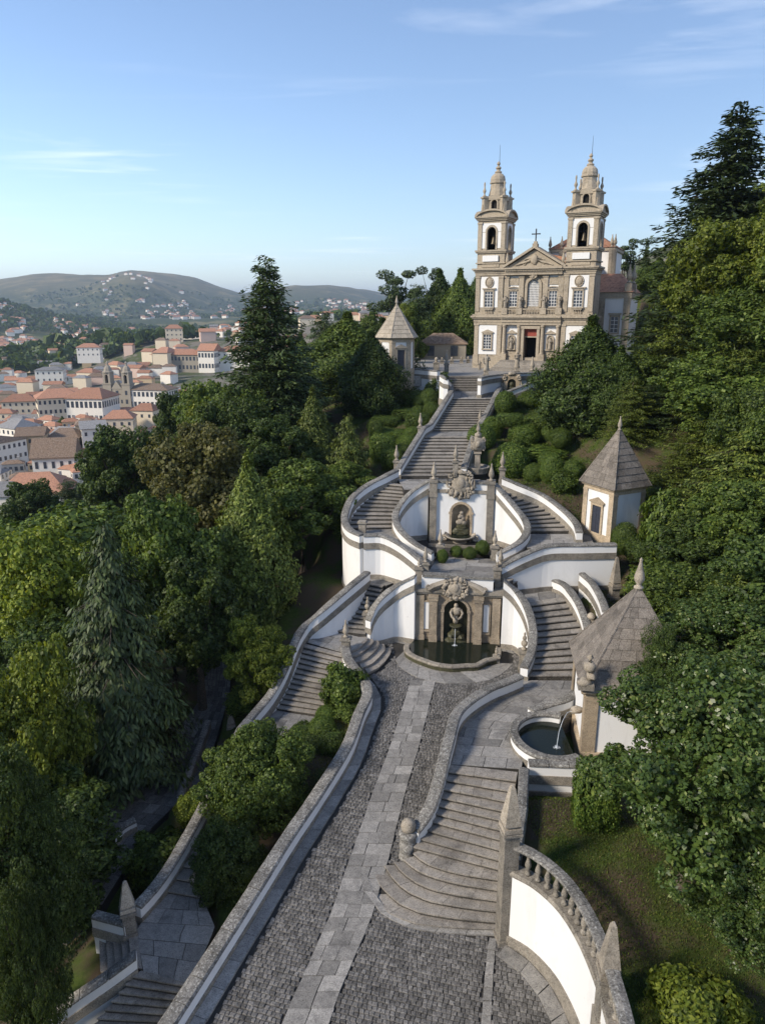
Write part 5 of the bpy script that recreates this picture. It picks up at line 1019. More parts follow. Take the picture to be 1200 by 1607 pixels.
# towers above the upper cornice
def tower(x0, nm):
    cx, cy = x0+TW/2, TW/2; h = TW/2
    tb = K(MB().box(x0+.06, x0+TW-.06, .06, TW-.06, 12.1, 14.05), 'tower_base_stage', 'church')
    K(MB().box(x0-.1, x0+TW+.1, -.1, TW+.1, 12.7, 12.84).box(x0+.7, x0+TW-.7, -.02, .05, 12.3, 12.62), 'string_course', 'church', tb)
    K(MB().box(x0-.12, x0+TW+.12, -.12, TW+.12, 13.95, 14.1).box(x0-.2, x0+TW+.2, -.2, TW+.2, 14.1, 14.3), 'stage_cornice', 'church', tb)
    # open belfry: four arched walls
    bf = MB(); arch_wall(bf, x0+.08, x0+TW-.08, 14.3, 17.7, cx, .56, 16.4, .08, .5, 8); arch_wall(bf, x0+.08, x0+TW-.08, 14.3, 17.7, cx, .56, 16.4, TW-.5, TW-.08, 8)
    for ya, yb in ((.5, cy-.56), (cy+.56, TW-.5)): bf.box(x0+.08, x0+.5, ya, yb, 14.3, 17.7).box(x0+TW-.5, x0+TW-.08, ya, yb, 14.3, 17.7)
    for a, b in zip(arc(cy, 16.4, .56, .56, 180, 0, 8), arc(cy, 16.4, .56, .56, 180, 0, 8)[1:]):
        for xa, xb in ((x0+.08, x0+.5), (x0+TW-.5, x0+TW-.08)):
            bf.add([(xa, a[0], a[1]), (xb, a[0], a[1]), (xb, b[0], b[1]), (xa, b[0], b[1]), (xa, a[0], 17.7), (xb, a[0], 17.7), (xb, b[0], 17.7), (xa, b[0], 17.7)], [(0, 1, 2, 3), (4, 7, 6, 5), (0, 4, 5, 1), (1, 5, 6, 2), (2, 6, 7, 3), (3, 7, 4, 0)])
    bo = K(bf, 'belfry', 'church')
    K(MB().box(x0+.5, x0+TW-.5, TW-.6, TW-.55, 14.3, 17.6).box(x0+.5, x0+.55, .5, TW-.5, 14.3, 17.6), 'belfry_dark_sheet', 'dark', bo)  # near-black sheets closing the back and left arches
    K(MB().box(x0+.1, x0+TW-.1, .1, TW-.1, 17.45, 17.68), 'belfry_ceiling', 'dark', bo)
    for fx in (0, 1):                                   # white spandrels and pilasters on the front and the right side
        def mp(m):
            if fx: m.v = [(x0+TW-(yy), cy-(cx-xx)*1.0, zz) for xx, yy, zz in m.v]; m.f = [t[::-1] for t in m.f]
            return m
        for xa, xb in ((x0+.6, cx-.78), (cx+.78, x0+TW-.6)): K(mp(MB().box(xa, xb, .05, .12, 14.5, 16.35)), 'white_panel', 'white_far', bo)
        w = MB(); a = arc(cx, 16.4, .8, .8, 180, 0, 8)
        for (xa, za), (xb, zb) in zip(a, a[1:]): xz(w, [(xa, za), (xb, zb), (xb, 17.4), (xa, 17.4)], .05, .12)
        w.box(x0+.6, cx-.8, .05, .12, 16.4, 17.4); w.box(cx+.8, x0+TW-.6, .05, .12, 16.4, 17.4); K(mp(w), 'white_panel', 'white_far', bo)
        K(mp(arch_ring(MB(), cx, .56, 16.4, 14.35, .2, -.02, .12, 8)), 'arch_moulding', 'church', bo)
        for x in (x0+.32, x0+TW-.32): K(mp(MB().box(x-.26, x+.26, -.04, .12, 14.3, 17.3).box(x-.32, x+.32, -.1, .12, 17.3, 17.55)), 'pilaster', 'church', bo)
    # bell
    K(MB().lathe([(.46, 15.0), (.42, 15.1), (.3, 15.35), (.24, 15.65), (.2, 15.85), (.08, 15.95), (.05, 16.1)], (cx, .9, 0), 12), 'bell', 'bronze', bo, smooth=True)
    K(MB().box(cx-.5, cx+.5, .82, .98, 16.05, 16.2).box(cx-.16, cx+.16, .84, .96, 16.2, 17.1).box(cx-.3, cx+.3, .84, .96, 16.6, 16.75), 'bell_yoke', 'dark', bo)
    # cornice with a curved pediment on every side
    K(MB().box(x0-.08, x0+TW+.08, -.08, TW+.08, 17.68, 17.85).box(x0-.2, x0+TW+.2, -.2, TW+.2, 17.85, 18.0).box(x0-.32, x0+TW+.32, -.32, TW+.32, 18.0, 18.15), 'belfry_cornice', 'church', bo)
    for k in range(4):
        def sp(m):
            a = k*math.pi/2; c_, s_ = math.cos(a), math.sin(a); m.v = [(cx+(xx-cx)*c_-(yy-cy)*s_, cy+(xx-cx)*s_+(yy-cy)*c_, zz) for xx, yy, zz in m.v]; return m
        g = MB(); a = arc(cx, 18.0, 2.1, 1.0, 172, 8, 10); b = arc(cx, 18.0, 1.92, .8, 172, 8, 10)
        for i in range(10): xz(g, [a[i], a[i+1], b[i+1], b[i]], -.36, .4)
        for (xa, za), (xb, zb) in zip(b, b[1:]): xz(g, [(xa, 18.1), (xb, 18.1), (xb, max(zb, 18.12)), (xa, max(za, 18.12))], -.1, .4)
        K(sp(g), 'curved_pediment', 'church', bo)
    # upper lantern stage
    st = MB(); arch_wall(st, cx-1.1, cx+1.1, 18.1, 20.2, cx, .36, 19.75, cy-1.1, cy-.85, 6); st.box(cx-1.1, cx+1.1, cy-.85, cy+1.1, 18.1, 20.2)
    so = K(st, 'lantern_stage', 'church')
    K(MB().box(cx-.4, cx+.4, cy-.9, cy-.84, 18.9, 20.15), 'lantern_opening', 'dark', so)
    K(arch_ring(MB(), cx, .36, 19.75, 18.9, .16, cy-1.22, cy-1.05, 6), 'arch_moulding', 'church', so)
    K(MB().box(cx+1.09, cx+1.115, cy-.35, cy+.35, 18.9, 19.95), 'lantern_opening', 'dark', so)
    for sx in (-1, 1):
        for sy in (-1, 1):
            m = MB().cbox((cx+sx*1.15, cy+sy*1.15), .62, .62, 18.1, 20.55, R(45)); m.cbox((cx+sx*1.2, cy+sy*1.2), .8, .8, 20.3, 20.5, R(45)).cbox((cx+sx*1.35, cy+sy*1.35), .5, .5, 18.1, 19.6, R(45), .5); K(m, 'corner_buttress', 'church', so)
            K(MB().lathe([(.22, 20.5), (.24, 20.6), (.12, 20.7), (.1, 20.85), (.2, 21.05), (.21, 21.2), (.12, 21.4), (.08, 21.55), (.1, 21.75), (.11, 21.95), (.07, 22.1), (.0, 22.2)], (cx+sx*1.25, cy+sy*1.25, 0), 8), 'pinnacle', 'church', so, smooth=True)
    for k in range(4):
        def sp(m):
            a = k*math.pi/2; c_, s_ = math.cos(a), math.sin(a); m.v = [(cx+(xx-cx)*c_-(yy-cy)*s_, cy+(xx-cx)*s_+(yy-cy)*c_, zz) for xx, yy, zz in m.v]; return m
        g = MB(); a = arc(cx, 20.15, 1.05, .55, 180, 0, 8)
        for (xa, za), (xb, zb) in zip(a, a[1:]): xz(g, [(xa, 20.1), (xb, 20.1), (xb, zb), (xa, za)], cy-1.25, cy-.6)
        K(sp(g), 'lantern_gable', 'church', so)
    dm = K(MB().lathe([(1.15, 20.1), (1.1, 20.7), (.98, 21.2), (.86, 21.6), (.84, 22.0), (.98, 22.06), (1.0, 22.2), (.92, 22.25), (.93, 22.5), (.84, 22.85), (.6, 23.1), (.36, 23.25), (.44, 23.32), (.42, 23.42), (.25, 23.5), (.22, 23.65), (.34, 23.78), (.32, 23.9), (.15, 24.02), (.12, 24.12), (.22, 24.25), (.2, 24.4), (.08, 24.52), (0, 24.6)], (cx, cy, 0), 12), 'dome', 'church', smooth=False)
    K(MB().tube([(cx+.1, cy, 24.4), (cx+.1, cy, 26.4)], [.03, .015], 5), 'lightning_rod', 'iron', dm)
tower(0, 'left'); tower(WX-TW, 'right')
# nave, side chapels and roofs behind
K(MB().box(1.2, WX-1.2, 2.5, 24, -1.2, 12.2), 'nave_wall', 'white_far'); K(MB().box(1.1, WX-1.1, 2.6, 24.1, 12.2, 12.6), 'nave_cornice', 'church')
m = MB().add([(1.0, 2.5, 12.6), (WX-1, 2.5, 12.6), (WX-1, 24.3, 12.6), (1.0, 24.3, 12.6), (7.3, 2.5, 14.1), (7.3, 24.3, 14.1)], [(0, 4, 5, 3), (1, 2, 5, 4), (0, 1, 4), (2, 3, 5)]); K(m, 'nave_roof', 'tile')
K(MB().box(7.0, 15.0, 9, 15.5, -1.2, 14.4), 'crossing_wall', 'white_far'); K(MB().box(6.8, 15.2, 8.8, 15.7, 14.4, 14.8), 'crossing_cornice', 'church')
K(MB().add([(6.7, 8.7, 14.8), (15.3, 8.7, 14.8), (15.3, 15.8, 14.8), (6.7, 15.8, 14.8), (11.0, 12.2, 17.6)], [(0, 1, 4), (1, 2, 4), (2, 3, 4), (3, 0, 4)]), 'crossing_roof', 'tile')
for x in (6.9, 8.4, 14.7, 15.1): K(MB().box(x-.25, x+.25, 8.7, 9.2, -1, 14.5).lathe([(r*1.1, z*1.2+14.8) for r, z in PINE], (x, 8.95, 0), 8), 'corner_pinnacle', 'church')
K(MB().box(13.5, 18.0, 5.0, 12, -1.2, 8.6), 'side_wing_wall', 'white_far'); K(MB().box(13.4, 18.2, 4.85, 12.1, 8.6, 9.3), 'side_wing_cornice', 'church')
K(MB().add([(13.3, 4.7, 9.3), (18.3, 4.7, 9.3), (18.3, 12.2, 9.3), (13.3, 12.2, 9.3), (13.3, 8.5, 11.6), (16.2, 8.5, 11.6)], [(0, 1, 5, 4), (1, 2, 5), (2, 3, 4, 5)]), 'side_wing_roof', 'tile')
for x in (14.7, 17.7): K(MB().box(x-.4, x+.4, 4.85, 5.1, -1, 8.6), 'pilaster', 'church')
for x, y in ((17.7, 5.2), (17.9, 7.5)): K(MB().cbox((x, y), .8, .8, 9.2, 10.3).lathe([(r*1.6, z*1.7+10.3) for r, z in PINE], (x, y, 0), 8), 'corner_pinnacle', 'church')
window(16.4, 4.5, 6.4, .9, 4.95, 2, 4, 'flat'); window(14.2, 5.0, 7.5, .5, 4.94, 1, 3, '')
# steps in front of the portal
st = thing('stone_stair', tuple(lw(CH, 7.3, -2, 0)), 'broad low steps before the church door', 'stairs', 'flights of the stairway', rz=R(-26))
for i in range(6): MB().box(-4.0+.12*i, 4.6-.12*i, -1.6+.42*i, 2.2, -.15, .19*(i+1)).obj('step', MT['step'], st, local=True)
# ================================================================== the ground: one sheet from the camera's feet to the mountains
CP = [(-3,18,-2.8),(0,25,-2.4),(1,32,-1.6),(2,38,-1.0),(4.7,43,-1),(4,20,-2.8),(-2,24,-2.8),(0,10,-4),(5,10,-3),(4,12,-3),
 (7.2,26,.75),(7.5,23,.9),(10,22,1.1),(8.3,18,.9),(9,14,.9),(14,25,2.2),(20,25,4.5),(12,28,1.0),(8,33,.0),(10,41,.6),(11,46,2.2),(7.6,29,-.2),(11.5,32,.3),(16,33,2.2),(13,38,1.6),
 (14,44,2.9),(17,42,3.5),(20,38,4.5),(16,50,5.0),(13,49,4.6),(20,50,7),(25,45,8.5),(5.5,48,3.2),(6,55,5),(6,57,6.8),(9,57,6.8),(12,58,7.4),(12,66,9.2),(15,60,8.6),(13,62,8.4),(18,66,10.4),(14,75,11.7),(22,62,12),(30,60,16),(40,60,22),(22,82,13.4),(16,80,12.6),
 (5.5,63,7.8),(7.5,70,9.2),(9.5,78,11.2),(5,90,12.7),(10,92,12.7),(20,100,12.7),(15,110,12.7),(30,105,13.5),(0,95,11.5),(0,86,11.0),(0,81,10.2),(2,79,10.6),(4,79,11),
 (0,66,7.8),(-1,72,8.8),(1,76,10),(3,74,10),(-3.5,66,6),(-3.2,72,7.4),(-2.5,58,4),(-4,62,4.2),(-3.8,52,1.5),(-4.6,46,-.6),(-6,42,-1.6),(-9,38,-4.2),(-8,33,-3.8),(-6,30,-3.5),(-9,25,-5),(-11,21,-6.4),(-12,30,-5.8),(-12,38,-5.4),(-13,46,-5.2),(-12.5,56,-4.8),
 (-16,30,-8),(-25,30,-12),(-40,40,-19),(-17,55,-6.5),(-25,60,-10),(-45,70,-21),(-12,75,1.5),(-7,68,3.5),(-8,58,-.5),(-25,90,-7),(-12,95,6),(-30,120,-13),(-5,120,7),(-60,120,-28),(-3,34,-1.5),(-2,38,-.8),(-4.4,31,-2.4),(-2.2,36,-1.0),(-5,27,-3.4),(-6,23,-4),
 (-5,15,-7),(-12,12,-9),(-25,15,-14),(12,8,1),(25,10,6),(0,0,-6),(0,-40,-9),(-60,0,-26),(60,-20,14),(-300,0,-48),(300,0,50),(0,-400,-40),
 (100,100,44),(60,40,30),(40,20,15),(60,90,30),(35,85,18),(50,120,24),(30,140,16),(0,160,2),(-40,180,-22),(60,200,28),(200,300,55),(500,600,90),(1000,2000,120),(100,10,36)]
def cpx(x, y, Y): q = atY(x, y, Y); return (q.x, q.y, q.z)
CP += [cpx(*t) for t in [(60,790,235),(-60,800,230),(160,770,240),(60,700,330),(185,655,420),(60,660,420),(-100,680,400),(260,640,440),(320,583,600),(230,585,620),(420,575,600),(100,605,640),(20,600,650),(-150,610,640),(450,512,900),(560,503,800),(640,500,800),(380,530,800),(310,532,850),(520,520,600),
   (0,566,1180),(100,562,1200),(-200,570,1200),(200,556,1150),(300,540,1100),(20,550,1400),(150,545,1450),(100,524,1900),(0,526,1900),(-200,526,1900),(200,520,2000),(300,500,2800),(420,492,2900),(560,490,2800),(100,506,2800),(-100,508,2800),(0,500,3600),(300,494,3800),(500,490,3800)]]
CPA = np.array(CP); CPT = np.stack([np.arctan2(CPA[:,0], CPA[:,1]), np.log(np.hypot(CPA[:,0], CPA[:,1]) + 6)], 1)
RIDGE = [(-700,470),(-300,452),(-100,455),(0,447),(40,440),(75,435),(110,434),(150,436),(195,437),(225,431),(250,433),(290,436),(320,441),(350,452),(390,462),(430,456),(470,450),(520,450),(560,455),(600,462),(680,470),(800,475),(1100,470),(1500,480)]
RA = np.array([[math.atan2(x - 600, FPX), (485 - y) / FPX] for x, y in RIDGE])
def fbm(X, Y, s, o=4, seed=0.0):
    r = np.random.RandomState(int(seed*10)+5); out = np.zeros_like(X); a = 1.0; tot = 0
    for k in range(o):
        for j in range(3):
            th = r.uniform(0, 6.28); ph = r.uniform(0, 6.28); f = s * (2.0**k) * r.uniform(.7, 1.3); out += a/3 * np.sin((X*math.cos(th) + Y*math.sin(th)) * f + ph + 1.7*np.sin((X*math.sin(th) - Y*math.cos(th)) * f * .6 + ph*2))
        tot += a; a *= .5
    return out / tot
def ground(X, Y):
    """height of the land at (X, Y), numpy arrays"""
    X = np.asarray(X, float); Y = np.asarray(Y, float); r = np.hypot(X, Y); th = np.arctan2(X, Y); lr = np.log(r + 6)
    num = np.zeros_like(X); den = np.zeros_like(X)
    for (t, l), z in zip(CPT, CPA[:,2]):
        dt = np.abs(th - t); dt = np.minimum(dt, 2*math.pi - dt); w = 1.0 / (dt*dt + (lr - l)**2 + 2e-5)**2.2; num += w*z; den += w
    h = num/den
    h += fbm(X, Y, .35, 3, 1) * np.clip(r/120, .06, .35) + fbm(X, Y, .012, 4, 2) * np.clip((r - 900)/600, 0, 8)
    # far mountains
    el = np.interp(th, RA[:,0], RA[:,1]); dep = r*np.cos(th)
    Rg = 5400 + 260*np.sin(th*9) + 200*np.sin(th*23+1)
    prof = np.clip((r - 3000)/(Rg - 3000), 0, 1); prof = prof*prof*(3-2*prof); back = np.clip((r - Rg)/2500, 0, 1)
    crest = CAM_H + el*Rg*np.cos(th)
    n = fbm(X, Y, .0022, 5, 3)
    mh = (h*(1-prof) + crest*prof) + n*110*prof*(1-prof)*2.6 - np.abs(fbm(X, Y, .0045, 4, 8))*60*prof*(1.15-prof) + fbm(X, Y, .012, 4, 4)*10*prof
    mh = mh - back*180
    h = np.where(r > 3000, mh, h)
    # nearer dark wooded spur on the left
    t0 = -.56; sp = 125*np.exp(-((th - t0)/.14)**2) * np.exp(-((r - 2350)/430)**2)
    h = h + sp*(1 + .12*fbm(X, Y, .01, 3, 6)) * np.where(th < t0, 1.0, 1.0)
    # rounded bare hill in front of the range
    t1 = math.atan2(222-600, FPX); h = h + 95*np.exp(-((th - t1)/.052)**2) * np.exp(-((r - 3900)/420)**2)
    return h
def gz(x, y): return float(ground(np.array([x]), np.array([y]))[0])
def ground_mat():
    m, nt, N, L, b = new_mat('hillside_ground'); p = pos(N, L)
    ln = N.new('ShaderNodeVectorMath'); ln.operation = 'LENGTH'; L.new(p, ln.inputs[0]); dist = ln.outputs['Value']
    g1 = nnoise(N, L, p, .5, 5); g2 = nnoise(N, L, p, 6, 6, .7); g3 = nnoise(N, L, p, 30, 4, .7)
    grass = nmix(N, L, nrange(N, L, g2, .3, .7), (.035, .058, .012), (.075, .1, .022))
    soil = nmix(N, L, g3, (.05, .037, .024), (.11, .085, .055))
    near = nmix(N, L, nrange(N, L, g1, .42, .56), grass, soil)
    f1 = nnoise(N, L, p, .0075, 8, .62); f2 = nnoise(N, L, p, .05, 5, .7); f3 = nnoise(N, L, p, .0016, 5, .6)
    wood = nmix(N, L, nrange(N, L, f2, .35, .65), (.035, .048, .02), (.075, .09, .036))
    field = nmix(N, L, nrange(N, L, f2, .4, .6), (.12, .12, .05), (.2, .17, .085))
    far = nmix(N, L, nrange(N, L, f1, .54, .6), wood, field)
    heath = nmix(N, L, nrange(N, L, f1, .4, .6), (.12, .11, .05), (.24, .19, .095))
    sx = N.new('ShaderNodeSeparateXYZ'); L.new(p, sx.inputs[0])
    far = nmix(N, L, nrange(N, L, sx.outputs[2], 60, 190, 0, .8), far, heath)
    town = nmix(N, L, nrange(N, L, f2, .45, .55), (.16, .145, .12), (.07, .085, .035))
    mid = nmix(N, L, nrange(N, L, dist, 900, 1100), town, far)
    L.new(nmix(N, L, nrange(N, L, dist, 130, 190), near, mid), b.inputs['Base Color']); b.inputs['Roughness'].default_value = .95; b.inputs['Specular IOR Level'].default_value = .15
    hb = nmix(N, L, nrange(N, L, dist, 150, 400), g3, f2); nbump(N, L, b, hb, .6, .08); return m
MT['ground'] = ground_mat()
def build_ground():
    ths = np.concatenate([np.linspace(-math.pi, R(-42), 50)[:-1], np.linspace(R(-42), R(38), 400), np.linspace(R(38), math.pi, 50)[1:-1]])
    rr = np.concatenate([[0.5, 2, 4, 6, 8, 10], np.exp(np.linspace(math.log(11.5), math.log(140), 190)), np.exp(np.linspace(math.log(146), math.log(9500), 150)), [12000, 20000]])
    T, RR = np.meshgrid(ths, rr); X = RR*np.sin(T); Y = RR*np.cos(T); Z = ground(X, Y)
    xf, yf, zf = X.ravel(), Y.ravel(), Z.ravel()
    nearm = np.where(RR.ravel() < 150)[0]
    for poly, z in CUTS:                                 # dig out below floors and stairs
        P = np.array(poly); x0, y0 = P.min(0) - .5; x1, y1 = P.max(0) + .5
        idx = nearm[(xf[nearm] > x0) & (xf[nearm] < x1) & (yf[nearm] > y0) & (yf[nearm] < y1)]
        if not len(idx): continue
        c = P.mean(0); Q = c + (P - c)*(1 + .35/np.maximum(.4, np.linalg.norm(P - c, axis=1)))[:,None]
        px, py = xf[idx], yf[idx]; ins = np.zeros(len(idx), bool); j = len(Q)-1
        for i in range(len(Q)):
            xi, yi = Q[i]; xj, yj = Q[j]
            with np.errstate(divide='ignore', invalid='ignore'): ins ^= ((yi > py) != (yj > py)) & (px < (xj-xi)*(py-yi)/(yj-yi) + xi)
            j = i
        k = idx[ins]; zf[k] = np.minimum(zf[k], z - .2)
    nt, nr = len(ths), len(rr)
    V = np.stack([xf, yf, zf], 1); i = np.arange(nr-1)[:,None]*nt + np.arange(nt)[None,:]; i2 = np.arange(nr-1)[:,None]*nt + (np.arange(nt)[None,:]+1) % nt
    F = np.stack([i, i2, i2+nt, i+nt], -1).reshape(-1, 4)[:, ::-1]
    me = bpy.data.meshes.new('ground'); me.vertices.add(len(V)); me.vertices.foreach_set('co', V.astype(np.float32).ravel())
    me.loops.add(F.size); me.loops.foreach_set('vertex_index', F.astype(np.int32).ravel()); me.polygons.add(len(F)); me.polygons.foreach_set('loop_start', np.arange(0, F.size, 4, dtype=np.int32))
    me.update(calc_edges=True); me.validate(); me.materials.append(MT['ground']); me.polygons.foreach_set('use_smooth', [True]*len(me.polygons))
    o = mesh_obj('ground', me); tag(o, 'hillside, valley floor and far mountains', kind='structure')
build_ground()
# ================================================================== trees and shrubs
MT['bark'] = stone('bark', (.11, .085, .06), (.07, .055, .04), (.035, .028, .02), lich=.2, stain=.5)
MT['leaf_oak'] = leafm('leaves_broad', (0.033, 0.059, 0.011), (0.082, 0.128, 0.022), (0.182, 0.239, 0.044))
MT['leaf_lime'] = leafm('leaves_yellow_green', (0.059, 0.086, 0.010), (0.142, 0.189, 0.020), (0.285, 0.323, 0.045))
MT['leaf_dark'] = leafm('leaves_dark', (0.022, 0.040, 0.010), (0.054, 0.089, 0.017), (0.112, 0.158, 0.033))
MT['leaf_olive'] = leafm('leaves_olive', (0.064, 0.068, 0.017), (0.137, 0.137, 0.037), (0.236, 0.223, 0.068))
MT['needle'] = leafm('needles_dark', (0.018, 0.034, 0.011), (0.044, 0.072, 0.020), (0.092, 0.127, 0.037), .15)
MT['needle_blue'] = leafm('needles_grey_green', (0.023, 0.042, 0.013), (0.053, 0.083, 0.024), (0.104, 0.140, 0.040), .15)
MT['needle_gold'] = leafm('needles_yellow_green', (0.041, 0.063, 0.010), (0.101, 0.138, 0.020), (0.201, 0.235, 0.045), .2)
MT['box'] = leafm('clipped_box_leaves', (0.029, 0.059, 0.010), (0.073, 0.121, 0.017), (0.155, 0.205, 0.033), .2)
MT['leaf_pale'] = leafm('leaves_glossy_pale_tips', (0.034, 0.064, 0.015), (0.095, 0.142, 0.031), (0.247, 0.275, 0.093), .3, .35, .22, .9)
def unit(a): return a / np.maximum(1e-9, np.linalg.norm(a, axis=-1, keepdims=True))
def leaf_quads(P, N, ln, wd, rs, along=None, bend=.0):
    """kite-shaped leaves at P with normals N; along = preferred direction of the leaf"""
    k = len(P); t = rs.normal(size=(k, 3)) if along is None else along + rs.normal(size=(k, 3))*.35
    t = unit(t - N*np.sum(t*N, 1, keepdims=True)); b = np.cross(N, t); ln = np.broadcast_to(ln, (k,))[:,None]; wd = np.broadcast_to(wd, (k,))[:,None]
    return np.stack([P - t*ln*.5, P + b*wd*.5 + t*ln*.05, P + t*ln*.5 - N*ln*bend, P - b*wd*.5 + t*ln*.05], 1)
def fib(n, rs):
    i = np.arange(n) + rs.uniform(0, 1); ph = np.arccos(1 - 2*np.minimum(i, n-.01)/n); th = math.pi*(1+5**.5)*i
    return np.stack([np.cos(th)*np.sin(ph), np.sin(th)*np.sin(ph), np.cos(ph)], 1)
def clumps(C, Nn, rad, per, size, rs, flat=.55, up=.35, asp=.55, hang=0.0):
    """leaf clumps at C facing Nn"""
    k = len(C); n = k*per; c = np.repeat(C, per, 0); nn = np.repeat(Nn, per, 0); r = np.repeat(np.broadcast_to(rad, (k,)), per)[:,None]
    d = rs.normal(size=(n, 3)); d = unit(d)*rs.uniform(.25, 1, (n, 1))**.6; out = np.sum(d*nn, 1, keepdims=True); d = d - nn*out*(1-flat)
    P = c + d*r; N = unit(nn*.7 + unit(d)*.6 + np.array([0, 0, up]) + rs.normal(size=(n, 3))*.42)
    s = size*rs.uniform(.6, 1.35, n); al = None
    if hang: al = np.tile(np.array([0, 0, -1.]), (n, 1))*hang + nn*.6
    return leaf_quads(P, N, s, s*asp, rs, al, .12)
def broadleaf(seed, Rr=4.0, H=11.0, lobes=13, size=.2, per=84, dens=1.1, low=.24, inner=True, crown_flat=1.0, hang=0.0, asp=.6):
    rs = np.random.RandomState(seed); L = []; zc = H*(low + (1-low)*.5); hz = H*(1-low)*.5
    for k, d in enumerate(fib(lobes, rs)):
        q = rs.uniform(.42, .88); L.append((np.array([d[0]*Rr*q, d[1]*Rr*q, zc + d[2]*hz*q*crown_flat]), Rr*rs.uniform(.28, .5)*(1.15 - .3*q)))
    L.append((np.array([0, 0, zc]), Rr*.58)); L.append((np.array([0, 0, zc + hz*.5]), Rr*.45))
    Q = []
    sub = []
    for i, (c, r) in enumerate(L):                       # each lobe carries smaller bosses
        for d in fib(max(5, int(7*dens)), rs): sub.append((c + d*r*.8*np.array([1, 1, .85]), r*rs.uniform(.3, .46)))
    for i, (c, r) in enumerate(sub):
        n = int(26*dens); d = fib(n, rs) + rs.normal(size=(n, 3))*.16; d = unit(d); C = c + d*r*np.array([1, 1, .8]) * rs.uniform(.85, 1.12, (n, 1)); keep = np.ones(n, bool)
        for j, (c2, r2) in enumerate(L):
            keep &= np.linalg.norm((C - c2)*np.array([1, 1, 1.0]), axis=1) > r2*.72
        C = C[keep]; d = d[keep]
        if len(C): Q.append(clumps(C, d, r*.34, max(3, int(per/7)), size, rs, hang=hang, asp=asp))
    if inner:
        for c, r in L:
            ni = int(min(900, 16*(r/size)**2)); d = unit(rs.normal(size=(ni, 3))); Q.append(leaf_quads(c + d*r*rs.uniform(.45, .74, (ni, 1)), unit(d + rs.normal(size=d.shape)*.5), size*1.5, size*1.2, rs))
    V = np.concatenate(Q); return V, L, H
def trunk_mb(H, r0, limbs, seed, low=.3):
    m = MB(); q = random.Random(seed); m.tube([(0, 0, -1.5), (0, 0, 0), (q.uniform(-.1, .1), q.uniform(-.1, .1), H*.3), (q.uniform(-.2, .2), q.uniform(-.2, .2), H*.6), (0, 0, H*.86)], [r0*1.4, r0*1.1, r0*.8, r0*.5, r0*.12], 8)
    for c in limbs:
        z = max(H*low*.8, c[2]*q.uniform(.45, .65)); a = Vector((0, 0, z)); b = Vector(c); mid = a.lerp(b, .5) + Vector((0, 0, -.08*H*q.random()))
        m.tube([a, mid, b], [r0*.42, r0*.28, r0*.1], 5)
    return m
def fir(seed, Rr=3.6, H=22.0, whorls=36, nb=8, size=.5, droop=.25, hang=0.0, low=.1, gap=.0, power=.8, dens=1.0, sweep=.5):
    rs = np.random.RandomState(seed); Q = []; br = []
    for w in range(whorls):
        t = (w + rs.uniform(-.3, .3))/whorls; z = H*(low + (1-low)*t*.985); ln0 = Rr*max(.05, (1 - t))**power
        for b in range(nb if t < .8 else max(4, nb-3)):
            if rs.rand() < gap: continue
            a = 2*math.pi*(b + rs.uniform(-.35, .35))/nb + w*2.4; ln = ln0*rs.uniform(.62, 1.18); n = max(4, int(ln/.26*dens))
            s = (np.arange(n) + rs.uniform(0, 1, n))/n; s = .12 + .88*s; rad = s*ln; zz = z + rs.normal()*H/whorls*.7 - droop*rs.uniform(.5, 1.5)*ln*s + sweep*.5*ln*droop*s**3*2 + rs.normal(size=n)*.05
            C = np.stack([rad*math.cos(a), rad*math.sin(a), zz], 1); dirv = np.array([math.cos(a), math.sin(a), -droop*.6]); side = np.array([-math.sin(a), math.cos(a), 0])
            br.append(((0, 0, z), tuple(C[-1])))
            for sgn in (-1, 1):
                wd = (1 - s*.75)*ln*.3 + .12; k = 3
                for j in range(k):
                    f = (j + .6)/k; P = C + side*sgn*(wd*f)[:,None] + np.array([0, 0, -1])*(wd*f*.25 + hang*.25*rs.uniform(.5, 1.3, n))[:,None] + rs.normal(size=(n, 3))*np.array([.08, .08, .17])
                    N = unit(np.array([0, 0, 1.]) + rs.normal(size=(n, 3))*.6 + side*sgn*.3); al = np.tile(dirv + side*sgn*.8, (n, 1)) + np.array([0, 0, -1.3])*hang
                    if hang: N = unit(N + np.array([math.cos(a), math.sin(a), 0])*hang*1.2)
                    Q.append(leaf_quads(P, N, size*rs.uniform(.7, 1.3, n), size*.32, rs, al, .1))
    return np.concatenate(Q), br, H
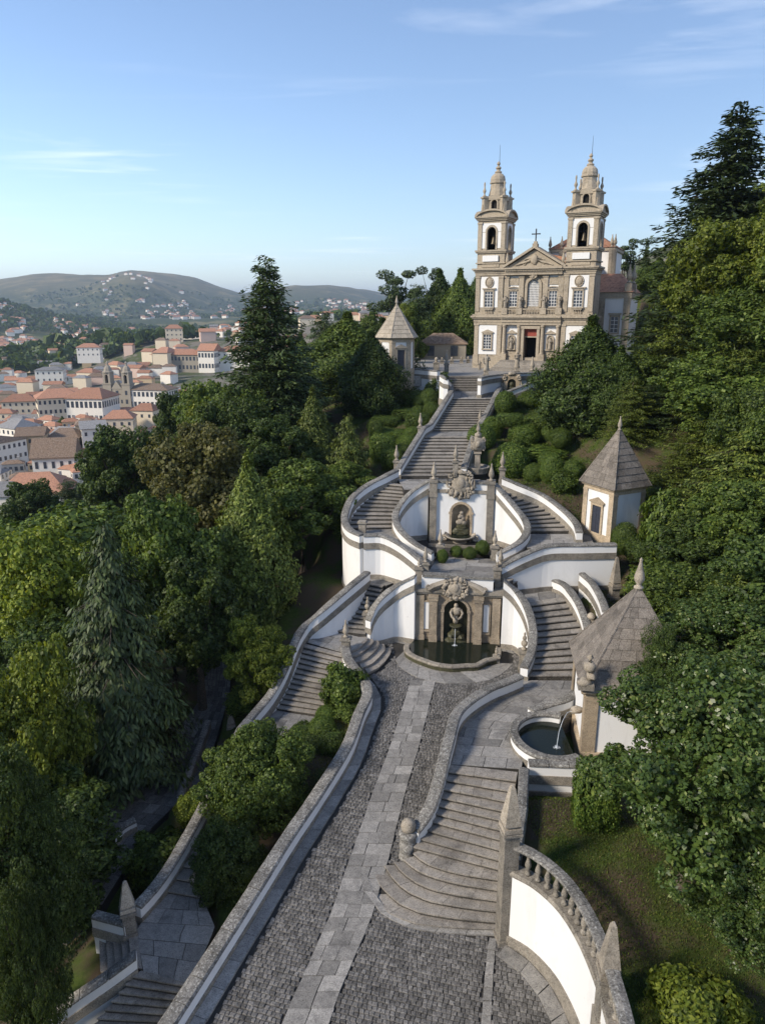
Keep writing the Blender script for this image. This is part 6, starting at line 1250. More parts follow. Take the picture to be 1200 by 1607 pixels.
def column(seed, Rr=1.8, H=9.0, size=.36, n=2600, per=5, power=1.0, lump=.25, low=.03, flame=True, up=.8):
    """dense upright conifer: tufts over a pointed egg with bosses"""
    rs = np.random.RandomState(seed); t = rs.uniform(0, 1, n)**1.15; a = rs.uniform(0, 2*math.pi, n)
    env = np.clip(np.sin(np.clip(t*.96 + .1, 0, 1)**.72*math.pi), 0, 1)**.75*np.where(t > .55, (1 - (t-.55)/.45*.35), 1)
    ph = rs.uniform(0, 6.28, 8); b = 1 + lump*(np.sin(a*3 + t*9 + ph[0])*.4 + np.sin(a*5 - t*14 + ph[1])*.35 + np.sin(a*8 + t*23 + ph[2])*.3)
    r = Rr*env*b*rs.uniform(.78, 1.04, n); P = np.stack([r*np.cos(a), r*np.sin(a), H*(low + (1-low)*t)], 1); d = unit(np.stack([np.cos(a), np.sin(a), .25 + t*.7], 1))
    Q = []
    for k in range(per):
        q = P + rs.normal(size=(n, 3))*size*.4; al = d*.7 + np.array([0, 0, up]); N = unit(d + rs.normal(size=(n, 3))*.5); Q.append(leaf_quads(q, N, size*rs.uniform(.7, 1.4, n), size*.42, rs, al, .1))
    k = n//3; j = rs.randint(0, n, k); Q.append(leaf_quads(P[j]*np.array([.7, .7, 1]), d[j], size*1.9, size*1.6, rs))
    return np.concatenate(Q), [], H
def bush(seed, n=2600, size=.1, lump=.12, sq=0.0, per=3):
    """clipped shrub: unit ball (or block) densely set with small leaves, filled with larger dark ones"""
    rs = np.random.RandomState(seed); d = unit(rs.normal(size=(n, 3)))
    if sq: d = d/np.maximum(1e-6, np.max(np.abs(d), 1, keepdims=True))**sq
    ph = rs.uniform(0, 6.28, 6); b = 1 + lump*(np.sin(d[:,0]*4 + ph[0])*np.sin(d[:,1]*4 + ph[1]) + .5*np.sin(d[:,2]*7 + d[:,0]*6 + ph[2]))
    P = d*b[:,None]*rs.uniform(.93, 1.04, (n, 1)); Q = []; nn = unit(d)
    for k in range(per): Q.append(leaf_quads(P + rs.normal(size=(n, 3))*size*.4, unit(nn + rs.normal(size=(n, 3))*.55), size*rs.uniform(.7, 1.4, n), size*.62, rs, None, .1))
    j = rs.randint(0, n, 700); Q.append(leaf_quads(P[j]*.88, nn[j], .26, .26, rs))
    V = np.concatenate(Q); V[..., 2] += .82; return V
TREES = {}
def reg(kind, data, leaf, r0, Rr, low=.3, nl=8):
    V, L, H = data; tm = trunk_mb(H, r0, [tuple(c) for c, r in L[:nl]] if L and isinstance(L[0][1], float) else [], sum(map(ord, kind)) % 99, low)
    if L and not isinstance(L[0][1], float):
        for a, b in L[::3]: tm.tube([a, b], [.05, .015], 4)
    TREES[kind] = (quads_mesh(kind + '_crown', V, MT[leaf]), tm.mesh(kind + '_trunk', MT['bark'], True), Rr, H)
def broad_reg(kind, seed, leaf, **k): reg(kind, broadleaf(seed, **k), leaf, .34, k.get('Rr', 4.0))
broad_reg('oak_a', 1, 'leaf_oak'); broad_reg('oak_b', 2, 'leaf_oak', lobes=17); broad_reg('dark_a', 3, 'leaf_dark', lobes=15); broad_reg('lime_a', 4, 'leaf_lime', lobes=15)
broad_reg('olive_a', 5, 'leaf_olive', lobes=19, size=.19, dens=1.1)
broad_reg('near_a', 6, 'leaf_pale', Rr=3.2, H=8.5, lobes=15, size=.12, per=130, dens=1.25, low=.12); broad_reg('near_b', 7, 'leaf_dark', Rr=3.0, H=7.5, lobes=17, size=.09, per=130, dens=1.5, low=.12)
broad_reg('near_lime', 8, 'leaf_lime', Rr=2.4, H=6, lobes=13, size=.11, per=84, dens=1.35, low=.1)
broad_reg('round_a', 9, 'leaf_oak', Rr=2.0, H=4.4, lobes=24, size=.085, per=96, dens=1.35, low=.08); broad_reg('round_dark', 10, 'leaf_dark', Rr=2.0, H=4.4, lobes=28, size=.08, per=90, dens=1.35, low=.06)
reg('fir_a', fir(21, 3.6, 22, whorls=44), 'needle', .3, 3.6); reg('fir_b', fir(22, 5.0, 24, whorls=54, nb=9, size=.44, droop=.24, gap=.1, power=.6, dens=1.4, low=.06), 'needle', .36, 5.0)
reg('weep_a', fir(23, 3.8, 15, whorls=40, nb=9, size=.38, droop=.42, hang=1.0, power=.62, dens=1.5), 'needle_blue', .3, 3.8); reg('weep_gold', fir(24, 4.2, 16, whorls=38, nb=9, size=.42, droop=.36, hang=.9, power=.6, dens=1.4), 'needle_gold', .3, 4.2)
reg('cedar_gold', fir(28, 4.6, 18, whorls=26, nb=9, size=.36, droop=.3, hang=.35, power=.42, dens=1.6), 'needle_gold', .34, 4.6); reg('cedar_dark', fir(29, 4.4, 18, whorls=28, nb=9, size=.36, droop=.28, hang=.3, power=.45, dens=1.6), 'needle', .34, 4.4)
reg('thuja_a', column(25, 2.4, 11, .26, 4200, 5), 'needle_gold', .22, 2.4); reg('thuja_dark', column(26, 3.4, 12, .29, 6000, 5, lump=.34), 'leaf_dark', .3, 3.4); reg('thuja_green', column(27, 3.2, 11, .28, 6000, 5, lump=.36), 'leaf_oak', .28, 3.2)
def pine_tree():
    rs = np.random.RandomState(40); Q = []; L = []
    for k in range(16):
        a = rs.uniform(0, 6.28); rr = rs.uniform(.3, 2.6); z = 9 + rs.uniform(0, 5); c = np.array([rr*math.cos(a), rr*math.sin(a), z]); L.append((c, .7)); d = fib(46, rs); Q.append(clumps(c + d*np.array([1.0, 1.0, .45])*rs.uniform(.6, 1.1), d, .3, 6, .3, rs))
    return np.concatenate(Q), L, 14.5
reg('pine', pine_tree(), 'needle', .22, 3.2, nl=16)
TREE_N = {}
NAMES = {'oak': 'broadleaf_tree', 'dark': 'broadleaf_tree', 'lime': 'broadleaf_tree', 'olive': 'broadleaf_tree', 'near': 'broadleaf_tree', 'round': 'clipped_tree', 'fir': 'fir_tree', 'weep': 'weeping_conifer', 'cedar': 'cedar_tree', 'thuja': 'thuja_tree', 'pine': 'pine_tree'}
def put_tree(kind, base, h, r, label, group, rz=None, name=None):
    cm, tm, r0, h0 = TREES[kind]; o = thing(name or NAMES[kind.split('_')[0]], tuple(base), label, 'tree', group, rz=rng.uniform(0, 6.28) if rz is None else rz)
    o.scale = (r/r0, r/r0, h/h0); mesh_obj('crown', cm, o); mesh_obj('trunk', tm, o); return o
def tree_px(kind, x, ytop, Y, wpx, label, group='trees of the hillside wood', zb=None, lift=0.0):
    """tree standing at distance Y whose tip shows at (x, ytop) and whose crown is wpx photo pixels wide"""
    q = atY(x, ytop, Y); z = gz(q.x, Y) if zb is None else zb; r = wpx/2/ppm(q); return put_tree(kind, (q.x, Y, z), max(1.5, q.z - z), r, label, group)
W = 'trees of the wood left of the stairway'; E = 'trees of the wood right of the stairway'
for t in [
 ('fir_b', 416, 402, 74, 240, 'tall dark fir rising above the wood left of the church', W), ('thuja_dark', 600, 500, 92, 110, 'broad dark conifer crown just left of the pale-roofed chapel', W),
 ('thuja_green', 545, 492, 88, 150, 'rounded bright green conifer between the tall fir and the chapel', W), ('thuja_dark', 583, 522, 79, 110, 'dark conifer standing in front of the pale-roofed chapel', W),
 ('cedar_dark', 508, 482, 97, 100, 'dark cedar behind the rounded green conifer', W), ('thuja_a', 490, 610, 66, 78, 'small yellowish thuja in front of the tall fir', W),
 ('oak_b', 330, 578, 88, 150, 'spreading green tree below the town on the left', W), ('oak_a', 375, 600, 70, 130, 'green tree at the foot of the tall fir', W), ('dark_a', 270, 610, 100, 90, 'dark tree at the town edge of the wood', W), ('lime_a', 330, 625, 74, 110, 'yellow-green tree in the middle of the left wood', W),
 ('olive_a', 310, 668, 58, 215, 'olive-brown rounded tree in the left wood', W), ('dark_a', 185, 664, 74, 140, 'dark tree masking the near town houses', W), ('oak_b', 105, 782, 50, 320, 'large green tree at the left edge under the red roofs', W), ('lime_a', 55, 815, 44, 200, 'leafy tree at the left frame edge above the weeping conifer', W),
 ('weep_a', 160, 812, 37, 260, 'large grey-green weeping conifer on the left slope', W), ('thuja_a', 388, 716, 50, 140, 'tall yellowish thuja beside the left flights', W), ('oak_a', 470, 712, 55, 185, 'leafy tree pressing against the left curved wall', W), ('dark_a', 430, 650, 63, 150, 'dark tree behind the yellowish thuja', W), ('weep_gold', 545, 650, 62, 110, 'feathery conifer beside the left garden', W), ('cedar_dark', 470, 560, 80, 120, 'dark cedar right of the tall fir', W),
 ('near_lime', 405, 972, 40, 112, 'bright small rounded tree against the outer left parapet', W), ('oak_a', 250, 760, 46, 200, 'dim tree in the shaded middle of the left wood', W), ('dark_a', 300, 860, 44, 170, 'shadowed tree above the dark wood path', W),
 ('near_lime', 25, 1010, 32, 190, 'yellow-green tree at the left frame edge', W), ('near_b', 18, 1385, 20.5, 130, 'low leafy crown at the very bottom left', W), ('near_b', -12, 1175, 23, 230, 'big leafy tree filling the bottom left corner', W), ('dark_a', 95, 960, 40, 200, 'dark tree between the weeping conifer and the frame edge', W), ('oak_a', 545, 720, 60, 110, 'green tree at the outer side of the round left wall', W),
 ('pine', 622, 418, 128, 90, 'open-crowned pine left of the church', 'trees behind the church square'), ('thuja_dark', 690, 425, 132, 95, 'rounded dark tree behind the church square', 'trees behind the church square'), ('thuja_green', 722, 424, 126, 90, 'green tree close to the left church tower', 'trees behind the church square'), ('cedar_dark', 655, 440, 120, 80, 'dark tree between the pine and the church', 'trees behind the church square'), ('pine', 684, 414, 140, 60, 'small pine top showing over the trees behind the square', 'trees behind the church square'), ('oak_a', 640, 470, 112, 70, 'green tree behind the pale-roofed chapel', 'trees behind the church square'), ('lime_a', 632, 470, 104, 40, 'slim pale green tree behind the chapel roof', 'trees behind the church square'),
 ('pine', 990, 372, 135, 62, 'dark pine right behind the church wing', E), ('fir_a', 1016, 374, 130, 30, 'small pointed fir right behind the church', E), ('thuja_green', 1034, 405, 118, 76, 'green tree behind the church wing', E),
 ('fir_b', 1163, 160, 68, 330, 'tallest fir on the right skyline', E), ('thuja_green', 1115, 335, 74, 150, 'dense green conifer below the tallest fir', E), ('lime_a', 1160, 330, 60, 200, 'golden-green spreading tree at the right frame edge', E), ('oak_b', 1092, 395, 84, 150, 'bright spreading tree right of the church', E), ('cedar_gold', 1090, 450, 66, 200, 'golden cedar on the slope right of the church', E), ('oak_b', 1180, 440, 56, 220, 'yellow-green tree at the right edge', E), ('oak_b', 1140, 540, 54, 230, 'broad bright green tree above the weeping conifer', E), ('oak_a', 1062, 520, 74, 140, 'green tree above the pyramid-roofed chapel', E), ('cedar_dark', 1040, 600, 60, 170, 'dark tree behind the pyramid-roofed chapel', E),
 ('oak_b', 1012, 548, 64, 120, 'green tree filling the slope above the pyramid chapel', E), ('cedar_gold', 995, 590, 58, 100, 'golden conifer close behind the pyramid chapel roof', E), ('thuja_dark', 930, 498, 66, 165, 'big dark conifer in front of the right church tower', E), ('thuja_dark', 975, 545, 63, 100, 'dark conifer beside the big one before the church', E), ('weep_gold', 1175, 672, 44, 230, 'weeping golden conifer at the right edge', E), ('cedar_gold', 1085, 690, 52, 170, 'layered green tree right of the pyramid chapel', E), ('dark_a', 1120, 800, 42, 200, 'dark leafy tree below the weeping golden conifer', E), ('oak_b', 1075, 880, 37, 170, 'dark green tree beyond the near chapel roof', E),
 ('near_a', 1130, 1015, 21.6, 365, 'big leafy tree with pale leaf tips at the right front', E), ('near_a', 1175, 925, 31, 260, 'leafy pale-tipped tree behind the big one at the right', E), ('near_b', 1045, 985, 30, 95, 'small dark leafy tree against the near chapel roof', E), ('near_a', 1180, 1340, 19.0, 200, 'leafy low tree at the right frame edge', E)]:
    tree_px(*t)
# clipped round trees beside the lane
for x, yt, yb, w, Y, k, lab in [(397, 1133, 1312, 158, 30.5, 'round_a', 'round clipped green tree beside the left lane parapet'), (355, 1283, 1442, 112, 27.0, 'round_dark', 'round clipped dark tree below the left lane parapet')]:
    q = atY(x, yt, Y); b = atY(x, yb, Y); r = w/2/ppm(atY(x, (yt+yb)/2, Y)); put_tree(k, (q.x, Y, b.z), q.z - b.z, r, lab, 'clipped round trees')
# dense wood behind the named trees
rw = random.Random(5)
KD = {'oak': 'mid-green leafy ', 'dark': 'dark leafy ', 'olive': 'olive-brown leafy ', 'lime': 'yellow-green leafy ', 'cedar': 'layered conifer ', 'thuja': 'dense rounded conifer '}
def wood(n, xr, yr, kinds, lab, group, hr, rr, ok):
    c = 0; tries = 0
    while c < n and tries < n*30:
        tries += 1; x = rw.uniform(*xr); y = rw.uniform(*yr)
        if not ok(x, y): continue
        kd = rw.choice(kinds); put_tree(kd, (x, y, gz(x, y)), rw.uniform(*hr), rw.uniform(*rr), KD[kd.split('_')[0]] + lab, group); c += 1
wood(46, (-60, -11), (58, 170), ['oak_a', 'oak_b', 'dark_a', 'olive_a', 'cedar_dark', 'thuja_green'], 'tree in the dense wood on the slope below the town', 'background trees of the left wood', (8, 13), (3.2, 5), lambda x, y: -.62*y < x < -.07*y - 4 and (y > 66 or x < -16))
wood(14, (-30, -14), (28, 58), ['dark_a', 'oak_b', 'dark_a'], 'shadowed tree deep in the wood left of the path', 'shadowed trees left of the path', (7, 10), (3, 4.2), lambda x, y: x < -15.5 - (y - 28)*.02 and x > -.75*y)
wood(30, (18, 75), (52, 130), ['oak_a', 'oak_b', 'cedar_gold', 'lime_a', 'thuja_green'], 'tree in the dense wood on the slope right of the church', 'background trees of the right wood', (10, 15), (3.4, 5.2), lambda x, y: x > .37*y + 3 and x < .75*y and not (y > 84 and x < 46))
wood(12, (17, 32), (32, 52), ['dark_a', 'oak_b', 'cedar_gold'], 'tree filling the slope right of the two chapels', 'background trees right of the chapels', (6, 9), (2.8, 3.8), lambda x, y: x > .4*y + 2)
wood(12, (-4, 24), (134, 160), ['thuja_dark', 'oak_a', 'cedar_dark'], 'tree of the wood behind the church', 'background trees behind the church', (13, 17), (4, 5), lambda x, y: True)
wood(7, (-27, -15), (-10, 14), ['oak_b', 'dark_a', 'oak_a'], 'tree added out of view on the left to shade the lane', 'added shade trees beside the camera', (13, 17), (3.8, 4.8), lambda x, y: x < -13.2 - max(0, y - 8)*.42)  # unseen trees put in to cast shade over the cobbled lane
# ------------------------------------------------------------------ clipped shrubs and hedges
BUSH = [quads_mesh('shrub_leaves', bush(60 + k, 4200, .07, .04 + .02*k), MT['box']) for k in range(3)]; BUSHD = quads_mesh('shrub_leaves_dark', bush(66, lump=.16), MT['leaf_dark']); BLOCK = quads_mesh('hedge_leaves', bush(68, 3200, .09, .05, .8), MT['box']); LBUSH = quads_mesh('shrub_leaves_lime', bush(69, 2400, .14, .24), MT['leaf_lime']); LOOSE = quads_mesh('shrub_leaves_loose', bush(70, 1800, .17, .3), MT['leaf_oak'])
GROUNDED = ('clipped shrubs of the right terrace garden', 'hedges of the left terrace garden', 'bushes by the pyramid chapel', 'bushes by the lower path')
def shrub(x, y, w, h, z, label, group, me=None, depth=1.0, name='clipped_shrub', sy=None):
    """foot shows at pixel (x, y) on ground of height z; w, h in photo pixels"""
    if group in GROUNDED:
        for _ in range(12): p = at(x, y, z); z = .5*z + .5*gz(p.x, p.y)
    p = at(x, y, z); k = ppm(p); r = w/2/k; hh = h/k
    o = mesh_obj(name, me or rng.choice(BUSH), None, (p.x, p.y + r*.4, z - .03*hh), rng.uniform(0, 6.28) if me is not BLOCK else R(-10), (r, (sy/2/k if sy else r*depth), hh/1.82)); tag(o, label, 'shrub', group); return o
G1 = 'clipped shrubs of the right terrace garden'; G2 = 'shrubs of the bed beside the left flight'; G3 = 'hedges of the left terrace garden'
for i, (x, y, w, h, z, lab, me) in enumerate([(793, 648, 34, 34, 11.2, 'round clipped bush at the top right of the straight stair', None), (772, 688, 34, 34, 9.6, 'round clipped bush beside the right stair parapet', None), (756, 706, 44, 40, 8.8, 'round clipped bush behind the right stair finial', None), (830, 640, 44, 26, 11.6, 'low wide clipped bush near the white stone block', None), (802, 748, 56, 52, 8.3, 'largest round clipped bush behind the shield-topped column', None), (824, 698, 50, 34, 10, 'wide clipped bush in the middle of the right garden', None), (866, 758, 36, 44, 8.3, 'tall rounded bush at the right of the garden', None), (846, 676, 40, 22, 10.4, 'low hedge mound under the big dark conifer', BLOCK), (850, 722, 80, 20, 9.0, 'long low hedge across the right garden', BLOCK), (800, 668, 40, 18, 10.2, 'small low hedge in the right garden', BLOCK), (885, 772, 34, 30, 8.0, 'brownish loose bush at the right of the garden', LOOSE), (812, 720, 34, 26, 8.9, 'leafy pale bush in the right garden', LOOSE), (845, 615, 34, 26, 12.9, 'dark cloud-pruned bush by the square wall', BUSHD), (866, 606, 40, 24, 13.2, 'small dark conifer bush near the church steps', BUSHD)]):
    shrub(x, y, w, h, z, lab, G1, me)
for i, (x, y, w, h, z) in enumerate([(862, 735, 34, 26, 8.8), (838, 756, 34, 28, 8.4), (880, 700, 34, 28, 10), (812, 652, 28, 20, 11), (862, 690, 26, 22, 10.1), (900, 752, 34, 30, 8.4), (780, 742, 26, 22, 8.1)]):
    shrub(x, y, w, h, z, 'clipped rounded bush filling the right terrace garden', G1, BUSH[i % 3])
for i, (x, y, w, h, z) in enumerate([(612, 650, 30, 20, 9.6), (628, 640, 26, 20, 10), (656, 655, 24, 18, 10), (648, 690, 30, 20, 8.8), (605, 688, 26, 18, 8.2), (660, 640, 24, 20, 10.4), (632, 722, 30, 26, 7.6), (588, 680, 24, 24, 7.8)]):
    shrub(x, y, w, h, z, 'low clipped bush between the hedges of the left terrace garden', G3, BUSH[i % 3])
for x, y, w, h, z, lab, me in [(536, 1108, 62, 60, -.75, 'loose leafy bush at the top of the planted bed', LOOSE), (548, 1106, 36, 46, -.7, 'dense green bush by the curved parapet end', None), (512, 1135, 34, 26, -1.3, 'small round clipped ball in the bed', None), (505, 1165, 44, 40, -1.6, 'round clipped ball lower in the bed', None), (476, 1168, 40, 32, -1.9, 'dark clipped ball at the left of the bed', BUSHD), (520, 1190, 44, 44, -1.8, 'clipped ball against the lane parapet', BUSHD), (492, 1190, 48, 40, -2.1, 'clipped mound above the round tree', BUSHD), (545, 1130, 40, 22, -1.0, 'low tuft of ground cover in the bed', LOOSE)]:
    shrub(x, y, w, h, z, lab, G2, me)
for x, y, w, h, z, lab, me in [(645, 640, 40, 26, 10.3, 'block hedge under the square parapet', BLOCK), (672, 640, 30, 30, 10.8, 'clipped bush close to the square wall', None), (690, 632, 40, 40, 11.2, 'leafy bush in the corner below the square', LOOSE), (676, 655, 28, 24, 10.3, 'small round bush beside the left stair parapet', None), (640, 658, 46, 16, 9.6, 'short straight hedge in the left garden', BLOCK), (605, 668, 44, 14, 8.6, 'low curved hedge at the left of the garden', BLOCK), (655, 672, 34, 24, 9.4, 'block bush beside the left parapet', BLOCK), (625, 690, 50, 14, 8.5, 'low hedge bordering the sandy path', BLOCK), (590, 700, 20, 40, 7.2, 'end of the tall hedge above the retaining wall', BLOCK), (600, 722, 36, 40, 6.9, 'tall leafy hedge along the retaining wall', BLOCK), (615, 735, 30, 30, 7.2, 'hedge end beside the lower finial pier', BLOCK), (640, 705, 36, 22, 8.3, 'bush at the foot of the left garden', None), (598, 650, 30, 20, 9.4, 'dark hedge beside the small lawn', BLOCK)]:
    shrub(x, y, w, h, z, lab, G3, me)
for x, y, w, h, z, lab, me, g in [(980, 868, 40, 48, 5.4, 'round clipped bush beside the pyramid-roofed chapel', None, 'bushes by the pyramid chapel'), (936, 905, 46, 44, 4.2, 'leafy bush at the corner below the chapel landing', LOOSE, 'bushes by the pyramid chapel'), (1010, 880, 50, 34, 5.2, 'low dark bush behind the round one by the chapel', BUSHD, 'bushes by the pyramid chapel'), (1048, 870, 70, 90, 5.8, 'tall pale loose bush right of the chapel', LOOSE, 'bushes by the pyramid chapel'), (1030, 940, 80, 50, 4.2, 'flowering loose bush in the garden beyond the near chapel', LOOSE, 'bushes by the pyramid chapel'), (935, 1300, 66, 105, .95, 'tall round-topped clipped hedge bush below the near chapel', BLOCK, None), (1100, 1640, 130, 80, .9, 'bright yellow-green bush at the bottom right corner', LBUSH, None),
        (694, 882, 18, 20, 4.28, 'left small clipped ball before the upper fountain', None, 'clipped balls before the upper fountain'), (716, 873, 20, 16, 4.28, 'second small clipped ball before the upper fountain', None, 'clipped balls before the upper fountain'), (737, 876, 22, 17, 4.28, 'third small clipped ball before the upper fountain', None, 'clipped balls before the upper fountain'), (757, 870, 22, 22, 4.28, 'right clipped ball before the upper fountain', None, 'clipped balls before the upper fountain'),
        (300, 1290, 50, 40, -4.4, 'yellow-green bush between the path and the narrow steps', LBUSH, 'bushes by the lower path'), (255, 1390, 90, 60, -4.9, 'dark bush behind the lower court parapet', LOOSE, 'bushes by the lower path'), (235, 1365, 60, 50, -5.0, 'leafy bush by the dark obelisk', LOOSE, 'bushes by the lower path'), (380, 1120, 50, 36, -3.0, 'dim bush outside the left parapet', LOOSE, 'bushes by the lower path'), (135, 1290, 70, 50, -6.0, 'dark bush on the far side of the wood path', BUSHD, 'bushes by the lower path'), (690, 560, 46, 34, 13.7, 'square-clipped hedge on the left of the church square', BLOCK, None)]:
    shrub(x, y, w, h, z, lab, g, me)
# ------------------------------------------------------------------ grass
def grass(name, label, poly, n, zoff=0.0, size=.09, mat='box'):
    rs = np.random.RandomState(len(name)*7 + n); P = np.array(poly); lo, hi = P.min(0), P.max(0); pts = []
    while len(pts) < n:
        x, y = rs.uniform(lo[0], hi[0]), rs.uniform(lo[1], hi[1])
        if inside(x, y, poly): pts.append((x, y))
    q = np.array(pts); z = ground(q[:,0], q[:,1]); p3 = np.stack([q[:,0], q[:,1], z + size*.3], 1); N = unit(rs.normal(size=(n, 3))*np.array([1, 1, .3])); al = np.tile(np.array([0, 0, 1.]), (n, 1)) + rs.normal(size=(n, 3))*.25
    tag(mesh_obj(name, quads_mesh(name, leaf_quads(p3, N, size*rs.uniform(.6, 1.5, n), size*.28, rs, al), MT[mat])), label, kind='stuff')
grass('lawn_grass', 'sparse mossy lawn behind the balustrade wall', [(5.9, 25.5), (6.7, 28.2), (9, 28.3), (13, 27.5), (14, 20), (12, 13), (7.6, 13), (7.5, 18), (7.3, 20), (6.6, 21.8)], 20000, size=.1, mat='leaf_oak')
grass('lawn_moss', 'brownish moss and dry blades on the lawn behind the balustrade wall', [(5.9, 25.5), (6.7, 28.2), (9, 28.3), (13, 27.5), (14, 20), (12, 13), (7.6, 13), (7.5, 18), (7.3, 20), (6.6, 21.8)], 16000, size=.09, mat='leaf_olive')
grass('terrace_grass', 'grass of the right terrace garden', [(9, 57), (11.5, 72), (16, 78), (22, 72), (20, 56), (14, 53)], 16000, size=.16); grass('left_terrace_grass', 'grass of the left terrace garden', [(-3.5, 58), (-3.5, 74), (1, 80), (6, 80), (3, 66), (0, 60)], 9000, size=.14)
grass('chapel_garden_grass', 'grass of the garden beyond the near chapel', [(12.5, 40), (13.5, 47), (20, 49), (22, 40), (17, 37)], 9000, size=.13)
grass('bed_ground_cover', 'brownish ground cover of the planted bed', [(-1.0, 38.6), (-1.6, 34), (-4.6, 29.6), (-5.6, 31), (-3.2, 36.6)], 3500, size=.13, mat='leaf_olive')
# ================================================================== the town in the valley
for k, c in {'w_cream': (.66, .56, .41), 'w_white': (.76, .71, .62), 'w_grey': (.42, .4, .37), 'w_ochre': (.55, .42, .26), 'w_pink': (.58, .43, .35), 'w_stone': (.3, .265, .21)}.items(): MT[k] = plaster('town_' + k, c, .35)
MT['roof_brown'] = stone('brown_tile', (.22, .15, .1), (.17, .12, .085), (.1, .075, .055), lich=.2, stain=.3, rnd=.2, fine=2.5); MT['roof_grey'] = stone('grey_roof', (.26, .255, .25), (.2, .195, .19), (.13, .13, .125), lich=.15, stain=.3, rnd=.2, fine=2.5)
WALLS = ['w_cream', 'w_white', 'w_white', 'w_cream', 'w_grey', 'w_ochre', 'w_pink']; ROOFS = ['tile', 'tile', 'tile', 'roof_brown', 'roof_grey']
WM = {k: MB().box(-.5, .5, -.5, .5, -.6, 1).mesh('house_wall', MT[k]) for k in set(WALLS) | {'w_stone'}}
def hip(e=.04): return MB().add([(-.5-e, -.5-e, 0), (.5+e, -.5-e, 0), (.5+e, .5+e, 0), (-.5-e, .5+e, 0), (-.22, 0, 1), (.22, 0, 1), (-.5-e, -.5-e, -.06), (.5+e, -.5-e, -.06), (.5+e, .5+e, -.06), (-.5-e, .5+e, -.06)], [(0, 1, 5, 4), (1, 2, 5), (2, 3, 4, 5), (3, 0, 4), (6, 9, 8, 7), (0, 6, 7, 1), (1, 7, 8, 2), (2, 8, 9, 3), (3, 9, 6, 0)])
def gable(e=.05): return MB().add([(-.5-e, -.5-e, 0), (.5+e, -.5-e, 0), (.5+e, .5+e, 0), (-.5-e, .5+e, 0), (-.5-e, 0, 1), (.5+e, 0, 1), (-.5-e, -.5-e, -.08), (.5+e, -.5-e, -.08), (.5+e, .5+e, -.08), (-.5-e, .5+e, -.08)], [(0, 1, 5, 4), (2, 3, 4, 5), (1, 2, 5), (3, 0, 4), (6, 9, 8, 7), (0, 6, 7, 1), (1, 7, 8, 2), (2, 8, 9, 3), (3, 9, 6, 0)])
RM = {(k, t): (hip() if t == 'hip' else gable()).mesh('house_roof', MT[k]) for k in set(ROOFS) for t in ('hip', 'gable')}
WIN = MB().box(-.5, .5, -.06, .06, -.5, .5).mesh('window', MT['glass']); WFR = MB().box(-.62, .62, -.04, .04, -.58, .58).mesh('window_frame', MT['frame'])
CHIM = MB().box(-.5, .5, -.5, .5, 0, 1).mesh('chimney', MT['w_grey'])
def house(label, p, w, d, h, rz, wall='w_white', roof='tile', rt='hip', rh=None, wins=0, floors=2, group=None, name='house', chim=False, side=True, ww=1.0, wh=1.5, arch=False, frame=False):
    o = thing(name, tuple(p), label, 'building', group, rz=rz); mesh_obj('wall', WM[wall], o, scale=(w, d, h)); rh = rh or min(w, d)*.26
    r = mesh_obj('roof', RM[(roof, rt)], o, (0, 0, h + .05), scale=(w, d, rh))
    if chim: mesh_obj('chimney', CHIM, r, (.25/1, .1, .3), scale=(1.0/w, .8/d, 1.9/rh))
    if wins:
        for f in range(floors):
            z = h*(f + .55)/floors
            for i in range(wins):
                x = w*((i + .5)/wins - .5)
                a = mesh_obj('window', WIN, o, (x, -d/2 - .03, z), scale=(ww, 1, wh))
                if frame: mesh_obj('window_frame', WFR, a, (0, .3, 0))
            if side:
                n2 = max(1, int(wins*d/w))
                for i in range(n2):
                    y = d*((i + .5)/n2 - .5)
                    for s in (-1, 1): mesh_obj('window', WIN, o, (s*(w/2 + .03), y, z), R(90), scale=(ww, 1, wh))
    return o
TAKEN = []
def hpx(label, x, y, Y, wpx, dm, hpx_, rz, wall='w_white', roof='tile', rt='hip', rh=None, **k):
    q = atY(x, y, Y); s = ppm(q); w = wpx/s; TAKEN.append((q.x, q.y, max(w, dm)*.62)); return house(label, q, w, dm, hpx_/s, R(rz), wall, roof, rt, rh, **k)
T = 'houses of the old town'
hpx('long cream palace wing with red roof left of the town church', 96, 664, 385, 62, 16, 42, 28, 'w_cream', wins=9, floors=3, ww=1.1, wh=1.9, rh=4)
hpx('palace corner block with red hipped roof and tall windows beside the town church', 150, 664, 388, 58, 20, 42, -6, 'w_white', wins=8, floors=2, ww=1.5, wh=3.2, rh=4.5)
hpx('long white monastery wing with two rows of windows right of the town church', 240, 640, 425, 70, 15, 30, -10, 'w_white', roof='roof_brown', wins=10, floors=2, ww=1.5, wh=2.6, rh=3)
hpx('long pale institute with red roof on the far slope', 288, 582, 600, 84, 18, 26, -10, 'w_stone', wins=14, floors=2, ww=1.6, wh=3, rh=4)
hpx('pale end block of the long institute', 262, 579, 596, 24, 20, 26, -10, 'w_cream', rh=4); hpx('ornate gabled centre block of the long institute', 331, 582, 594, 26, 16, 32, -10, 'w_white', rt='gable', wins=5, floors=2, ww=1.6, wh=3.4, rh=5); hpx('right wing of the long institute by the tall fir', 372, 575, 600, 52, 16, 24, -10, 'w_white', wins=6, floors=2, rh=4)
hpx('large red hipped roof house at the lower left', 62, 800, 232, 100, 18, 34, 14, 'w_white', rh=5.5, wins=4, floors=1, chim=True); hpx('white house under the large red roof at the left edge', 12, 800, 226, 60, 14, 30, 6, 'w_white', roof='roof_grey', wins=3, floors=1, chim=True)
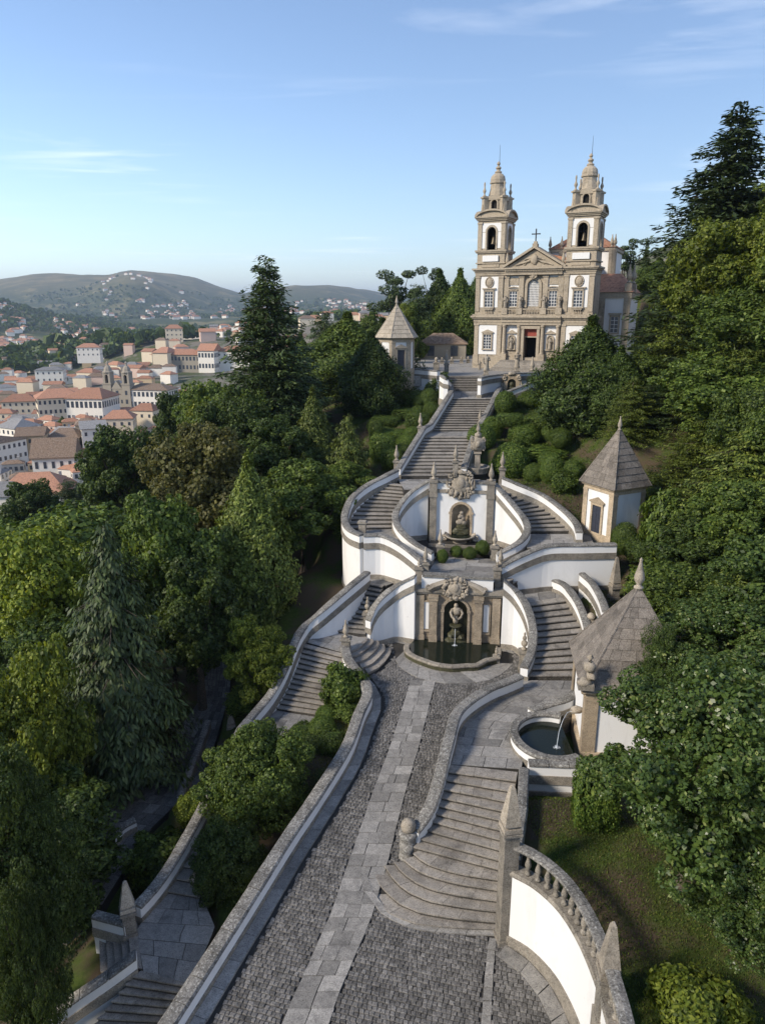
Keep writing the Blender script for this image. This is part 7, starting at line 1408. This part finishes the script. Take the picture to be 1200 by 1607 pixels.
hpx('grey-brown roofed house with white gable walls above the big red roof', 92, 738, 262, 60, 13, 26, 12, 'w_white', roof='roof_brown', rt='gable', rh=6, wins=5, floors=1, wh=2.4, frame=True); hpx('ochre house with dark balconies in the old town', 56, 716, 290, 40, 12, 36, 14, 'w_ochre', roof='roof_brown', rt='gable', wins=3, floors=2, chim=True); hpx('tall white house with grey roof in the narrow street', 36, 712, 300, 44, 12, 44, -30, 'w_white', roof='roof_grey', wins=4, floors=3)
hpx('white row house at the left frame edge', 4, 742, 275, 36, 18, 50, -24, 'w_white', roof='roof_brown', wins=4, floors=3); hpx('small blue-white house low at the left edge', 2, 762, 250, 22, 8, 22, 0, 'w_white', roof='roof_grey', wins=2, floors=2)
hpx('brown-roofed stone house beside the narrow street', 108, 705, 300, 46, 14, 22, 8, 'w_stone', roof='roof_brown', wins=3, floors=1); hpx('white gabled house below the palace', 150, 705, 300, 36, 12, 36, 24, 'w_white', roof='roof_grey', rt='gable', wins=3, floors=2); hpx('cream house with red roof below the town church', 190, 672, 330, 44, 12, 18, 10, 'w_cream', wins=4, floors=1)
hpx('red-roofed house under the monastery wing', 232, 660, 345, 36, 11, 18, -8, 'w_cream', wins=3, floors=1); hpx('low red roof house at the edge of the wood', 140, 735, 270, 40, 10, 22, 20, 'w_white', wins=2, floors=1); hpx('small red roof between the street and the wood', 118, 752, 258, 26, 9, 20, -16, 'w_white'); hpx('ochre house in front of the palace wing', 138, 690, 320, 30, 11, 26, 20, 'w_ochre', roof='roof_brown', wins=3, floors=1)
hpx('cream row houses left of the palace', 36, 648, 420, 50, 14, 20, 16, 'w_cream', wins=6, floors=2); hpx('pale grey long shed in the old town', 50, 668, 380, 48, 12, 12, 8, 'w_grey', roof='roof_grey', rt='gable', rh=2); hpx('large white flat-fronted block among the town roofs', 82, 600, 560, 40, 16, 20, 14, 'w_white', roof='roof_grey', wins=5, floors=2, rh=2); hpx('white villa on the valley slope', 142, 560, 720, 34, 14, 15, 10, 'w_white', wins=5, floors=2); hpx('cream apartment block high on the slope', 275, 542, 760, 26, 14, 26, 14, 'w_cream', wins=4, floors=4)
# town church with twin towers
q = atY(187, 652, 420); s = ppm(q); tc = thing('town_church', tuple(q), 'grey twin-towered church in the middle of the town', 'church', rz=R(-12)); TAKEN.append((q.x, q.y, 14)); TAKEN.append((q.x - 8, q.y + 14, 14))
w = 46/s; tw = w*.3
MB().box(-w/2+tw*.5, w/2-tw*.5, .4, 4, -2, 15).obj('front_wall', MT['w_stone'], tc, local=True); m = MB(); xz(m, [(-w/2+tw, 15), (w/2-tw, 15), (0, 19.5)], .2, 3); m.obj('gable', MT['w_stone'], tc, local=True)
for sx in (-1, 1):
    cx = sx*(w/2 - tw/2); t_ = MB().box(cx-tw/2, cx+tw/2, 0, tw, -2, 17.5).box(cx-tw/2-.3, cx+tw/2+.3, -.3, tw+.3, 17.5, 18.2).obj('tower', MT['w_stone'], tc, local=True)
    b_ = MB(); arch_wall(b_, cx-tw*.44, cx+tw*.44, 18.2, 24, cx, tw*.2, 22, .3, tw*.9, 6); b_.obj('belfry', MT['w_stone'], t_, local=True)
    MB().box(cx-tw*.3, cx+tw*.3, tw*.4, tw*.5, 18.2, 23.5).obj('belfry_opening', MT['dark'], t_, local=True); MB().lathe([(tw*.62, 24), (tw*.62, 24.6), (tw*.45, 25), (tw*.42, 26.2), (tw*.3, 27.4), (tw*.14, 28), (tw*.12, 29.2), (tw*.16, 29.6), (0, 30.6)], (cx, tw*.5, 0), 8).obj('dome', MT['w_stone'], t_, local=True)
    mesh_obj('window', WIN, tc, (cx, -.02, 13), scale=(1.4, 1, 2.4)); mesh_obj('window', WIN, tc, (cx, -.02, 8), scale=(1.4, 1, 2.4))
for x, z, ww_, hh_ in ((0, 12.5, 1.6, 3.2), (0, 2, 2.4, 4.6), (-2.6, 8, 1.2, 2), (2.6, 8, 1.2, 2), (0, 8, 1.6, 1.8)): mesh_obj('window', WIN, tc, (x, .36, z), scale=(ww_, 1, hh_))
MB().box(-w/2-6, w/2-4, 4, 16, -2, 10).obj('nave_wall', MT['w_white'], tc, local=True); MB().add([(-w/2-6.4, 3.6, 10), (w/2-3.6, 3.6, 10), (w/2-3.6, 16.4, 10), (-w/2-6.4, 16.4, 10), (-w/2-4, 10, 13.6), (w/2-6, 10, 13.6)], [(0, 1, 5, 4), (1, 2, 5), (2, 3, 4, 5), (3, 0, 4)]).obj('nave_roof', MT['tile'], tc, local=True)
# the crowd of ordinary houses
rt_ = random.Random(23); rows = []
DESC = {'w_cream': 'cream', 'w_white': 'white', 'w_grey': 'grey', 'w_ochre': 'ochre', 'w_pink': 'pinkish'}; RD = {'tile': 'red tiled', 'roof_brown': 'brown tiled', 'roof_grey': 'grey'}
def scatter(n, Yr, xr, hr, wr, where, group, wins, keep=lambda x, Y: True, space=1.0, yr=None):
    c = t = 0; g = []
    while c < n and t < n*40:
        t += 1; Y = math.exp(rt_.uniform(math.log(Yr[0]), math.log(Yr[1]))); xp = rt_.uniform(*xr); X = (xp - 600)/FPX*Y
        if not keep(xp, Y): continue
        w = rt_.uniform(*wr); d = rt_.uniform(.7, 1.1)*w*.8
        if any((X - a)**2 + (Y - b)**2 < (r + w*.55*space)**2 for a, b, r in TAKEN): continue
        z = gz(X, Y); v = (CAM_H - z)/Y
        TAKEN.append((X, Y, w*.55*space)); wa = rt_.choice(WALLS); ro = rt_.choice(ROOFS); ty = rt_.choice(('hip', 'hip', 'gable')); h = rt_.uniform(*hr)
        fl = 1 if h < 5 else 2 if h < 8 else 3
        house('%s house with %s roof %s' % (DESC[wa], RD[ro], where), (X, Y, z), w, d, h, rt_.gauss(.2, .35), wa, ro, ty, None, (rt_.randint(2, 4) if wins else 0), fl, group, chim=wins and rt_.random() < .5); c += 1
scatter(105, (245, 430), (-50, 250), (4.5, 8), (6.5, 11.5), 'in the nearer old town streets', T, True, space=.9); scatter(120, (430, 800), (-40, 300), (4.5, 9), (8, 14), 'in the farther part of the old town', 'houses of the far town', False, space=.85)
scatter(55, (600, 1000), (300, 640), (5, 10), (9, 16), 'on the slope right of the valley', 'houses on the valley slope', False, lambda x, Y: x > 380 or Y > 720, .85); # hamlets too far to pick apart: one mass of small houses per hillside
def hamlet(name, label, n, Yr, xr, wr, hr, keep):
    wm, rm = MB(), MB(); c = 0; hb, gb = MB().box(-.5, .5, -.5, .5, -.6, 1), hip()
    while c < n:
        Y = math.exp(rt_.uniform(math.log(Yr[0]), math.log(Yr[1]))); xp = rt_.uniform(*xr)
        if not keep(xp, Y): continue
        X = (xp - 600)/FPX*Y; z = gz(X, Y); w = rt_.uniform(*wr); d = w*rt_.uniform(.6, .9); h = rt_.uniform(*hr); a = rt_.gauss(.2, .5); ca_, sa_ = math.cos(a), math.sin(a); c += 1
        for m_, src, hh_, z0 in ((wm, hb, h, z), (rm, gb, w*.22, z + h)): m_.add([(X + q[0]*w*ca_ - q[1]*d*sa_, Y + q[0]*w*sa_ + q[1]*d*ca_, z0 + q[2]*hh_) for q in src.v], src.f)
    o = thing(name, (0, Yr[0], 0), label, None, None, 'stuff'); wm.obj('wall', MT['w_white'], o); rm.obj('roof', MT['tile'], o)
hamlet('far_hamlet', 'mass of small white houses across the valley', 260, (1350, 2000), (-80, 340), (9, 18), (4, 9), lambda x, Y: math.sin(x*.05 + Y*.004) > -.35)
hamlet('hillside_hamlet', 'specks of white houses on the far hillside', 330, (2500, 3900), (140, 580), (12, 22), (5, 9), lambda x, Y: math.sin(x*.04 + Y*.003) + math.sin(x*.11) > -.1)
hamlet('valley_hamlet', 'crowd of small houses and sheds on the near valley floor', 320, (820, 1340), (-60, 430), (7, 14), (3.5, 8), lambda x, Y: math.sin(x*.07 + Y*.006) > -.5 and (x < 330 or Y > 950))
# trees between the houses
for k in range(60):
    Y = math.exp(rt_.uniform(math.log(300), math.log(1000))); xp = rt_.uniform(-40, 280 if Y < 600 else 560); X = (xp - 600)/FPX*Y
    if any((X - a)**2 + (Y - b)**2 < (r + 2)**2 for a, b, r in TAKEN): continue
    put_tree(rt_.choice(['oak_a', 'lime_a', 'lime_a', 'oak_b', 'thuja_green']), (X, Y, gz(X, Y)), rt_.uniform(5, 9.5), rt_.uniform(2.4, 5), 'leafy tree standing between the town houses', 'trees among the town houses')
# far-off woods: thousands of crowns read as one mass
rs = np.random.RandomState(77); n = 19000; th = rs.uniform(R(-34), R(6), n); rr = np.exp(rs.uniform(math.log(800), math.log(4200), n)); X, Y = rr*np.sin(th), rr*np.cos(th); msk = (fbm(X, Y, .006, 3, 9) > -.05) | (np.abs(rr - 2350) < 520) & (th < R(-19)) | ((rr > 820) & (rr < 1400) & (fbm(X, Y, .02, 3, 12) > .12))
for a, b, r in TAKEN: msk &= (X - a)**2 + (Y - b)**2 > (r*.9)**2
X, Y = X[msk], Y[msk]; Z = ground(X, Y); n = len(X); hh = rs.uniform(5, 12, n)*np.where(rs.rand(n) < .12, 1.5, 1); ww_ = hh*rs.uniform(.35, .6, n)
r9 = np.random.RandomState(91); n9 = 7000; t9 = r9.uniform(R(-62), R(-30.5), n9); q9 = np.exp(r9.uniform(math.log(170), math.log(2600), n9)); x9, y9 = q9*np.sin(t9), q9*np.cos(t9)   # the slope goes on wooded to the left
k9 = np.ones(n9, bool)
for a, b, r in TAKEN: k9 &= (x9 - a)**2 + (y9 - b)**2 > (r + 3)**2
x9, y9, q9 = x9[k9], y9[k9], q9[k9]; h9 = r9.uniform(4, 10, len(x9))*np.clip(q9/500, .7, 1.2)
X, Y, Z = np.concatenate([X, x9]), np.concatenate([Y, y9]), np.concatenate([Z, ground(x9, y9)]); hh = np.concatenate([hh, h9]); ww_ = np.concatenate([ww_, h9*.55]); n = len(X)
oc = unit(np.array([(1, 0, .1), (0, 1, -.1), (-1, 0, .1), (0, -1, -.1), (0, 0, 1), (.7, .7, .6), (-.7, .7, .5), (-.7, -.7, .6), (.7, -.7, .5)], float)); V = []
base = np.stack([X, Y, Z + hh*.55], 1)
for k, d in enumerate(oc):
    N = unit(np.tile(d, (n, 1)) + rs.normal(size=(n, 3))*.3); P = base + d*np.stack([ww_, ww_, hh*.45], 1)*.75; V.append(leaf_quads(P, N, ww_*1.5, ww_*1.4, rs))
tag(mesh_obj('distant_wood', quads_mesh('distant_wood', np.concatenate(V), MT['leaf_dark'])), 'dark woods covering the far valley sides', kind='stuff')
# road viaduct across the valley
a, b = atY(-60, 561, 1180), atY(106, 563, 1180); va = thing('viaduct', tuple(a), 'pale road viaduct across the valley at the left edge', 'bridge'); MB().box(a.x, b.x, 1176, 1186, a.z - 2.2, a.z + .2).obj('deck', MT['w_white'], va); 
for k in range(6): x = a.x + (b.x - a.x)*(k + .5)/6; MB().box(x - 1.5, x + 1.5, 1178, 1184, a.z - 30, a.z - 2.2).obj('pillar', MT['w_grey'], va)
# small pavilion and low walls left of the church on the square
q = at(700, 566, 13.7); house('low red-roofed pavilion behind the hedge beside the church', (q.x, 116, 13.7), 7, 5, 2.2, R(-6), 'w_stone', 'roof_brown', 'hip', 1.5, 2, 1)
for i, x in enumerate((8.2, 9.6, 11.0, 12.0)):
    q = Vector((x, 103 + i*.6, 13.7)); pier('low stone bollard %s along the back of the church square' % ('nearest the chapel', 'second from the chapel', 'third from the chapel', 'nearest the church')[i], q, .5, .4, BALL, .5, 0, name='bollard', group='bollards of the church square')
# ================================================================== haze in the valley air
hz = MB().box(-21000, 21000, -21000, 21000, -520, 420).mesh('haze', None); hm = bpy.data.materials.new('valley_haze'); hm.use_nodes = True; N = hm.node_tree.nodes; N.clear()
vo = N.new('ShaderNodeVolumePrincipled'); vo.inputs['Color'].default_value = (.66, .8, 1.0, 1); vo.inputs['Density'].default_value = 1.0e-4; vo.inputs['Anisotropy'].default_value = .2; out = N.new('ShaderNodeOutputMaterial'); hm.node_tree.links.new(vo.outputs[0], out.inputs['Volume'])
hz.materials.append(hm); tag(mesh_obj('haze', hz), 'pale haze in the valley air', kind='stuff')
